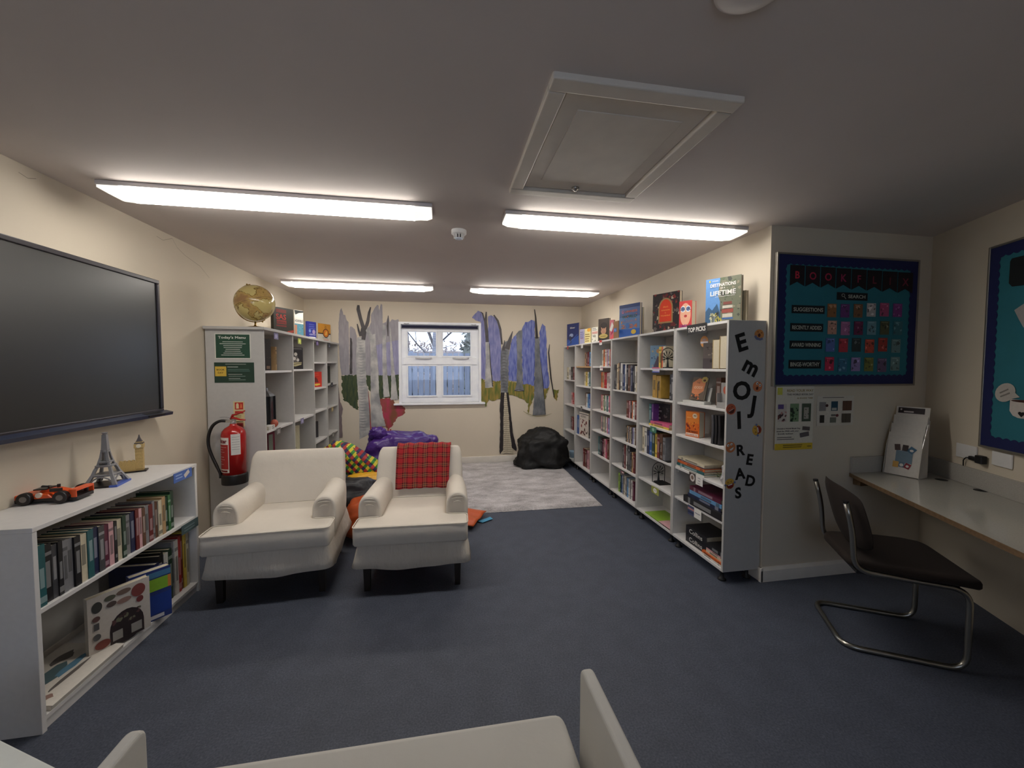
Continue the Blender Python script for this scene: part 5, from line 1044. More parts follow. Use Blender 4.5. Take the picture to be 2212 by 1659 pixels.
for j in range(nz - 1):
    for i in range(nx - 1):
        q_ = j * nx + i; fs.append((q_, q_ + 1, q_ + nx + 1, q_ + nx)); fs.append((k + q_, k + q_ + nx, k + q_ + nx + 1, k + q_ + 1))
ring = [i for i in range(nx)] + [j * nx + nx - 1 for j in range(1, nz)] + [(nz - 1) * nx + i for i in range(nx - 2, -1, -1)] + [j * nx for j in range(nz - 2, 0, -1)]
for i in range(len(ring)): a, b = ring[i], ring[(i + 1) % len(ring)]; fs.append((a, k + a, k + b, b))
mb.add(vs, fs).build('backrest', UPH, t, smooth=True, sub=1)
MB().box(-.19, -.2, .395, .2, .2, .41).build('seat_plate', BLK, t)
# ------------------------------------------------------------ television
t = thing('television', 'large wall-mounted television with a black bezel, cut off by the photo edge', 'television', (-1.78, 2.1, 1.12))
TVF = mat('dark_bezel', (44, 40, 46), .35); SCR = mat('dark_screen_glass', (14, 16, 14), .34, noise_=(3, .02), spec=1.0)
ty0, ty1, tz0, tz1 = 1.40, 2.888, 1.128, 1.972
MB().box(-1.835, ty0, tz0, -1.79, ty1, tz1).build('television_case', TVF, t, world=True, bevel=.006)
mb = MB(); X = -1.778
for bx in ((ty0, tz1 - .024, ty1, tz1), (ty0, tz0, ty1, tz0 + .028), (ty0, tz0 + .028, ty0 + .022, tz1 - .024), (ty1 - .022, tz0 + .028, ty1, tz1 - .024)): mb.box(-1.79, bx[0], bx[1], X, bx[2], bx[3])
mb.build('bezel', TVF, t, world=True, bevel=.004)
MB().box(-1.80, ty0 + .02, tz0 + .026, -1.787, ty1 - .02, tz1 - .022).build('screen', SCR, t, world=True)
NB = mat('blue_black_tray', (34, 42, 66), .3)
MB().prism([(-1.80, tz0 - .008), (-1.742, tz0 - .014), (-1.738, tz0 + .004), (-1.778, tz0 + .016), (-1.80, tz0 + .016)], ty0, ty1 + .018, 'y').build('pen_tray', NB, t, world=True)
MB().prism([(-1.775, tz0 + .004), (-1.737, tz0 - .006), (-1.734, tz0 + .002), (-1.772, tz0 + .016)], ty1 - .20, ty1 - .06, 'y').build('tray_button_panel', BLK, t, world=True)
MB().box(-1.858, 1.9, 1.4, -1.835, 2.4, 1.75).build('wall_bracket', BLK, t, world=True)

# ------------------------------------------------------------ models on the low bookcase
zt = QT + .0008
# racing car in orange and black bricks
ORG = mat('orange_bricks', (224, 88, 34), .3); BK = mat('black_bricks', (26, 20, 20), .4)
cM = Matrix.Translation((-1.725, 2.08, zt)) @ Matrix.Rotation(math.radians(50), 4, 'Z')
cp, cq = onz(30 + 115 * .1763, 920 + 955 * .1763, zt), onz(30 + 880 * .1763, 920 + 905 * .1763, zt)
ax_ = (cq - cp); L = .245; ang = math.atan2(ax_.y, ax_.x)
mid_ = (cp + cq) / 2 + Vector((-.035, .03, 0)); cM = Matrix.Translation((mid_.x, mid_.y, zt)) @ Matrix.Rotation(ang, 4, 'Z')
t = thing('toy_racing_car', 'orange and black brick-built toy racing car on the low white bookcase', 'toy car', M=cM)
mb = MB(); mb.prism([(-.125, -.03), (-.11, -.052), (.0, -.045), (.05, -.055), (.125, -.05), (.125, .05), (.05, .055), (0, .045), (-.11, .052), (-.125, .03)], .006, .022); mb.build('car_floor', BK, t, bevel=.003)
mb = MB(); mb.prism([(-.125, .020), (-.125, .030), (-.105, .040), (-.03, .044), (.02, .040), (.035, .022)], -.050, .050, 'y'); mb.build('car_nose', ORG, t, bevel=.004)
mb = MB(); mb.prism([(-.04, .040), (-.02, .056), (.03, .056), (.075, .042), (.075, .02), (-.04, .02)], -.018, .018, 'y'); mb.build('engine_cover', ORG, t, bevel=.003)
MB().box(.095, -.05, .046, .125, .05, .056).box(.105, -.052, .02, .125, -.047, .056).box(.105, .047, .02, .125, .052, .056).build('rear_wing', ORG, t, bevel=.002)
for x, y in ((-.055, -.055), (-.055, .055), (.075, -.058), (.075, .058)):
    w_ = MB(); w_.cyl((x, y - .012, .027), (x, y + .012, .027), .027, n=20); w_.cyl((x, y - .0135, .027), (x, y + .0135, .027), .014, n=12, m=1); w_.build('wheel', [BK, mat('grey_hub', (120, 112, 104), .4)], t, smooth=False, bevel=.003)
mb = MB(); mb.tube([(.0, -.01, .056), (.0, -.016, .068), (-.012, -.03, .074), (-.02, -.02, .07)], .004, 6); mb.box(-.045, -.03, .055, .0, .03, .06); mb.cyl((.02, .01, .056), (.02, .01, .07), .006); mb.box(.02, -.04, .048, .06, -.028, .062); mb.build('cockpit_fins', BK, t)
MB().cyl((-.01, -.0555, .038), (-.01, -.046, .038), .011, n=16).build('round_number_disc', pc((226, 210, 190)), t)
# eiffel tower
p = (onz(30 + 890 * .1763, 920 + 740 * .1763, zt) + onz(30 + 1365 * .1763, 920 + 690 * .1763, zt)) / 2; TS = mat('grey_bricks', (134, 134, 136), .4)
t = thing('tower_model', 'grey brick-built lattice tower model with three platforms on the low white bookcase', 'model', (p.x + .012, p.y - .012, zt), rz=math.radians(12))
b = .068
MB().box(-b, -b, 0, b, b, .008).build('base_plate', BK, t, bevel=.001)
MB().box(b - .03, -b - .001, .0, b + .002, b, .010).build('base_edge', mat('blue_brick', (74, 100, 186), .35), t)
mb = MB(); ctr = [(.058, .008), (.047, .035), (.036, .062), (.030, .085), (.022, .105), (.014, .145), (.010, .18), (.010, .185)]
for sx in (-1, 1):
    for sy in (-1, 1):
        mb.tube([(sx * r_, sy * r_, z_) for r_, z_ in ctr], [.011, .0095, .0085, .008, .007, .006, .005, .005], 4)
        for k in range(5):
            (r0, z0), (r1, z1) = ctr[k], ctr[k + 1]
for ax in (0, 1):
    for s_ in (-1, 1):    # arches between the feet
        pts = []
        for k in range(9):
            a = math.pi * k / 8; u_ = -.042 * math.cos(a); pts.append((u_, s_ * .05, .014 + .036 * math.sin(a)) if ax == 0 else (s_ * .05, u_, .014 + .036 * math.sin(a)))
        mb.tube(pts, .0035, 5)
mb.build('lattice_legs', TS, t)
for z_, r_ in ((.052, .046), (.098, .034), (.118, .026)):
    m2_ = MB(); m2_.prism([(-r_, -r_ * .7), (-r_ * .7, -r_), (r_ * .7, -r_), (r_, -r_ * .7), (r_, r_ * .7), (r_ * .7, r_), (-r_ * .7, r_), (-r_, r_ * .7)], z_, z_ + .009); m2_.build('platform', TS, t, bevel=.002)
mb = MB(); mb.add([(-.013, -.013, .178), (.013, -.013, .178), (.013, .013, .178), (-.013, .013, .178), (-.009, -.009, .262), (.009, -.009, .262), (.009, .009, .262), (-.009, .009, .262)], [(0, 3, 2, 1), (4, 5, 6, 7), (0, 1, 5, 4), (1, 2, 6, 5), (2, 3, 7, 6), (3, 0, 4, 7)])
mb.cyl((0, 0, .262), (0, 0, .272), .008, .013, 14); mb.cyl((0, 0, .172), (0, 0, .184), .017, n=14); mb.cyl((0, 0, .098), (0, 0, .172), .004); mb.build('spire', TS, t, bevel=.001)
# clock tower model in tan bricks
p = onz(30 + 1440 * .1763, 920 + 575 * .1763, zt); TAN = mat('tan_bricks', (196, 168, 108), .4, noise_=(200, .1)); DG = mat('dark_grey_bricks', (84, 78, 80), .5)
t = thing('clock_tower_model', 'small tan brick-built clock tower model with a grey roof on the low white bookcase', 'model', (p.x - .01, p.y + .028, zt), rz=math.radians(24))
MB().box(-.062, -.032, 0, .062, .032, .007).build('base_plate', BK, t, bevel=.001)
mb = MB(); mb.box(-.055, -.020, .007, .014, .02, .062)
for k in range(4): mb.box(-.053 + k * .018, -.019, .062, -.044 + k * .018, -.008, .07)
mb.build('hall', TAN, t); mb = MB(); mb.box(.014, -.017, .007, .048, .017, .138)
for k in range(6): mb.box(.0135, -.0185, .018 + k * .02, .0485, .0185, .020 + k * .02)
mb.build('tower', TAN, t); MB().box(.010, -.021, .138, .052, .021, .162).build('clock_stage', TAN, t, bevel=.001)
c_ = MB(); c_.cyl((.031, -.0215, .150), (.031, -.0225, .150), .011, n=16); c_.build('clock_face', pc((226, 220, 200)), t)
MB().box(.012, -.019, .162, .050, .019, .168).build('roof_band', DG, t); MB().box(.016, -.015, .168, .046, .015, .174).build('belfry', TAN, t)
MB().lathe([(.019, .174), (.014, .182), (.006, .198), (.003, .212), (.0005, .214)], 4, T=Matrix.Translation((.031, 0, 0)) @ Matrix.Rotation(math.pi / 4, 4, 'Z')).build('roof', DG, t)
# large books in the low bookcase, lower shelf
z = .0608
cover_book('book', 'white cover-out book with a basket of food pictures, low white bookcase', Vector((-1.63, 2.085, z + .0205)), uleft(32), UP, .235, .265, .03, (196, 188, 178), [('d', .6, .25, .28, .3, (44, 34, 36)), ('r', .32, 0, .88, .25, (44, 34, 36)), ('m', .36, .3, .84, .5, 14, [(90, 60, 60), (110, 110, 90), (70, 50, 50)], 3, .8), ('r', .36, .05, .52, .22, (150, 146, 140)), ('r', .66, .05, .84, .22, (150, 146, 140)),
    ('d', .14, .8, .08, .1, (60, 60, 56)), ('d', .34, .88, .09, .05, (84, 84, 70)), ('d', .56, .9, .12, .05, (110, 90, 80)), ('d', .8, .82, .12, .12, (120, 60, 56)), ('d', .36, .76, .08, .05, (84, 70, 66)), ('d', .56, .74, .12, .05, (140, 110, 100)), ('d', .82, .64, .06, .06, (110, 50, 50)), ('d', .12, .6, .06, .05, (96, 70, 66)), ('r', .08, .4, .16, .52, (80, 80, 80)), ('d', .12, .27, .06, .06, (84, 84, 84)), ('d', .2, .1, .12, .08, (120, 60, 50))])
cover_book('book', 'tall blue book with lime green and sky blue bands, low white bookcase', Vector((-1.60, 2.29, z)), uleft(40), UP, .17, .275, .045, (44, 60, 120), [('r', 0, .84, 1, .95, (70, 120, 160)), ('r', 0, .58, .92, .82, (130, 176, 50)), ('r', .92, .58, 1, .82, (206, 130, 60)), ('r', 0, .12, 1, .5, (30, 60, 140)), ('r', .2, .03, .8, .1, (200, 200, 206))])
t = thing('map_board', 'large flat white map book with teal patches on the floor of the low bookcase', 'book', M=Matrix.Translation((0, 0, z)))
pm = [(-1.545, 1.80), (-1.545, 2.16), (-1.83, 2.21), (-1.83, 1.84)]
MB().prism(pm, 0, .016).build('cover', pc((206, 200, 190)), t); MB().prism([(x * 1 + .006, y) for x, y in pm], .0165, .0195).build('inner_page', pc((222, 216, 206)), t)
mb = MB(); rb = random.Random(3)
for k, (cx, cy, rx, ry) in enumerate(((-1.76, 1.93, .05, .08), (-1.70, 1.97, .04, .09), (-1.66, 2.03, .02, .08), (-1.74, 2.1, .03, .05), (-1.62, 1.97, .012, .1), (-1.60, 1.85, .02, .02))):
    pts = [(cx + rx * math.cos(a) * rb.uniform(.6, 1.2), cy + ry * math.sin(a) * rb.uniform(.6, 1.2)) for a in [math.pi * 2 * i / 11 for i in range(11)]]; mb.flat(pts, .0197 + k * .0001, (0, 0, 1, 2, 2, 3)[k])
mb.build('map_printing', [pc((86, 110, 116)), pc((96, 140, 166)), pc((110, 104, 100)), pc((150, 120, 110))], t)
t = thing('book', 'thin brown book lying under the white map book', 'book', (-1.68, 2.0, .0)) if False else None

# ------------------------------------------------------------ globe
gc = Vector((-1.53, 3.60, LT + .205)); R_ = .147
t = thing('globe', 'antique-yellow globe on a brass stand on top of the left bookcase', 'globe', (gc.x, gc.y, LT + .0008))
BR_ = mat('brass', (150, 122, 62), .3, metal=.9)
gm = bpy.data.materials.new('globe_map'); gm.use_nodes = True; nt = gm.node_tree; bs = nt.nodes['Principled BSDF']; bs.inputs['Roughness'].default_value = .15
tc = nt.nodes.new('ShaderNodeTexCoord'); nz_ = nt.nodes.new('ShaderNodeTexNoise'); nz_.inputs['Scale'].default_value = 9; nz_.inputs['Detail'].default_value = 7; nt.links.new(tc.outputs['Object'], nz_.inputs['Vector'])
rp = nt.nodes.new('ShaderNodeValToRGB'); rp.color_ramp.interpolation = 'EASE'; e_ = rp.color_ramp.elements; e_[0].position = .49; e_[0].color = lin((204, 186, 122)); e_[1].position = .53; e_[1].color = lin((186, 156, 92)); x_ = rp.color_ramp.elements.new(.66); x_.color = lin((160, 124, 84)); x_ = rp.color_ramp.elements.new(.505); x_.color = lin((120, 96, 52))
nt.links.new(nz_.outputs['Fac'], rp.inputs[0]); nt.links.new(rp.outputs[0], bs.inputs['Base Color'])
MB().sphere((0, 0, .205), R_, 40, 24).build('globe_ball', gm, t, smooth=True)
tilt = Matrix.Translation((0, 0, .205)) @ Matrix.Rotation(math.radians(-20), 4, 'Y')
pts = [tilt @ Vector(((R_ + .008) * math.cos(a), 0, (R_ + .008) * math.sin(a))) for a in [math.radians(-95 - 0 + k * 10) for k in range(-1, 20)]]
pts = [tilt @ Vector(((R_ + .008) * -math.sin(a), 0, (R_ + .008) * math.cos(a))) for a in [math.radians(k * 9) for k in range(-1, 22)]]
MB().tube(pts, .004, 8).build('meridian_arc', BR_, t, smooth=True)
MB().tube([tilt @ Vector(((R_ + .0008) * math.cos(a), (R_ + .0008) * math.sin(a), 0)) for a in [2 * math.pi * k / 40 for k in range(40)]], .0012, 5, closed=True).build('equator_line', pc((110, 84, 46)), t)
MB().lathe([(.06, 0), (.062, .006), (.05, .012), (.012, .018), (.007, .03), (.007, .056)], 24).build('globe_stand', BR_, t, smooth=True)
mb = MB()
for a in (0, math.pi): q_ = tilt @ Vector((0, 0, (R_ + .014) * math.cos(a))); mb.sphere(q_, .007, 10, 6)
mb.build('axis_pin', BR_, t, smooth=True)

# ------------------------------------------------------------ signs and extinguisher on the end panel of the left bookcase
EY = 3.4885
c8 = 240 / 1021
def EP(x, y): p = ony(380 + x * c8, 690 + y * c8, EY); return p
def on_panel(name, cat, lab, x0, y0, x1, y1, base, ops):
    a, b = EP(x0, y0), EP(x1, y1); return card(name, lab, Vector((a.x, EY, b.z)), (1, 0, 0), UP, b.x - a.x, a.z - b.z, base, ops, cat=cat)
on_panel('menu_sign', 'sign', 'green menu sign with white chalk-style title above a plainer green one', 352, 128, 692, 362, (216, 216, 206), [('r', .03, .03, .97, .97, (36, 74, 56)), ('t', "Today's Menu", .48, .8, .14, (216, 220, 210), 'CENTER', .76)] + [('r', .5 - v_, .66 - i * .075, .5 + v_, .685 - i * .075, (190, 198, 188)) for i, v_ in enumerate((.28, .36, .26, .25, .2, .22, .26, .32))])
on_panel('notice_sign', 'sign', 'dark green notice with a yellow square, just below the menu sign', 350, 395, 722, 580, (34, 60, 46), [('r', .02, .32, .3, .8, (216, 180, 70)), ('t', 'BOOK', .16, .6, .12, (90, 70, 30), 'CENTER', .2), ('t', 'DAY', .16, .45, .12, (90, 70, 30), 'CENTER', .14), ('r', .28, .9, .8, .93, (150, 160, 150)), ('l', .33, .78, .66, 1, .1, (160, 170, 160)), ('l', .34, .66, .95, 2, .08, (90, 120, 110)), ('r', .35, .4, .7, .42, (190, 196, 186)), ('l', .36, .32, .9, 1, .1, (110, 130, 120)), ('r', .36, .2, .65, .22, (190, 196, 186)), ('l', .36, .14, .85, 1, .1, (110, 130, 120))])
on_panel('extinguisher_sign', 'sign', 'cream and red fire extinguisher sign above the extinguisher', 526, 754, 634, 985, (214, 200, 150), [('r', .14, .68, .9, .96, (186, 44, 36)), ('p', [(.26, .72), (.5, .72), (.5, .88), (.44, .93), (.32, .93), (.26, .88)], (230, 214, 170)), ('p', [(.6, .74), (.82, .74), (.78, .88), (.68, .92)], (226, 120, 70)), ('r', .14, .52, .9, .62, (186, 44, 36)), ('l', .2, .45, .86, 2, .06, (150, 130, 80)), ('l', .14, .2, .9, 2, .07, (60, 50, 40)), ('l', .14, .08, .9, 1, .07, (90, 70, 50))])
ex = (-1.62, 3.395); t = thing('fire_extinguisher', 'red water fire extinguisher with a black hose hung on the bookcase end panel', 'fire extinguisher', (ex[0], ex[1], .512))
RED = mat('extinguisher_red', (176, 28, 26), .22, coat=.4, noise_=(4, .02)); rr_ = .083
MB().lathe([(rr_ + .004, 0), (rr_ + .005, .004), (rr_ + .005, .072), (rr_ + .001, .076), (rr_, .08)], 32).build('base_skirt', BLK, t, smooth=True, bevel=.001)
MB().lathe([(rr_, .076), (rr_, .385), (rr_ - .006, .41), (rr_ - .025, .435), (.03, .452), (.024, .458), (.024, .468)], 36).build('cylinder', RED, t, smooth=True)
MB().lathe([(.02, .466), (.02, .48), (.013, .49), (.016, .505)], 16).box(-.05, -.012, .478, .015, .012, .497).build('valve', mat('valve_chrome', (190, 188, 186), .25, metal=.8), t)
MB().tube([(-.012, 0, .50), (.0, -.004, .515), (.06, -.02, .50), (.098, -.03, .498)], [.008, .010, .007, .006], 8).build('carry_handle', RED, t, smooth=True)
MB().tube([(-.018, 0, .502), (.0, -.004, .535), (.05, -.018, .548), (.098, -.03, .57)], [.008, .009, .006, .005], 8).build('squeeze_lever', RED, t, smooth=True)
MB().tube([(-.01, -.01, .512), (-.05, -.02, .522), (-.085, -.02, .520)], .0015, 5).build('safety_pin', mat('wire', (120, 120, 120), .4, metal=.8), t)
hp = [(-.045, 0, .488), (-.09, -.01, .49), (-.14, -.01, .455), (-.175, 0, .38), (-.178, 0, .30), (-.155, -.005, .22), (-.115, -.02, .14), (-.088, -.03, .085), (-.086, -.03, .05)]
sm = []
for i in range(len(hp) - 1):
    a, b = Vector(hp[i]), Vector(hp[i + 1]); p0_ = Vector(hp[max(0, i - 1)]); p3_ = Vector(hp[min(len(hp) - 1, i + 2)])
    for k in range(5):
        u_ = k / 5; sm.append(.5 * ((2 * a) + (b - p0_) * u_ + (2 * p0_ - 5 * a + 4 * b - p3_) * u_ ** 2 + (3 * a - p0_ - 3 * b + p3_) * u_ ** 3))
sm.append(Vector(hp[-1])); MB().tube(sm, [.0115] * (len(sm) - 10) + [.0105, .010] * 5, 10).build('hose', BLK, t, smooth=True)
def wrap_label(name, a0, a1, z0, z1, mats, rows):
    mb = MB(); rr2 = rr_ + .0012; n = 14
    def patch(a, b, za, zb, m, rad):
        vs = []; k = max(2, int(abs(b - a) / .08) + 1)
        for z_ in (za, zb):
            for i in range(k + 1): q_ = a + (b - a) * i / k; vs.append((rad * math.cos(q_), rad * math.sin(q_), z_))
        mb.add(vs, [(i, i + 1, k + 2 + i, k + 1 + i) for i in range(k)], m)
    patch(a0, a1, z0, z1, 0, rr2)
    for (u0, u1, v0, v1, m) in rows: patch(a0 + (a1 - a0) * u0, a0 + (a1 - a0) * u1, z0 + (z1 - z0) * v0, z0 + (z1 - z0) * v1, m, rr2 + .0006)
    return mb.build(name, mats, t)
R1, R2_ = math.radians(188), math.radians(272)
wrap_label('instruction_label', R1, R2_, .10, .37, [pc((226, 220, 212)), pc((170, 36, 34)), pc((226, 214, 208)), pc((120, 30, 34))], [(.04, .96, .1, .8, 1)] + [(.15, .15 + v_, .72 - i * .07, .735 - i * .07, 2) for i, v_ in enumerate((.7, .5, .6, .3, .55, .6, .35, .5))] + [(.1, .9, .02, .07, 3)])
wrap_label('service_label', math.radians(282), math.radians(325), .235, .395, [pc((216, 214, 210)), pc((150, 150, 150))], [(.1, .9, .85 - i * .12, .87 - i * .12, 1) for i in range(6)])
# big word on the label
mb = MB(); vs_, fs_ = text_geo('Water', .03); sz = .05; x0_ = min(v[0] for v in vs_); wx = (max(v[0] for v in vs_) - x0_)
arc = (R2_ - R1) * .8; vv = []
for v in vs_: a_ = R1 + (R2_ - R1) * .1 + (v[0] - x0_) / wx * arc; vv.append(((rr_ + .0026) * math.cos(a_), (rr_ + .0026) * math.sin(a_), .328 + v[1] * sz * .9))
mb.add(vv, fs_).build('label_word', pc((120, 24, 40)), t)
MB().box(-.03, .075, .36, .03, .0915, .46).build('wall_bracket', mat('red_bracket', (120, 26, 24), .5), t)

# ------------------------------------------------------------ armchairs
COV = mat('oatmeal_cotton_cover', (214, 206, 194), .9, noise_=(5, .02), bump=(5, .3, .03))
COV2 = mat('oatmeal_cotton_skirt', (210, 202, 190), .9, noise_=(5, .02), bump=(5, .9, .05), stretch=(1.4, 1.4, .5))
def soft_grid(vs_fn, nu, nv, close_u=False):
    vs = [vs_fn(i / (nu if close_u else nu - 1), j / (nv - 1)) for j in range(nv) for i in range(nu)]; fs = []
    for j in range(nv - 1):
        for i in range(nu if close_u else nu - 1):
            a, b = j * nu + i, j * nu + (i + 1) % nu; fs.append((a, b, b + nu, a + nu))
    return vs, fs
def armchair(label, cx, fy, rz, seed):
    """local: x to the right, y to the back; the seat front at y=0"""
    t = thing('armchair', label, 'armchair', (cx, fy, 0), rz, group=None); rr = random.Random(seed); W = .352
    tp = round_poly([(-W, 0), (W, 0), (W, .17), (W - .14, .18), (W - .14, .56), (-W + .14, .56), (-W + .14, .18), (-W, .17)], .03)
    puff(tp, .32, .445, .012, .022).build('seat_cushion', COV, t, smooth=True)
    pp = [Vector((p[0], p[1], .442)) for p in tp]; i0 = 0
    MB().tube(pp, .0035, 6, closed=True).build('piping', COV, t.children[0], smooth=True)
    # seat base and draped skirt
    def ring(z, grow, wav):
        base = round_poly([(-W + .012, .03), (W - .012, .03), (W - .012, .72), (-W + .012, .72)], .05, 6); out = []
        n = len(base)
        for i, (x, y) in enumerate(base):
            s_ = i / n; g = 1 + grow / .35; wv_ = wav * (noise.noise(Vector((s_ * 9, seed, 0))) + .5 * noise.noise(Vector((s_ * 23, seed, 3)))); zz_ = z
            out.append(((x) * g + (x / .35) * wv_, .375 + (y - .375) * g + ((y - .375) / .35) * wv_, zz_))
        return out
    def dense(poly, m=2):
        o = []
        for i in range(len(poly)):
            a, b = Vector(poly[i]), Vector(poly[(i + 1) % len(poly)]); k = max(1, int((b - a).length / .03))
            for j in range(k): o.append(tuple(a.lerp(b, j / k)))
        return o
    base = dense([(p[0], p[1], 0) for p in round_poly([(-W + .012, .03), (W - .012, .03), (W - .012, .72), (-W + .012, .72)], .05, 6)]); n = len(base); mb = MB(); vs, fs = [], []
    lev = [(.43, -.03, 0), (.32, -.006, .0), (.28, .004, .006), (.23, .014, .012), (.185, .026, .016), (.183, .020, .016)]
    for li, (z, g, wv_) in enumerate(lev):
        for i, (x, y, _) in enumerate(base):
            s_ = i / n * 2 * math.pi; ns = noise.noise(Vector((x * 7, y * 7, seed))) ; k_ = g + wv_ * ns
            front = max(0, .25 - y) * 2
            drop = (.022 * math.cos(x * 5) * (1 if li >= 4 else 0) * (1 if y < .1 else 0)) + (max(0, y - .1) * -.06 if li >= 4 else 0) + (.006 * ns if li >= 4 else 0)
            dx = x / W; dy = (y - .375) / .345
            vs.append((x + dx * k_, y + dy * k_, z - drop * .8 - (.015 if li >= 4 and y > .1 else 0)))
    for j in range(len(lev) - 1):
        for i in range(n): fs.append((j * n + i, (j + 1) * n + i, (j + 1) * n + (i + 1) % n, j * n + (i + 1) % n))
    fs.append(list(range(n))); fs = [f[::-1] for f in fs]
    mb.add(vs, fs).build('skirt', COV2, t, smooth=True)
    MB().box(-W + .05, .06, .165, W - .05, .66, .21).build('seat_frame', BLK, t)
    for x, y in ((-.285, .10), (.285, .10), (-.28, .63), (.28, .63)):
        m_ = MB(); a_ = .022; b_ = .017
        m_.add([(x - b_, y - b_, 0), (x + b_, y - b_, 0), (x + b_, y + b_, 0), (x - b_, y + b_, 0), (x - a_, y - a_, .19), (x + a_, y - a_, .19), (x + a_, y + a_, .19), (x - a_, y + a_, .19)], [(0, 3, 2, 1), (4, 5, 6, 7), (0, 1, 5, 4), (1, 2, 6, 5), (2, 3, 7, 6), (3, 0, 4, 7)]).build('leg', DARKM, t)
    # arms
    for s in (-1, 1):
        def sec(y, k, up, out_):
            xo, xi = W + .002, W - .138; h = .585 + up; hw = (xo - xi) / 2; xc = (xo + xi) / 2; pts = []
            pr = [(-hw, .30), (-hw - .004, .40), (-hw - .006, .48), (-hw * 1.02, .53), (-hw * .78, .565), (-hw * .36, .582), (0, .586), (hw * .42, .58), (hw * .82, .56), (hw * 1.04, .525), (hw * 1.06, .47), (hw * 1.02, .38), (hw, .30)]
            for px_, pz in pr:
                z_ = pz + up * (pz - .3) / .28; pts.append((s * (xc + px_ * k + out_), y + (.0), .30 + (z_ - .30) * (.985 if k < 1 else 1)))
            return pts
        S_ = [sec(.195, .55, -.05, 0), sec(.178, .8, -.018, 0), sec(.175, .94, -.004, 0), sec(.19, 1.0, 0, 0), sec(.24, 1.0, .002, 0), sec(.34, 1.0, -.004, 0), sec(.46, 1.0, -.008, 0), sec(.56, 1.0, .0, -.01), sec(.66, 1.0, .006, -.02), sec(.70, .9, 0, -.02)]
        n = len(S_[0]); vs = [v for r in S_ for v in r]; fs = []
        for j in range(len(S_) - 1):
            for i in range(n): fs.append((j * n + i, j * n + (i + 1) % n, (j + 1) * n + (i + 1) % n, (j + 1) * n + i))
        fs.append(list(range(n))[::-1]); fs.append([(len(S_) - 1) * n + i for i in range(n)])
        if s < 0: fs = [f[::-1] for f in fs]
        # two small gathers at the front of the arm
        o = MB().add(vs, fs).build('armrest', COV, t, smooth=True, sub=1)
        m_ = MB(); rg = random.Random(seed + s)
        for gz, gl in ((.552, .8), (.535, .9), (.512, .55)):
            pts = []
            for k in range(7): u_ = k / 6; pts.append((s * (W - .068 + (u_ - .5) * .115 * gl), .172 + .012 * abs(u_ - .5) * 2, gz + .012 * math.sin(u_ * math.pi) + .004 * u_))
            m_.tube(pts, [.0008, .0025, .0035, .004, .0035, .0025, .0008], 5)
        m_.build('gathered_seam', COV, o, smooth=True)
    # back: narrower at the top, rounded shoulders, leaning back
    def bk(u, v):   # u round the section, v up
        a = u * 2 * math.pi; z = .33 + v * .455; w_ = .318 - .006 * v + (.012 * math.sin(v * 3)); th = .062 * (1.15 - .35 * v); y0 = .60 + .12 * v
        ca, sa = math.cos(a), math.sin(a); e = .28
        x = w_ * math.copysign(abs(ca) ** e, ca); y = y0 + th * math.copysign(abs(sa) ** e, sa)
        if v > .86: k = (v - .86) / .14; x *= 1 - .045 * k ** 3; y = y0 + (y - y0) * (1 - .45 * k * k)
        return (x, y, z + .004 * noise.noise(Vector((x * 6, z * 6, seed))))
    nu, nv = 48, 30; vs, fs = soft_grid(bk, nu, nv, True); fs = [f for f in fs]; top = [(nv - 1) * nu + i for i in range(nu)]; bot = list(range(nu))[::-1]
    c = len(vs); tx = [vs[i] for i in top]
    ins_ = [(x * .975, .72 + (y - .72) * .55, z + .006) for x, y, z in tx]; vs += ins_; ring_ = list(range(c, c + nu))
    for i in range(nu): fs.append((top[i], top[(i + 1) % nu], ring_[(i + 1) % nu], ring_[i]))
    fs.append(ring_); fs.append(bot)
    MB().add(vs, fs).build('backrest', COV, t, smooth=True)
    return t
arm_l = armchair('oatmeal slipcovered armchair with an empty back, beside the low white bookcase', -1.047, 2.515, math.radians(3.0), 3)
arm_r = armchair('oatmeal slipcovered armchair with a red tartan throw over its back', -.205, 2.475, math.radians(-2.0), 8)
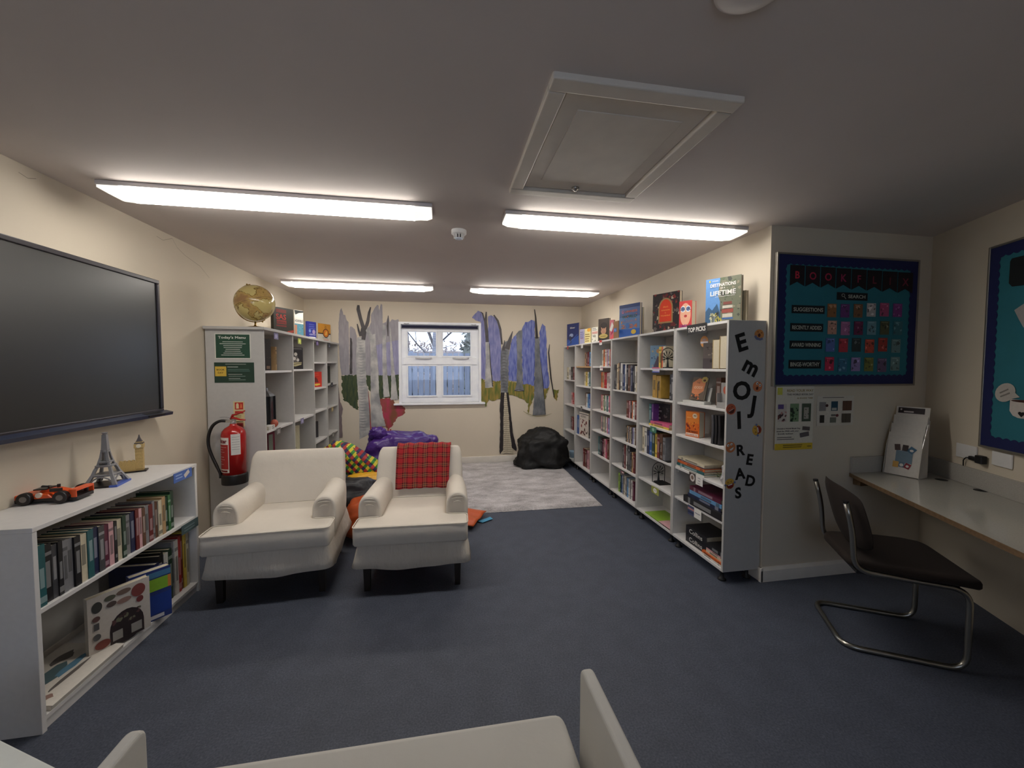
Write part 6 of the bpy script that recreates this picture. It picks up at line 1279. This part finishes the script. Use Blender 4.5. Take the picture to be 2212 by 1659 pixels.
# tartan throw over the back of the right armchair
def tartan():
    m = bpy.data.materials.new('red_tartan_wool'); m.use_nodes = True; nt = m.node_tree; b = nt.nodes['Principled BSDF']; b.inputs['Roughness'].default_value = .95
    uv = nt.nodes.new('ShaderNodeAttribute'); uv.attribute_name = 'weave'; sp = nt.nodes.new('ShaderNodeSeparateXYZ'); nt.links.new(uv.outputs['Vector'], sp.inputs[0]); outs = []
    for k in (0, 1):
        md = nt.nodes.new('ShaderNodeMath'); md.operation = 'FRACT'; ml = nt.nodes.new('ShaderNodeMath'); ml.operation = 'MULTIPLY'; ml.inputs[1].default_value = 1 / .074
        nt.links.new(sp.outputs[k], ml.inputs[0]); nt.links.new(ml.outputs[0], md.inputs[0]); rp = nt.nodes.new('ShaderNodeValToRGB'); rp.color_ramp.interpolation = 'CONSTANT'; el = rp.color_ramp.elements
        R_ = lin((164, 32, 38)); Kc = lin((6, 4, 8)); Y_ = lin((178, 140, 92)); D_ = lin((84, 30, 36))
        seq = [(0, R_), (.28, Kc), (.36, R_), (.41, D_), (.44, Y_), (.48, D_), (.53, Kc), (.56, D_), (.60, Y_), (.64, D_), (.68, R_), (.73, Kc), (.81, R_)]
        el[0].position = 0; el[0].color = seq[0][1]; el[1].position = seq[1][0]; el[1].color = seq[1][1]
        for p_, c_ in seq[2:]: n_ = el.new(p_); n_.color = c_
        nt.links.new(md.outputs[0], rp.inputs[0]); outs.append(rp)
    mx = nt.nodes.new('ShaderNodeMix'); mx.data_type = 'RGBA'; mx.inputs[0].default_value = .5; nt.links.new(outs[0].outputs[0], mx.inputs[6]); nt.links.new(outs[1].outputs[0], mx.inputs[7]); nt.links.new(mx.outputs[2], b.inputs['Base Color']); return m
def throw_mesh():
    nu, nv = 41, 44; vs, fs, wv_ = [], [], []; Mx = arm_r.matrix_world
    path = [(.80, .50), (.800, .62), (.793, .70), (.785, .755), (.768, .795), (.735, .806), (.69, .803), (.655, .79), (.628, .76), (.600, .70), (.575, .63), (.552, .56), (.535, .50)]
    P_ = [Vector((y, z)) for y, z in path]; seg = [0]
    for i in range(1, len(P_)): seg.append(seg[-1] + (P_[i] - P_[i - 1]).length)
    T_ = seg[-1]
    for j in range(nv):
        s_ = T_ * j / (nv - 1); i = max(k for k in range(len(P_) - 1) if seg[k] <= s_ + 1e-9); f_ = (s_ - seg[i]) / (seg[i + 1] - seg[i]); q_ = P_[i].lerp(P_[i + 1], f_); d_ = (P_[i + 1] - P_[i]).normalized(); nn_ = Vector((d_.y, -d_.x)) * -1
        for k in range(nu):
            u_ = k / (nu - 1); x = -.175 + .395 * u_ + .012 * math.sin(s_ * 6) * (u_ > .5) + (.012 * (s_ / T_) if u_ > .9 else 0); off = .009 + .0035 * (1 + math.sin(u_ * 30 + s_ * 4)) * (1 if s_ > T_ * .4 else .6) + .004 * noise.noise(Vector((u_ * 5, s_ * 9, 1)))
            q2 = q_ - nn_ * 0; y = q_.x + (-nn_.x) * 0
            vs.append((x, q_.x + d_.y * off * -1 * -1 if False else q_.x + (-d_.y) * -off * -1, q_.y + d_.x * -off * -1 * -1 + (.006 * math.sin(u_ * 3) if j == nv - 1 else 0))); wv_.append((x, s_, 0))
    for j in range(nv - 1):
        for i in range(nu - 1): a = j * nu + i; fs.append((a, a + 1, a + nu + 1, a + nu))
    return vs, fs, wv_
vs, fs, wv_ = throw_mesh()
t = thing('throw_blanket', 'red tartan wool throw hanging over the back of the armchair', 'throw', M=arm_r.matrix_world.copy())
o = MB().add(vs, fs).build('throw_cloth', tartan(), t, smooth=True, solid=.006)
at = o.data.attributes.new('weave', 'FLOAT_VECTOR', 'POINT'); at.data.foreach_set('vector', [c for v in wv_ for c in v])
MB().box(.205, .530, .478, .224, .533, .505).build('care_tag', pc((226, 224, 216)), t)

# ------------------------------------------------------------ rug
t = thing('rug', 'thick silvery grey shaggy rug in front of the window wall', 'rug', (.7, 4.75, 0))
def rug_mat():
    m = bpy.data.materials.new('silver_shag_pile'); m.use_nodes = True; nt = m.node_tree; b = nt.nodes['Principled BSDF']; b.inputs['Roughness'].default_value = .85; b.inputs['Sheen Weight'].default_value = .3
    tc = nt.nodes.new('ShaderNodeTexCoord'); n1 = nt.nodes.new('ShaderNodeTexNoise'); n1.inputs['Scale'].default_value = 5; n1.inputs['Detail'].default_value = 8; n1.inputs['Roughness'].default_value = .7
    n2 = nt.nodes.new('ShaderNodeTexNoise'); n2.inputs['Scale'].default_value = 70; n2.inputs['Detail'].default_value = 4; mp = nt.nodes.new('ShaderNodeMapping'); mp.inputs['Scale'].default_value = (.7, 1.6, 1)
    nt.links.new(tc.outputs['Object'], mp.inputs[0]); nt.links.new(mp.outputs[0], n1.inputs['Vector']); nt.links.new(tc.outputs['Object'], n2.inputs['Vector'])
    ad = nt.nodes.new('ShaderNodeMath'); ad.operation = 'MULTIPLY_ADD'; ad.inputs[1].default_value = .35; nt.links.new(n2.outputs['Fac'], ad.inputs[0]); nt.links.new(n1.outputs['Fac'], ad.inputs[2])
    r = nt.nodes.new('ShaderNodeValToRGB'); r.color_ramp.elements[0].position = .5; r.color_ramp.elements[0].color = lin((138, 134, 134)); r.color_ramp.elements[1].position = .85; r.color_ramp.elements[1].color = lin((214, 210, 212))
    nt.links.new(ad.outputs[0], r.inputs[0]); nt.links.new(r.outputs[0], b.inputs['Base Color'])
    bp = nt.nodes.new('ShaderNodeBump'); bp.inputs['Strength'].default_value = .8; bp.inputs['Distance'].default_value = .02; nt.links.new(ad.outputs[0], bp.inputs['Height']); nt.links.new(bp.outputs[0], b.inputs['Normal']); return m
nx, ny = 110, 110; vs, fs = [], []
def rc(u, v):   # corners measured: front right, back right
    a = Vector((-.55, 3.775)); b_ = Vector((1.60, 3.765)); c_ = Vector((1.665, 5.70)); d_ = Vector((-.55, 5.76)); return a.lerp(b_, u).lerp(d_.lerp(c_, u), v)
for j in range(ny + 1):
    for i in range(nx + 1):
        u_, v_ = i / nx, j / ny; p = rc(u_, v_); e_ = min(u_, 1 - u_, v_, 1 - v_); h_ = .026 * min(1, (e_ * 40) ** .5 if e_ > 0 else 0) + .003; h_ += .006 * noise.noise(Vector((p.x * 14, p.y * 14, 0))) * (e_ > 0) + .004 * noise.noise(Vector((p.x * 45, p.y * 45, 0))) * (e_ > 0)
        jx = .004 * noise.noise(Vector((p.x * 60, p.y * 60, 5))); vs.append((p.x - .7 + jx, p.y - 4.75 + (.008 * noise.noise(Vector((p.x * 30, 9, 5))) if e_ <= .01 else jx), max(.002, h_)))
for j in range(ny):
    for i in range(nx): a = j * (nx + 1) + i; fs.append((a, a + 1, a + nx + 2, a + nx + 1))
MB().add(vs, fs).build('rug_pile', rug_mat(), t, smooth=True)

# ------------------------------------------------------------ beanbags
def blob(fn, nu=64, nv=36):
    vs, fs = [], []
    for j in range(nv + 1):
        t_ = math.pi * j / nv - math.pi / 2
        for i in range(nu):
            a = 2 * math.pi * i / nu; d = Vector((math.cos(t_) * math.cos(a), math.cos(t_) * math.sin(a), math.sin(t_))); vs.append(fn(d))
    for j in range(nv):
        for i in range(nu): a, b_ = j * nu + i, j * nu + (i + 1) % nu; fs.append((a, b_, b_ + nu, a + nu))
    return vs, fs
def sq_(v, e): return math.copysign(abs(v) ** e, v)
def bag(r, e, fold, seed, scale=3.0, zmin=0.0, extra=None):
    def fn(d):
        p = Vector((r[0] * sq_(d.x, e), r[1] * sq_(d.y, e), r[2] * sq_(d.z, e)))
        n1 = noise.noise(Vector((d.x, d.y, d.z)) * scale + Vector((seed, 0, 0))); n2 = 1 - abs(noise.noise(Vector((d.x, d.y, d.z * .6)) * scale * 2.2 + Vector((0, seed, 0)))) * 2
        k = 1 + fold * n1 + fold * .45 * (n2 - .5); p = p * k
        if extra: p = extra(p, d)
        return p
    return fn
def fabric(name, rgb, rough=.35, b=.5): return mat(name, rgb, rough, noise_=(3, .06), bump=(6, b, .03), spec=.5)
def beanbag(label, loc, r, e, fold, seed, m, rz=0, fl=.003, extra=None, scale=3., nu=64, nv=36, tilt=None):
    t = thing('beanbag', label, 'beanbag', (loc[0], loc[1], 0), rz); vs, fs = blob(bag(r, e, fold, seed, scale, extra=extra), nu, nv)
    out = []
    for v in vs:
        v = Vector(v)
        if tilt: v = tilt @ v
        z = v.z + loc[2]; v = Vector((v.x * (1 + .10 * (z < .12)), v.y * (1 + .10 * (z < .12)), max(fl, z))); out.append(v)
    MB().add(out, fs).build('bag_cover', m, t, smooth=True); return t
BKF = fabric('black_nylon', (9, 9, 10), .6, .6); PUR = fabric('purple_nylon', (72, 40, 122), .3, 1.0); NVY = fabric('navy_vinyl', (11, 12, 22), .5, .3); ORF = fabric('orange_vinyl', (206, 92, 42), .35, .5); YLW = fabric('yellow_vinyl', (214, 160, 36), .4, .5)
def bkx(p, d): # low nose towards the room, peak to the back
    p = p.copy(); p.z += .05 * math.exp(-((p.x - .02) ** 2 + (p.y - .1) ** 2) / .03) ; p.z -= .16 * max(0, -p.x - .05) ; return p
t = beanbag('big black beanbag slumped between the rug and the far-end bookcase', (1.375, 5.42, .22), (.355, .26, .275), .72, .20, 5, BKF, fl=.034, extra=bkx, scale=2.2)
def seam(t, pts, m, r=.004): MB().tube(pts, r, 6).build('seam', m, t, smooth=True)
def px_(p, d):
    p = p.copy(); p.z += .07 * math.exp(-((p.x + .30) ** 2) / .015) * max(0, d.z) ; return p
t = beanbag('large purple beanbag lounger behind the tartan armchair', (-.52, 5.08, .26), (.44, .30, .345), .62, .15, 13, PUR, fl=.034, extra=None, scale=2.4)
mb = MB(); n = 30; pts = []; rad = []      # rolled top edge and knotted end, one skin each
rb = random.Random(6)
for k in range(n): u_ = k / (n - 1); pts.append((-.26 + .70 * u_, -.06 + .02 * math.sin(u_ * 7), .545 - .075 * u_ + .01 * math.sin(u_ * 9))); rad.append((.085 + .008 * math.sin(u_ * 37) + .008 * math.sin(u_ * 13)) * (.6 if k in (0, n - 1) else 1))
mb.tube(pts, rad, 16); mb.build('rolled_bolster', PUR, t, smooth=True)
vs, fs = blob(bag((.10, .09, .085), .9, .30, 31, 4.5), 32, 20); MB().add([Vector(v) + Vector((-.27, -.10, .60)) for v in vs], fs).build('tied_corner', PUR, t, smooth=True)
# diamond pattern
def harl():
    m = bpy.data.materials.new('harlequin_cotton'); m.use_nodes = True; nt = m.node_tree; b = nt.nodes['Principled BSDF']; b.inputs['Roughness'].default_value = .75
    tc = nt.nodes.new('ShaderNodeTexCoord'); sp = nt.nodes.new('ShaderNodeSeparateXYZ'); nt.links.new(tc.outputs['Object'], sp.inputs[0])
    def M_(op, a, b_=None):
        n = nt.nodes.new('ShaderNodeMath'); n.operation = op
        for k, x in enumerate((a, b_)):
            if x is None: continue
            if isinstance(x, (int, float)): n.inputs[k].default_value = x
            else: nt.links.new(x, n.inputs[k])
        return n.outputs[0]
    a = M_('FLOOR', M_('MULTIPLY', M_('ADD', sp.outputs[0], M_('MULTIPLY', sp.outputs[2], .9)), 24)); c = M_('FLOOR', M_('MULTIPLY', M_('SUBTRACT', M_('MULTIPLY', sp.outputs[2], .9), sp.outputs[0]), 24))
    k = M_('FRACT', M_('MULTIPLY', M_('ADD', a, M_('MULTIPLY', c, 2)), .25)); rp = nt.nodes.new('ShaderNodeValToRGB'); rp.color_ramp.interpolation = 'CONSTANT'; el = rp.color_ramp.elements
    el[0].position = 0; el[0].color = lin((206, 190, 50)); el[1].position = .2; el[1].color = lin((34, 36, 74)); x = el.new(.45); x.color = lin((54, 130, 50)); x = el.new(.7); x.color = lin((160, 40, 36))
    nt.links.new(k, rp.inputs[0]); nt.links.new(rp.outputs[0], b.inputs['Base Color']); return m
def hx(p, d): return p
tl = Matrix.Rotation(math.radians(33), 3, 'Y')
t = beanbag('harlequin diamond-patterned beanbag in yellow, green, red and navy behind the armchairs', (-.93, 4.30, .44), (.30, .17, .125), .75, .12, 21, harl(), fl=.034, tilt=tl, scale=3.)
t = beanbag('yellow beanbag squashed under the harlequin one', (-.76, 4.06, .29), (.21, .13, .07), .8, .14, 41, YLW, fl=.034, scale=3.)
t = beanbag('dark navy beanbag between the two armchairs, over the orange one', (-.84, 3.80, .19), (.27, .19, .20), .75, .12, 51, NVY, fl=.034, scale=2.8)
t = beanbag('orange vinyl beanbag low on the floor behind the tartan armchair', (-.42, 3.50, .15), (.41, .235, .18), .72, .09, 61, ORF, scale=2.6)
mb = MB()     # flat corner flap towards the rug
vs, fs = soft_grid(lambda u, v: ((.25 + .42 * u) * (1 - v) + (.25 + .57 * u) * v, (-.15 + .04 * u) * (1 - v) + (.25 - .02 * u) * v, .13 - .10 * u + .014 * math.sin(v * 13 + u * 4) * (1 - .6 * u) + .01), 18, 14)
mb.add(vs, fs).build('corner_flap', ORF, t, smooth=True, solid=.008)
MB().add([(.72, .055, .012), (.80, .10, .014), (.845, .135, .014), (.865, .09, .010), (.76, .02, .010)], [(0, 4, 3, 2, 1)]).build('handle_tag', pc((70, 150, 190)), t, solid=.003)

# ------------------------------------------------------------ small sofa in the foreground and white table
SOF = mat('pale_grey_cotton', (196, 194, 188), .92, noise_=(4, .02), bump=(6, .25, .02))
t = thing('sofa', 'pale grey two-seat sofa with thin upright arms, in the foreground facing the window', 'sofa', (-.15, .7, 0))
def sofa_arm(x0, x1):
    out = round_poly([(.998, .10), (.998, .612), (.30, .612), (.30, .10)], .03, 5); mb = MB(); mb.prism(out, x0, x1, 'x', T=Matrix.Translation((.15, -.7, 0))); return mb.build('armrest', SOF, t, bevel=.010, seg=4, smooth=False)
sofa_arm(.362, .396); sofa_arm(-.705, -.672)
tp = round_poly([(-.645, .42), (.337, .42), (.337, 1.07), (-.645, 1.07)], .035)
o = puff([(x + .15, y - .7) for x, y in tp], .29, .422, .012, .02).build('seat_cushion', SOF, t, smooth=True)
MB().box(-.655 + .15, .30 - .7, .12, .358 + .15, 1.02 - .7, .288).build('seat_base', SOF, t, bevel=.01)
MB().prism([(.24, .12), (.34, .12), (.43, .30), (.40, .72), (.30, .74)], -.655, .358, 'x', T=Matrix.Translation((.15, -.7, 0))).build('backrest', SOF, t, bevel=.015, seg=3)
for x in (-.60, .30):
    for y in (.36, .96): MB().cyl((x + .15, y - .7, 0), (x + .15, y - .7, .12), .016, .02, 12).build('leg', DARKM, t, smooth=True)
WT = mat('white_table_laminate', (222, 226, 222), .3)
P_ = onz(0, 1597, .45); Q_ = onz(125, 1659, .45); dd_ = (Q_ - P_).normalized(); pn = Vector((dd_.y, -dd_.x, 0)); A_ = P_ - dd_ * .14; B_ = P_ + dd_ * .44
cor = [A_, B_, B_ + pn * .5, A_ + pn * .5]; cc = sum(cor, Vector()) / 4
t = thing('side_table', 'white tabletop corner at the bottom edge of the photo beside the sofa', 'table', (cc.x, cc.y, 0))
MB().prism([(p.x, p.y) for p in cor], .425, .45).build('tabletop', WT, t, world=True, bevel=.004)
for p in cor: q_ = p.lerp(cc, .14); MB().box(q_.x - .02, q_.y - .02, 0, q_.x + .02, q_.y + .02, .425).build('leg', WT, t, world=True)

# ------------------------------------------------------------ murals on the far wall
m_ = .25316
MYP = YF - .0006
def paint_mat(name, c1, c2, rough=.6, st=(6, 1, 1.2), sc_=7):
    if name in _M: return _M[name]
    m = bpy.data.materials.new(name); m.use_nodes = True; nt = m.node_tree; b = nt.nodes['Principled BSDF']; b.inputs['Roughness'].default_value = rough
    tc = nt.nodes.new('ShaderNodeTexCoord'); mp = nt.nodes.new('ShaderNodeMapping'); mp.inputs['Scale'].default_value = st; nt.links.new(tc.outputs['Object'], mp.inputs[0]); n = nt.nodes.new('ShaderNodeTexNoise'); n.inputs['Scale'].default_value = sc_; n.inputs['Detail'].default_value = 6; nt.links.new(mp.outputs[0], n.inputs['Vector'])
    r = nt.nodes.new('ShaderNodeValToRGB'); r.color_ramp.elements[0].position = .38; r.color_ramp.elements[0].color = lin(c1); r.color_ramp.elements[1].position = .62; r.color_ramp.elements[1].color = lin(c2); nt.links.new(n.outputs['Fac'], r.inputs[0]); nt.links.new(r.outputs[0], b.inputs['Base Color']); _M[name] = m; return m
PSKY = paint_mat('mural_grey_sky', (150, 146, 152), (162, 158, 164)); PPUR = paint_mat('mural_lilac_sky', (140, 138, 172), (158, 156, 186)); PGRN = paint_mat('mural_dark_green', (44, 64, 44), (74, 84, 50)); PRED = paint_mat('mural_red_heather', (178, 60, 84), (134, 80, 56), st=(2, 1, 2), sc_=6)
PTRK = paint_mat('mural_birch_trunk', (150, 150, 152), (196, 194, 190), st=(1.2, 1, 6), sc_=6); PTRD = paint_mat('mural_dark_trunk', (64, 60, 62), (84, 80, 82), st=(1, 1, 4)); PBLU = paint_mat('mural_blue_sky', (112, 116, 170), (142, 142, 186)); PBL2 = paint_mat('mural_deep_blue_sky', (80, 92, 168), (128, 138, 192))
PLEA = paint_mat('mural_olive_grass', (92, 108, 44), (156, 132, 62), st=(8, 1, 1.5), sc_=5); PGTR = paint_mat('mural_grey_trunk', (96, 100, 106), (130, 132, 136), st=(2, 1, 5), sc_=6); PBLK = paint_mat('mural_black_line', (32, 26, 28), (44, 38, 40)); PBRN = paint_mat('mural_brown_trunk', (120, 106, 108), (136, 122, 122))
def MP(x, y): p = ony(700 + x * m_, 620 + y * m_, MYP); return (p.x, p.z)
MF = frame((0, MYP, 0), (1, 0, 0), UP); lay = [0]
def dense_edge(pts, jit, seed, step=16):
    rr = random.Random(seed); out = []
    for i in range(len(pts)):
        a, b = Vector(pts[i]), Vector(pts[(i + 1) % len(pts)]); k = max(1, int((b - a).length / step))
        for j in range(k): p = a.lerp(b, j / k); out.append((p.x + rr.uniform(-jit, jit), p.y + rr.uniform(-jit, jit)))
    return out
def mpoly(t, name, pts, m, jit=1.6):
    rag = m in (PLEA, PRED, PGRN)
    lay[0] += 1; pp = dense_edge(pts, 7 if rag else jit, lay[0], 11 if rag else 16); mb = MB().flat([MP(*p) for p in pp], .0003 + lay[0] * .00012)
    return mb.build(name, m, t)
def mstroke(t, name, pts, ws, m):
    lay[0] += 1; P3 = [MP(*p) for p in pts]; ws = ws if isinstance(ws, (list, tuple)) else [ws] * len(pts); k = (MP(100, 0)[0] - MP(0, 0)[0]) / 100
    # smooth the line
    out, wo_ = [], []
    for i in range(len(P3) - 1):
        for j in range(4): u_ = j / 4; out.append((P3[i][0] + (P3[i + 1][0] - P3[i][0]) * u_, P3[i][1] + (P3[i + 1][1] - P3[i][1]) * u_)); wo_.append((ws[i] + (ws[i + 1] - ws[i]) * u_) * k)
    out.append(P3[-1]); wo_.append(ws[-1] * k)
    return MB().stroke(out, wo_, .0003 + lay[0] * .00012).build(name, m, t)
tm = thing('tree_mural', 'painted birch wood mural with grey sky and red heather, to one side of the window above the purple beanbag', 'mural', M=MF)
tm['label'] = 'painted birch wood mural with grey sky and red heather above the purple beanbag'
mpoly(tm, 'painted_sky', [(125, 300), (135, 200), (150, 178), (165, 235), (180, 240), (195, 285), (210, 300), (214, 480), (215, 752), (148, 752), (135, 650), (125, 450)], PSKY)
mpoly(tm, 'painted_sky', [(220, 335), (240, 340), (262, 360), (280, 420), (290, 752), (215, 752)], PSKY)
mpoly(tm, 'painted_sky', [(350, 440), (358, 370), (385, 335), (402, 300), (400, 240), (430, 180), (455, 150), (465, 160), (470, 200), (485, 143), (496, 150), (500, 310), (530, 300), (548, 240), (560, 300), (580, 276), (605, 285), (635, 275), (640, 300), (640, 755), (355, 755)], PSKY)
mpoly(tm, 'painted_sky', [(446, 500), (500, 480), (640, 450), (640, 757), (470, 757)], PPUR)
mpoly(tm, 'painted_grass', [(148, 752), (290, 752), (292, 1045), (275, 1040), (255, 1025), (235, 1010), (200, 985), (165, 965), (155, 900)], PGRN, 3)
mpoly(tm, 'painted_grass', [(355, 752), (640, 752), (640, 900), (632, 970), (560, 945), (500, 950), (480, 1000), (400, 900), (360, 830)], PGRN)
mpoly(tm, 'painted_heather', [(480, 960), (560, 945), (602, 985), (650, 1005), (690, 1030), (692, 1075), (660, 1100), (625, 1110), (600, 1150), (580, 1190), (555, 1220), (528, 1190), (505, 1120), (490, 1030)], PRED, 5)
mpoly(tm, 'painted_trunk', [(222, 430), (238, 440), (243, 560), (240, 742), (218, 742), (222, 600)], PTRD)
mpoly(tm, 'painted_trunk', [(285, 430), (350, 420), (354, 560), (356, 700), (362, 820), (382, 900), (390, 1080), (398, 1250), (303, 1300), (298, 1000), (285, 850), (276, 700), (272, 600), (280, 500)], PTRK)
for y in range(450, 1240, 24): mstroke(tm, 'bark_mark', [(288 + (y - 450) * .02, y), (310 + (y - 450) * .03, y + 3), (340 + (y - 450) * .045, y - 2)], [1, 4, 1], PGTR)
mstroke(tm, 'painted_branch', [(322, 420), (335, 345), (312, 270), (292, 190), (294, 155)], [40, 34, 30, 32, 20], PTRD)
mstroke(tm, 'painted_branch', [(335, 450), (345, 390), (375, 290), (385, 220), (398, 172)], [34, 34, 28, 22, 10], PTRD)
mstroke(tm, 'painted_branch', [(312, 420), (296, 370), (284, 315)], [20, 18, 8], PTRD)
mpoly(tm, 'painted_trunk', [(398, 560), (394, 470), (356, 372), (374, 336), (412, 408), (438, 400), (446, 560), (456, 620), (466, 760), (470, 900), (482, 1000), (505, 1100), (527, 1190), (402, 1195), (400, 1000), (398, 800)], PTRK)
mpoly(tm, 'painted_trunk', [(500, 320), (525, 330), (530, 500), (536, 700), (560, 935), (508, 940), (500, 700), (498, 500)], PTRK)
mpoly(tm, 'painted_trunk', [(560, 310), (574, 400), (580, 480), (600, 700), (632, 962), (570, 965), (574, 800), (568, 600)], PTRK)
mstroke(tm, 'painted_trunk', [(548, 245), (543, 330), (546, 420)], [6, 18, 8], PTRD)
mstroke(tm, 'painted_line', [(400, 1197), (465, 1196), (530, 1190)], [7, 7, 4], PRED); mstroke(tm, 'painted_line', [(378, 890), (392, 1050), (400, 1240)], [4, 9, 10], PRED)
for k in range(4): mstroke(tm, 'painted_line', [(502 + k * 22, 1212), (506 + k * 22, 1248)], [14, 5], PRED)
mpoly(tm, 'painted_trunk', [(112, 840), (124, 850), (140, 980), (165, 1040), (152, 1100), (160, 1285), (100, 1285), (104, 900)], PBRN)
tm = thing('tree_mural', 'painted tree mural with blue sky and olive grass, over the black beanbag', 'mural', M=MF)
mpoly(tm, 'painted_sky', [(1265, 262), (1285, 230), (1310, 205), (1340, 215), (1362, 260), (1378, 330), (1382, 500), (1390, 700), (1372, 792), (1336, 782), (1336, 300), (1290, 287)], PBLU, 3)
mpoly(tm, 'painted_sky', [(1400, 252), (1425, 238), (1455, 260), (1480, 310), (1505, 370), (1510, 500), (1508, 802), (1440, 806), (1420, 640), (1402, 470)], PBLU, 3)
mpoly(tm, 'painted_sky', [(1572, 600), (1600, 450), (1640, 400), (1652, 600), (1645, 806), (1575, 795)], PBL2, 3)
mpoly(tm, 'painted_sky', [(1685, 370), (1712, 298), (1740, 300), (1770, 278), (1797, 290), (1800, 500), (1798, 700), (1792, 842), (1740, 838), (1695, 828), (1688, 600)], PBL2, 4)
mpoly(tm, 'painted_sky', [(1838, 380), (1862, 312), (1885, 335), (1895, 400), (1899, 480), (1905, 700), (1925, 820), (1910, 862), (1868, 866), (1850, 700), (1838, 600)], PBL2, 3)
mpoly(tm, 'painted_grass', [(1336, 785), (1372, 790), (1382, 862), (1440, 857), (1442, 802), (1508, 800), (1508, 945), (1470, 960), (1440, 972), (1410, 965), (1395, 985), (1378, 1025), (1366, 980), (1336, 968)], PLEA, 4)
mpoly(tm, 'painted_grass', [(1570, 805), (1640, 810), (1700, 828), (1792, 842), (1790, 940), (1765, 1000), (1745, 1075), (1735, 1070), (1745, 990), (1700, 960), (1640, 935), (1572, 920)], PLEA, 4)
mpoly(tm, 'painted_grass', [(1866, 868), (1915, 860), (1890, 960), (1874, 930)], PLEA, 3); mpoly(tm, 'painted_grass', [(1955, 876), (2000, 880), (1985, 970), (1958, 940)], PLEA, 3)
mpoly(tm, 'painted_trunk', [(1378, 470), (1405, 465), (1418, 640), (1438, 857), (1373, 860), (1378, 650)], PTRK)
mstroke(tm, 'painted_branch', [(1392, 470), (1386, 380), (1378, 300), (1384, 212)], [30, 32, 28, 12], PTRD); mstroke(tm, 'painted_branch', [(1372, 300), (1352, 225), (1335, 212)], [14, 12, 4], PTRD)
mstroke(tm, 'painted_line', [(1410, 480), (1418, 640), (1438, 850)], [4, 8, 8], PBLK)
mstroke(tm, 'painted_branch', [(1448, 240), (1482, 290), (1503, 360), (1518, 490)], [14, 20, 22, 14], PTRD)
mpoly(tm, 'painted_trunk', [(1515, 522), (1540, 470), (1568, 460), (1590, 482), (1572, 600), (1572, 760), (1566, 905), (1508, 905), (1505, 750), (1506, 600)], PGTR)
for y in range(545, 890, 26): mstroke(tm, 'bark_mark', [(1512, y), (1535, y - 5), (1560, y + 2)], [2, 6, 2], PTRD if y % 52 else PTRK)
mstroke(tm, 'painted_branch', [(1560, 530), (1585, 450), (1608, 378)], [50, 32, 6], PTRD); mstroke(tm, 'painted_branch', [(1530, 540), (1540, 455)], [30, 5], PTRD)
mpoly(tm, 'painted_trunk', [(1525, 900), (1560, 900), (1596, 1150), (1615, 1420), (1510, 1420), (1520, 1200)], paint_mat('mural_pale_inner', (196, 184, 160), (206, 196, 172)))
mpoly(tm, 'painted_trunk_edge', [(1508, 900), (1538, 900), (1530, 1100), (1528, 1390), (1500, 1425), (1496, 1400), (1503, 1150), (1498, 1040)], PBLK)
mpoly(tm, 'painted_trunk_edge', [(1553, 900), (1573, 900), (1590, 1050), (1610, 1240), (1642, 1378), (1640, 1402), (1602, 1370), (1586, 1250), (1576, 1100)], PBLK)
for i, y in enumerate(range(925, 1420, 17)): mstroke(tm, 'bark_mark', [(1526, y + (i % 3) * 4), (1550, y - 3), (1576 + (y - 925) * .08, y + 5)], [2, 3.5, 1], PBLK)
mpoly(tm, 'painted_trunk', [(1640, 400), (1660, 375), (1690, 368), (1686, 600), (1692, 840), (1706, 888), (1620, 888), (1642, 830), (1646, 600)], PGTR)
mstroke(tm, 'painted_line', [(1622, 885), (1660, 872), (1706, 888)], [6, 3, 6], PBLK)
mpoly(tm, 'painted_trunk', [(1798, 428), (1835, 428), (1842, 620), (1865, 800), (1870, 900), (1890, 1088), (1778, 1092), (1790, 950), (1796, 700)], PGTR)
mstroke(tm, 'painted_branch', [(1794, 192), (1804, 260), (1814, 440)], [8, 14, 28], PBLK)
mstroke(tm, 'painted_line', [(1846, 640), (1866, 820), (1888, 1086)], [3, 6, 4], PBLK)
mstroke(tm, 'painted_branch', [(1922, 490), (1914, 560), (1934, 780), (1962, 942)], [6, 12, 14, 8], PBLK)
mstroke(tm, 'painted_line', [(1698, 1058), (1735, 1080), (1810, 1104), (1880, 1100), (1940, 1078)], [2, 5, 4, 4, 2], PLEA)
# fine cracks in the plaster near the ceiling
wl = bpy.data.objects['wall_left']
CRK = mat('plaster_crack', (150, 140, 124), .9)
def cr(pts): return [onx(x, y, XL + .0008) for x, y in pts]
mb = MB()
for line in (((338, 510), (352, 519), (372, 515), (383, 535), (400, 552), (432, 575), (452, 600)), ((40, 372), (60, 385), (78, 386)),):
    P3 = cr(line)
    for i in range(len(P3) - 1): a, b_ = P3[i], P3[i + 1]; mb.add([a + Vector((0, 0, .0012)), b_ + Vector((0, 0, .0012)), b_ - Vector((0, 0, .0012)), a - Vector((0, 0, .0012))], [(0, 1, 2, 3)])
mb.build('plaster_crack', CRK, wl)
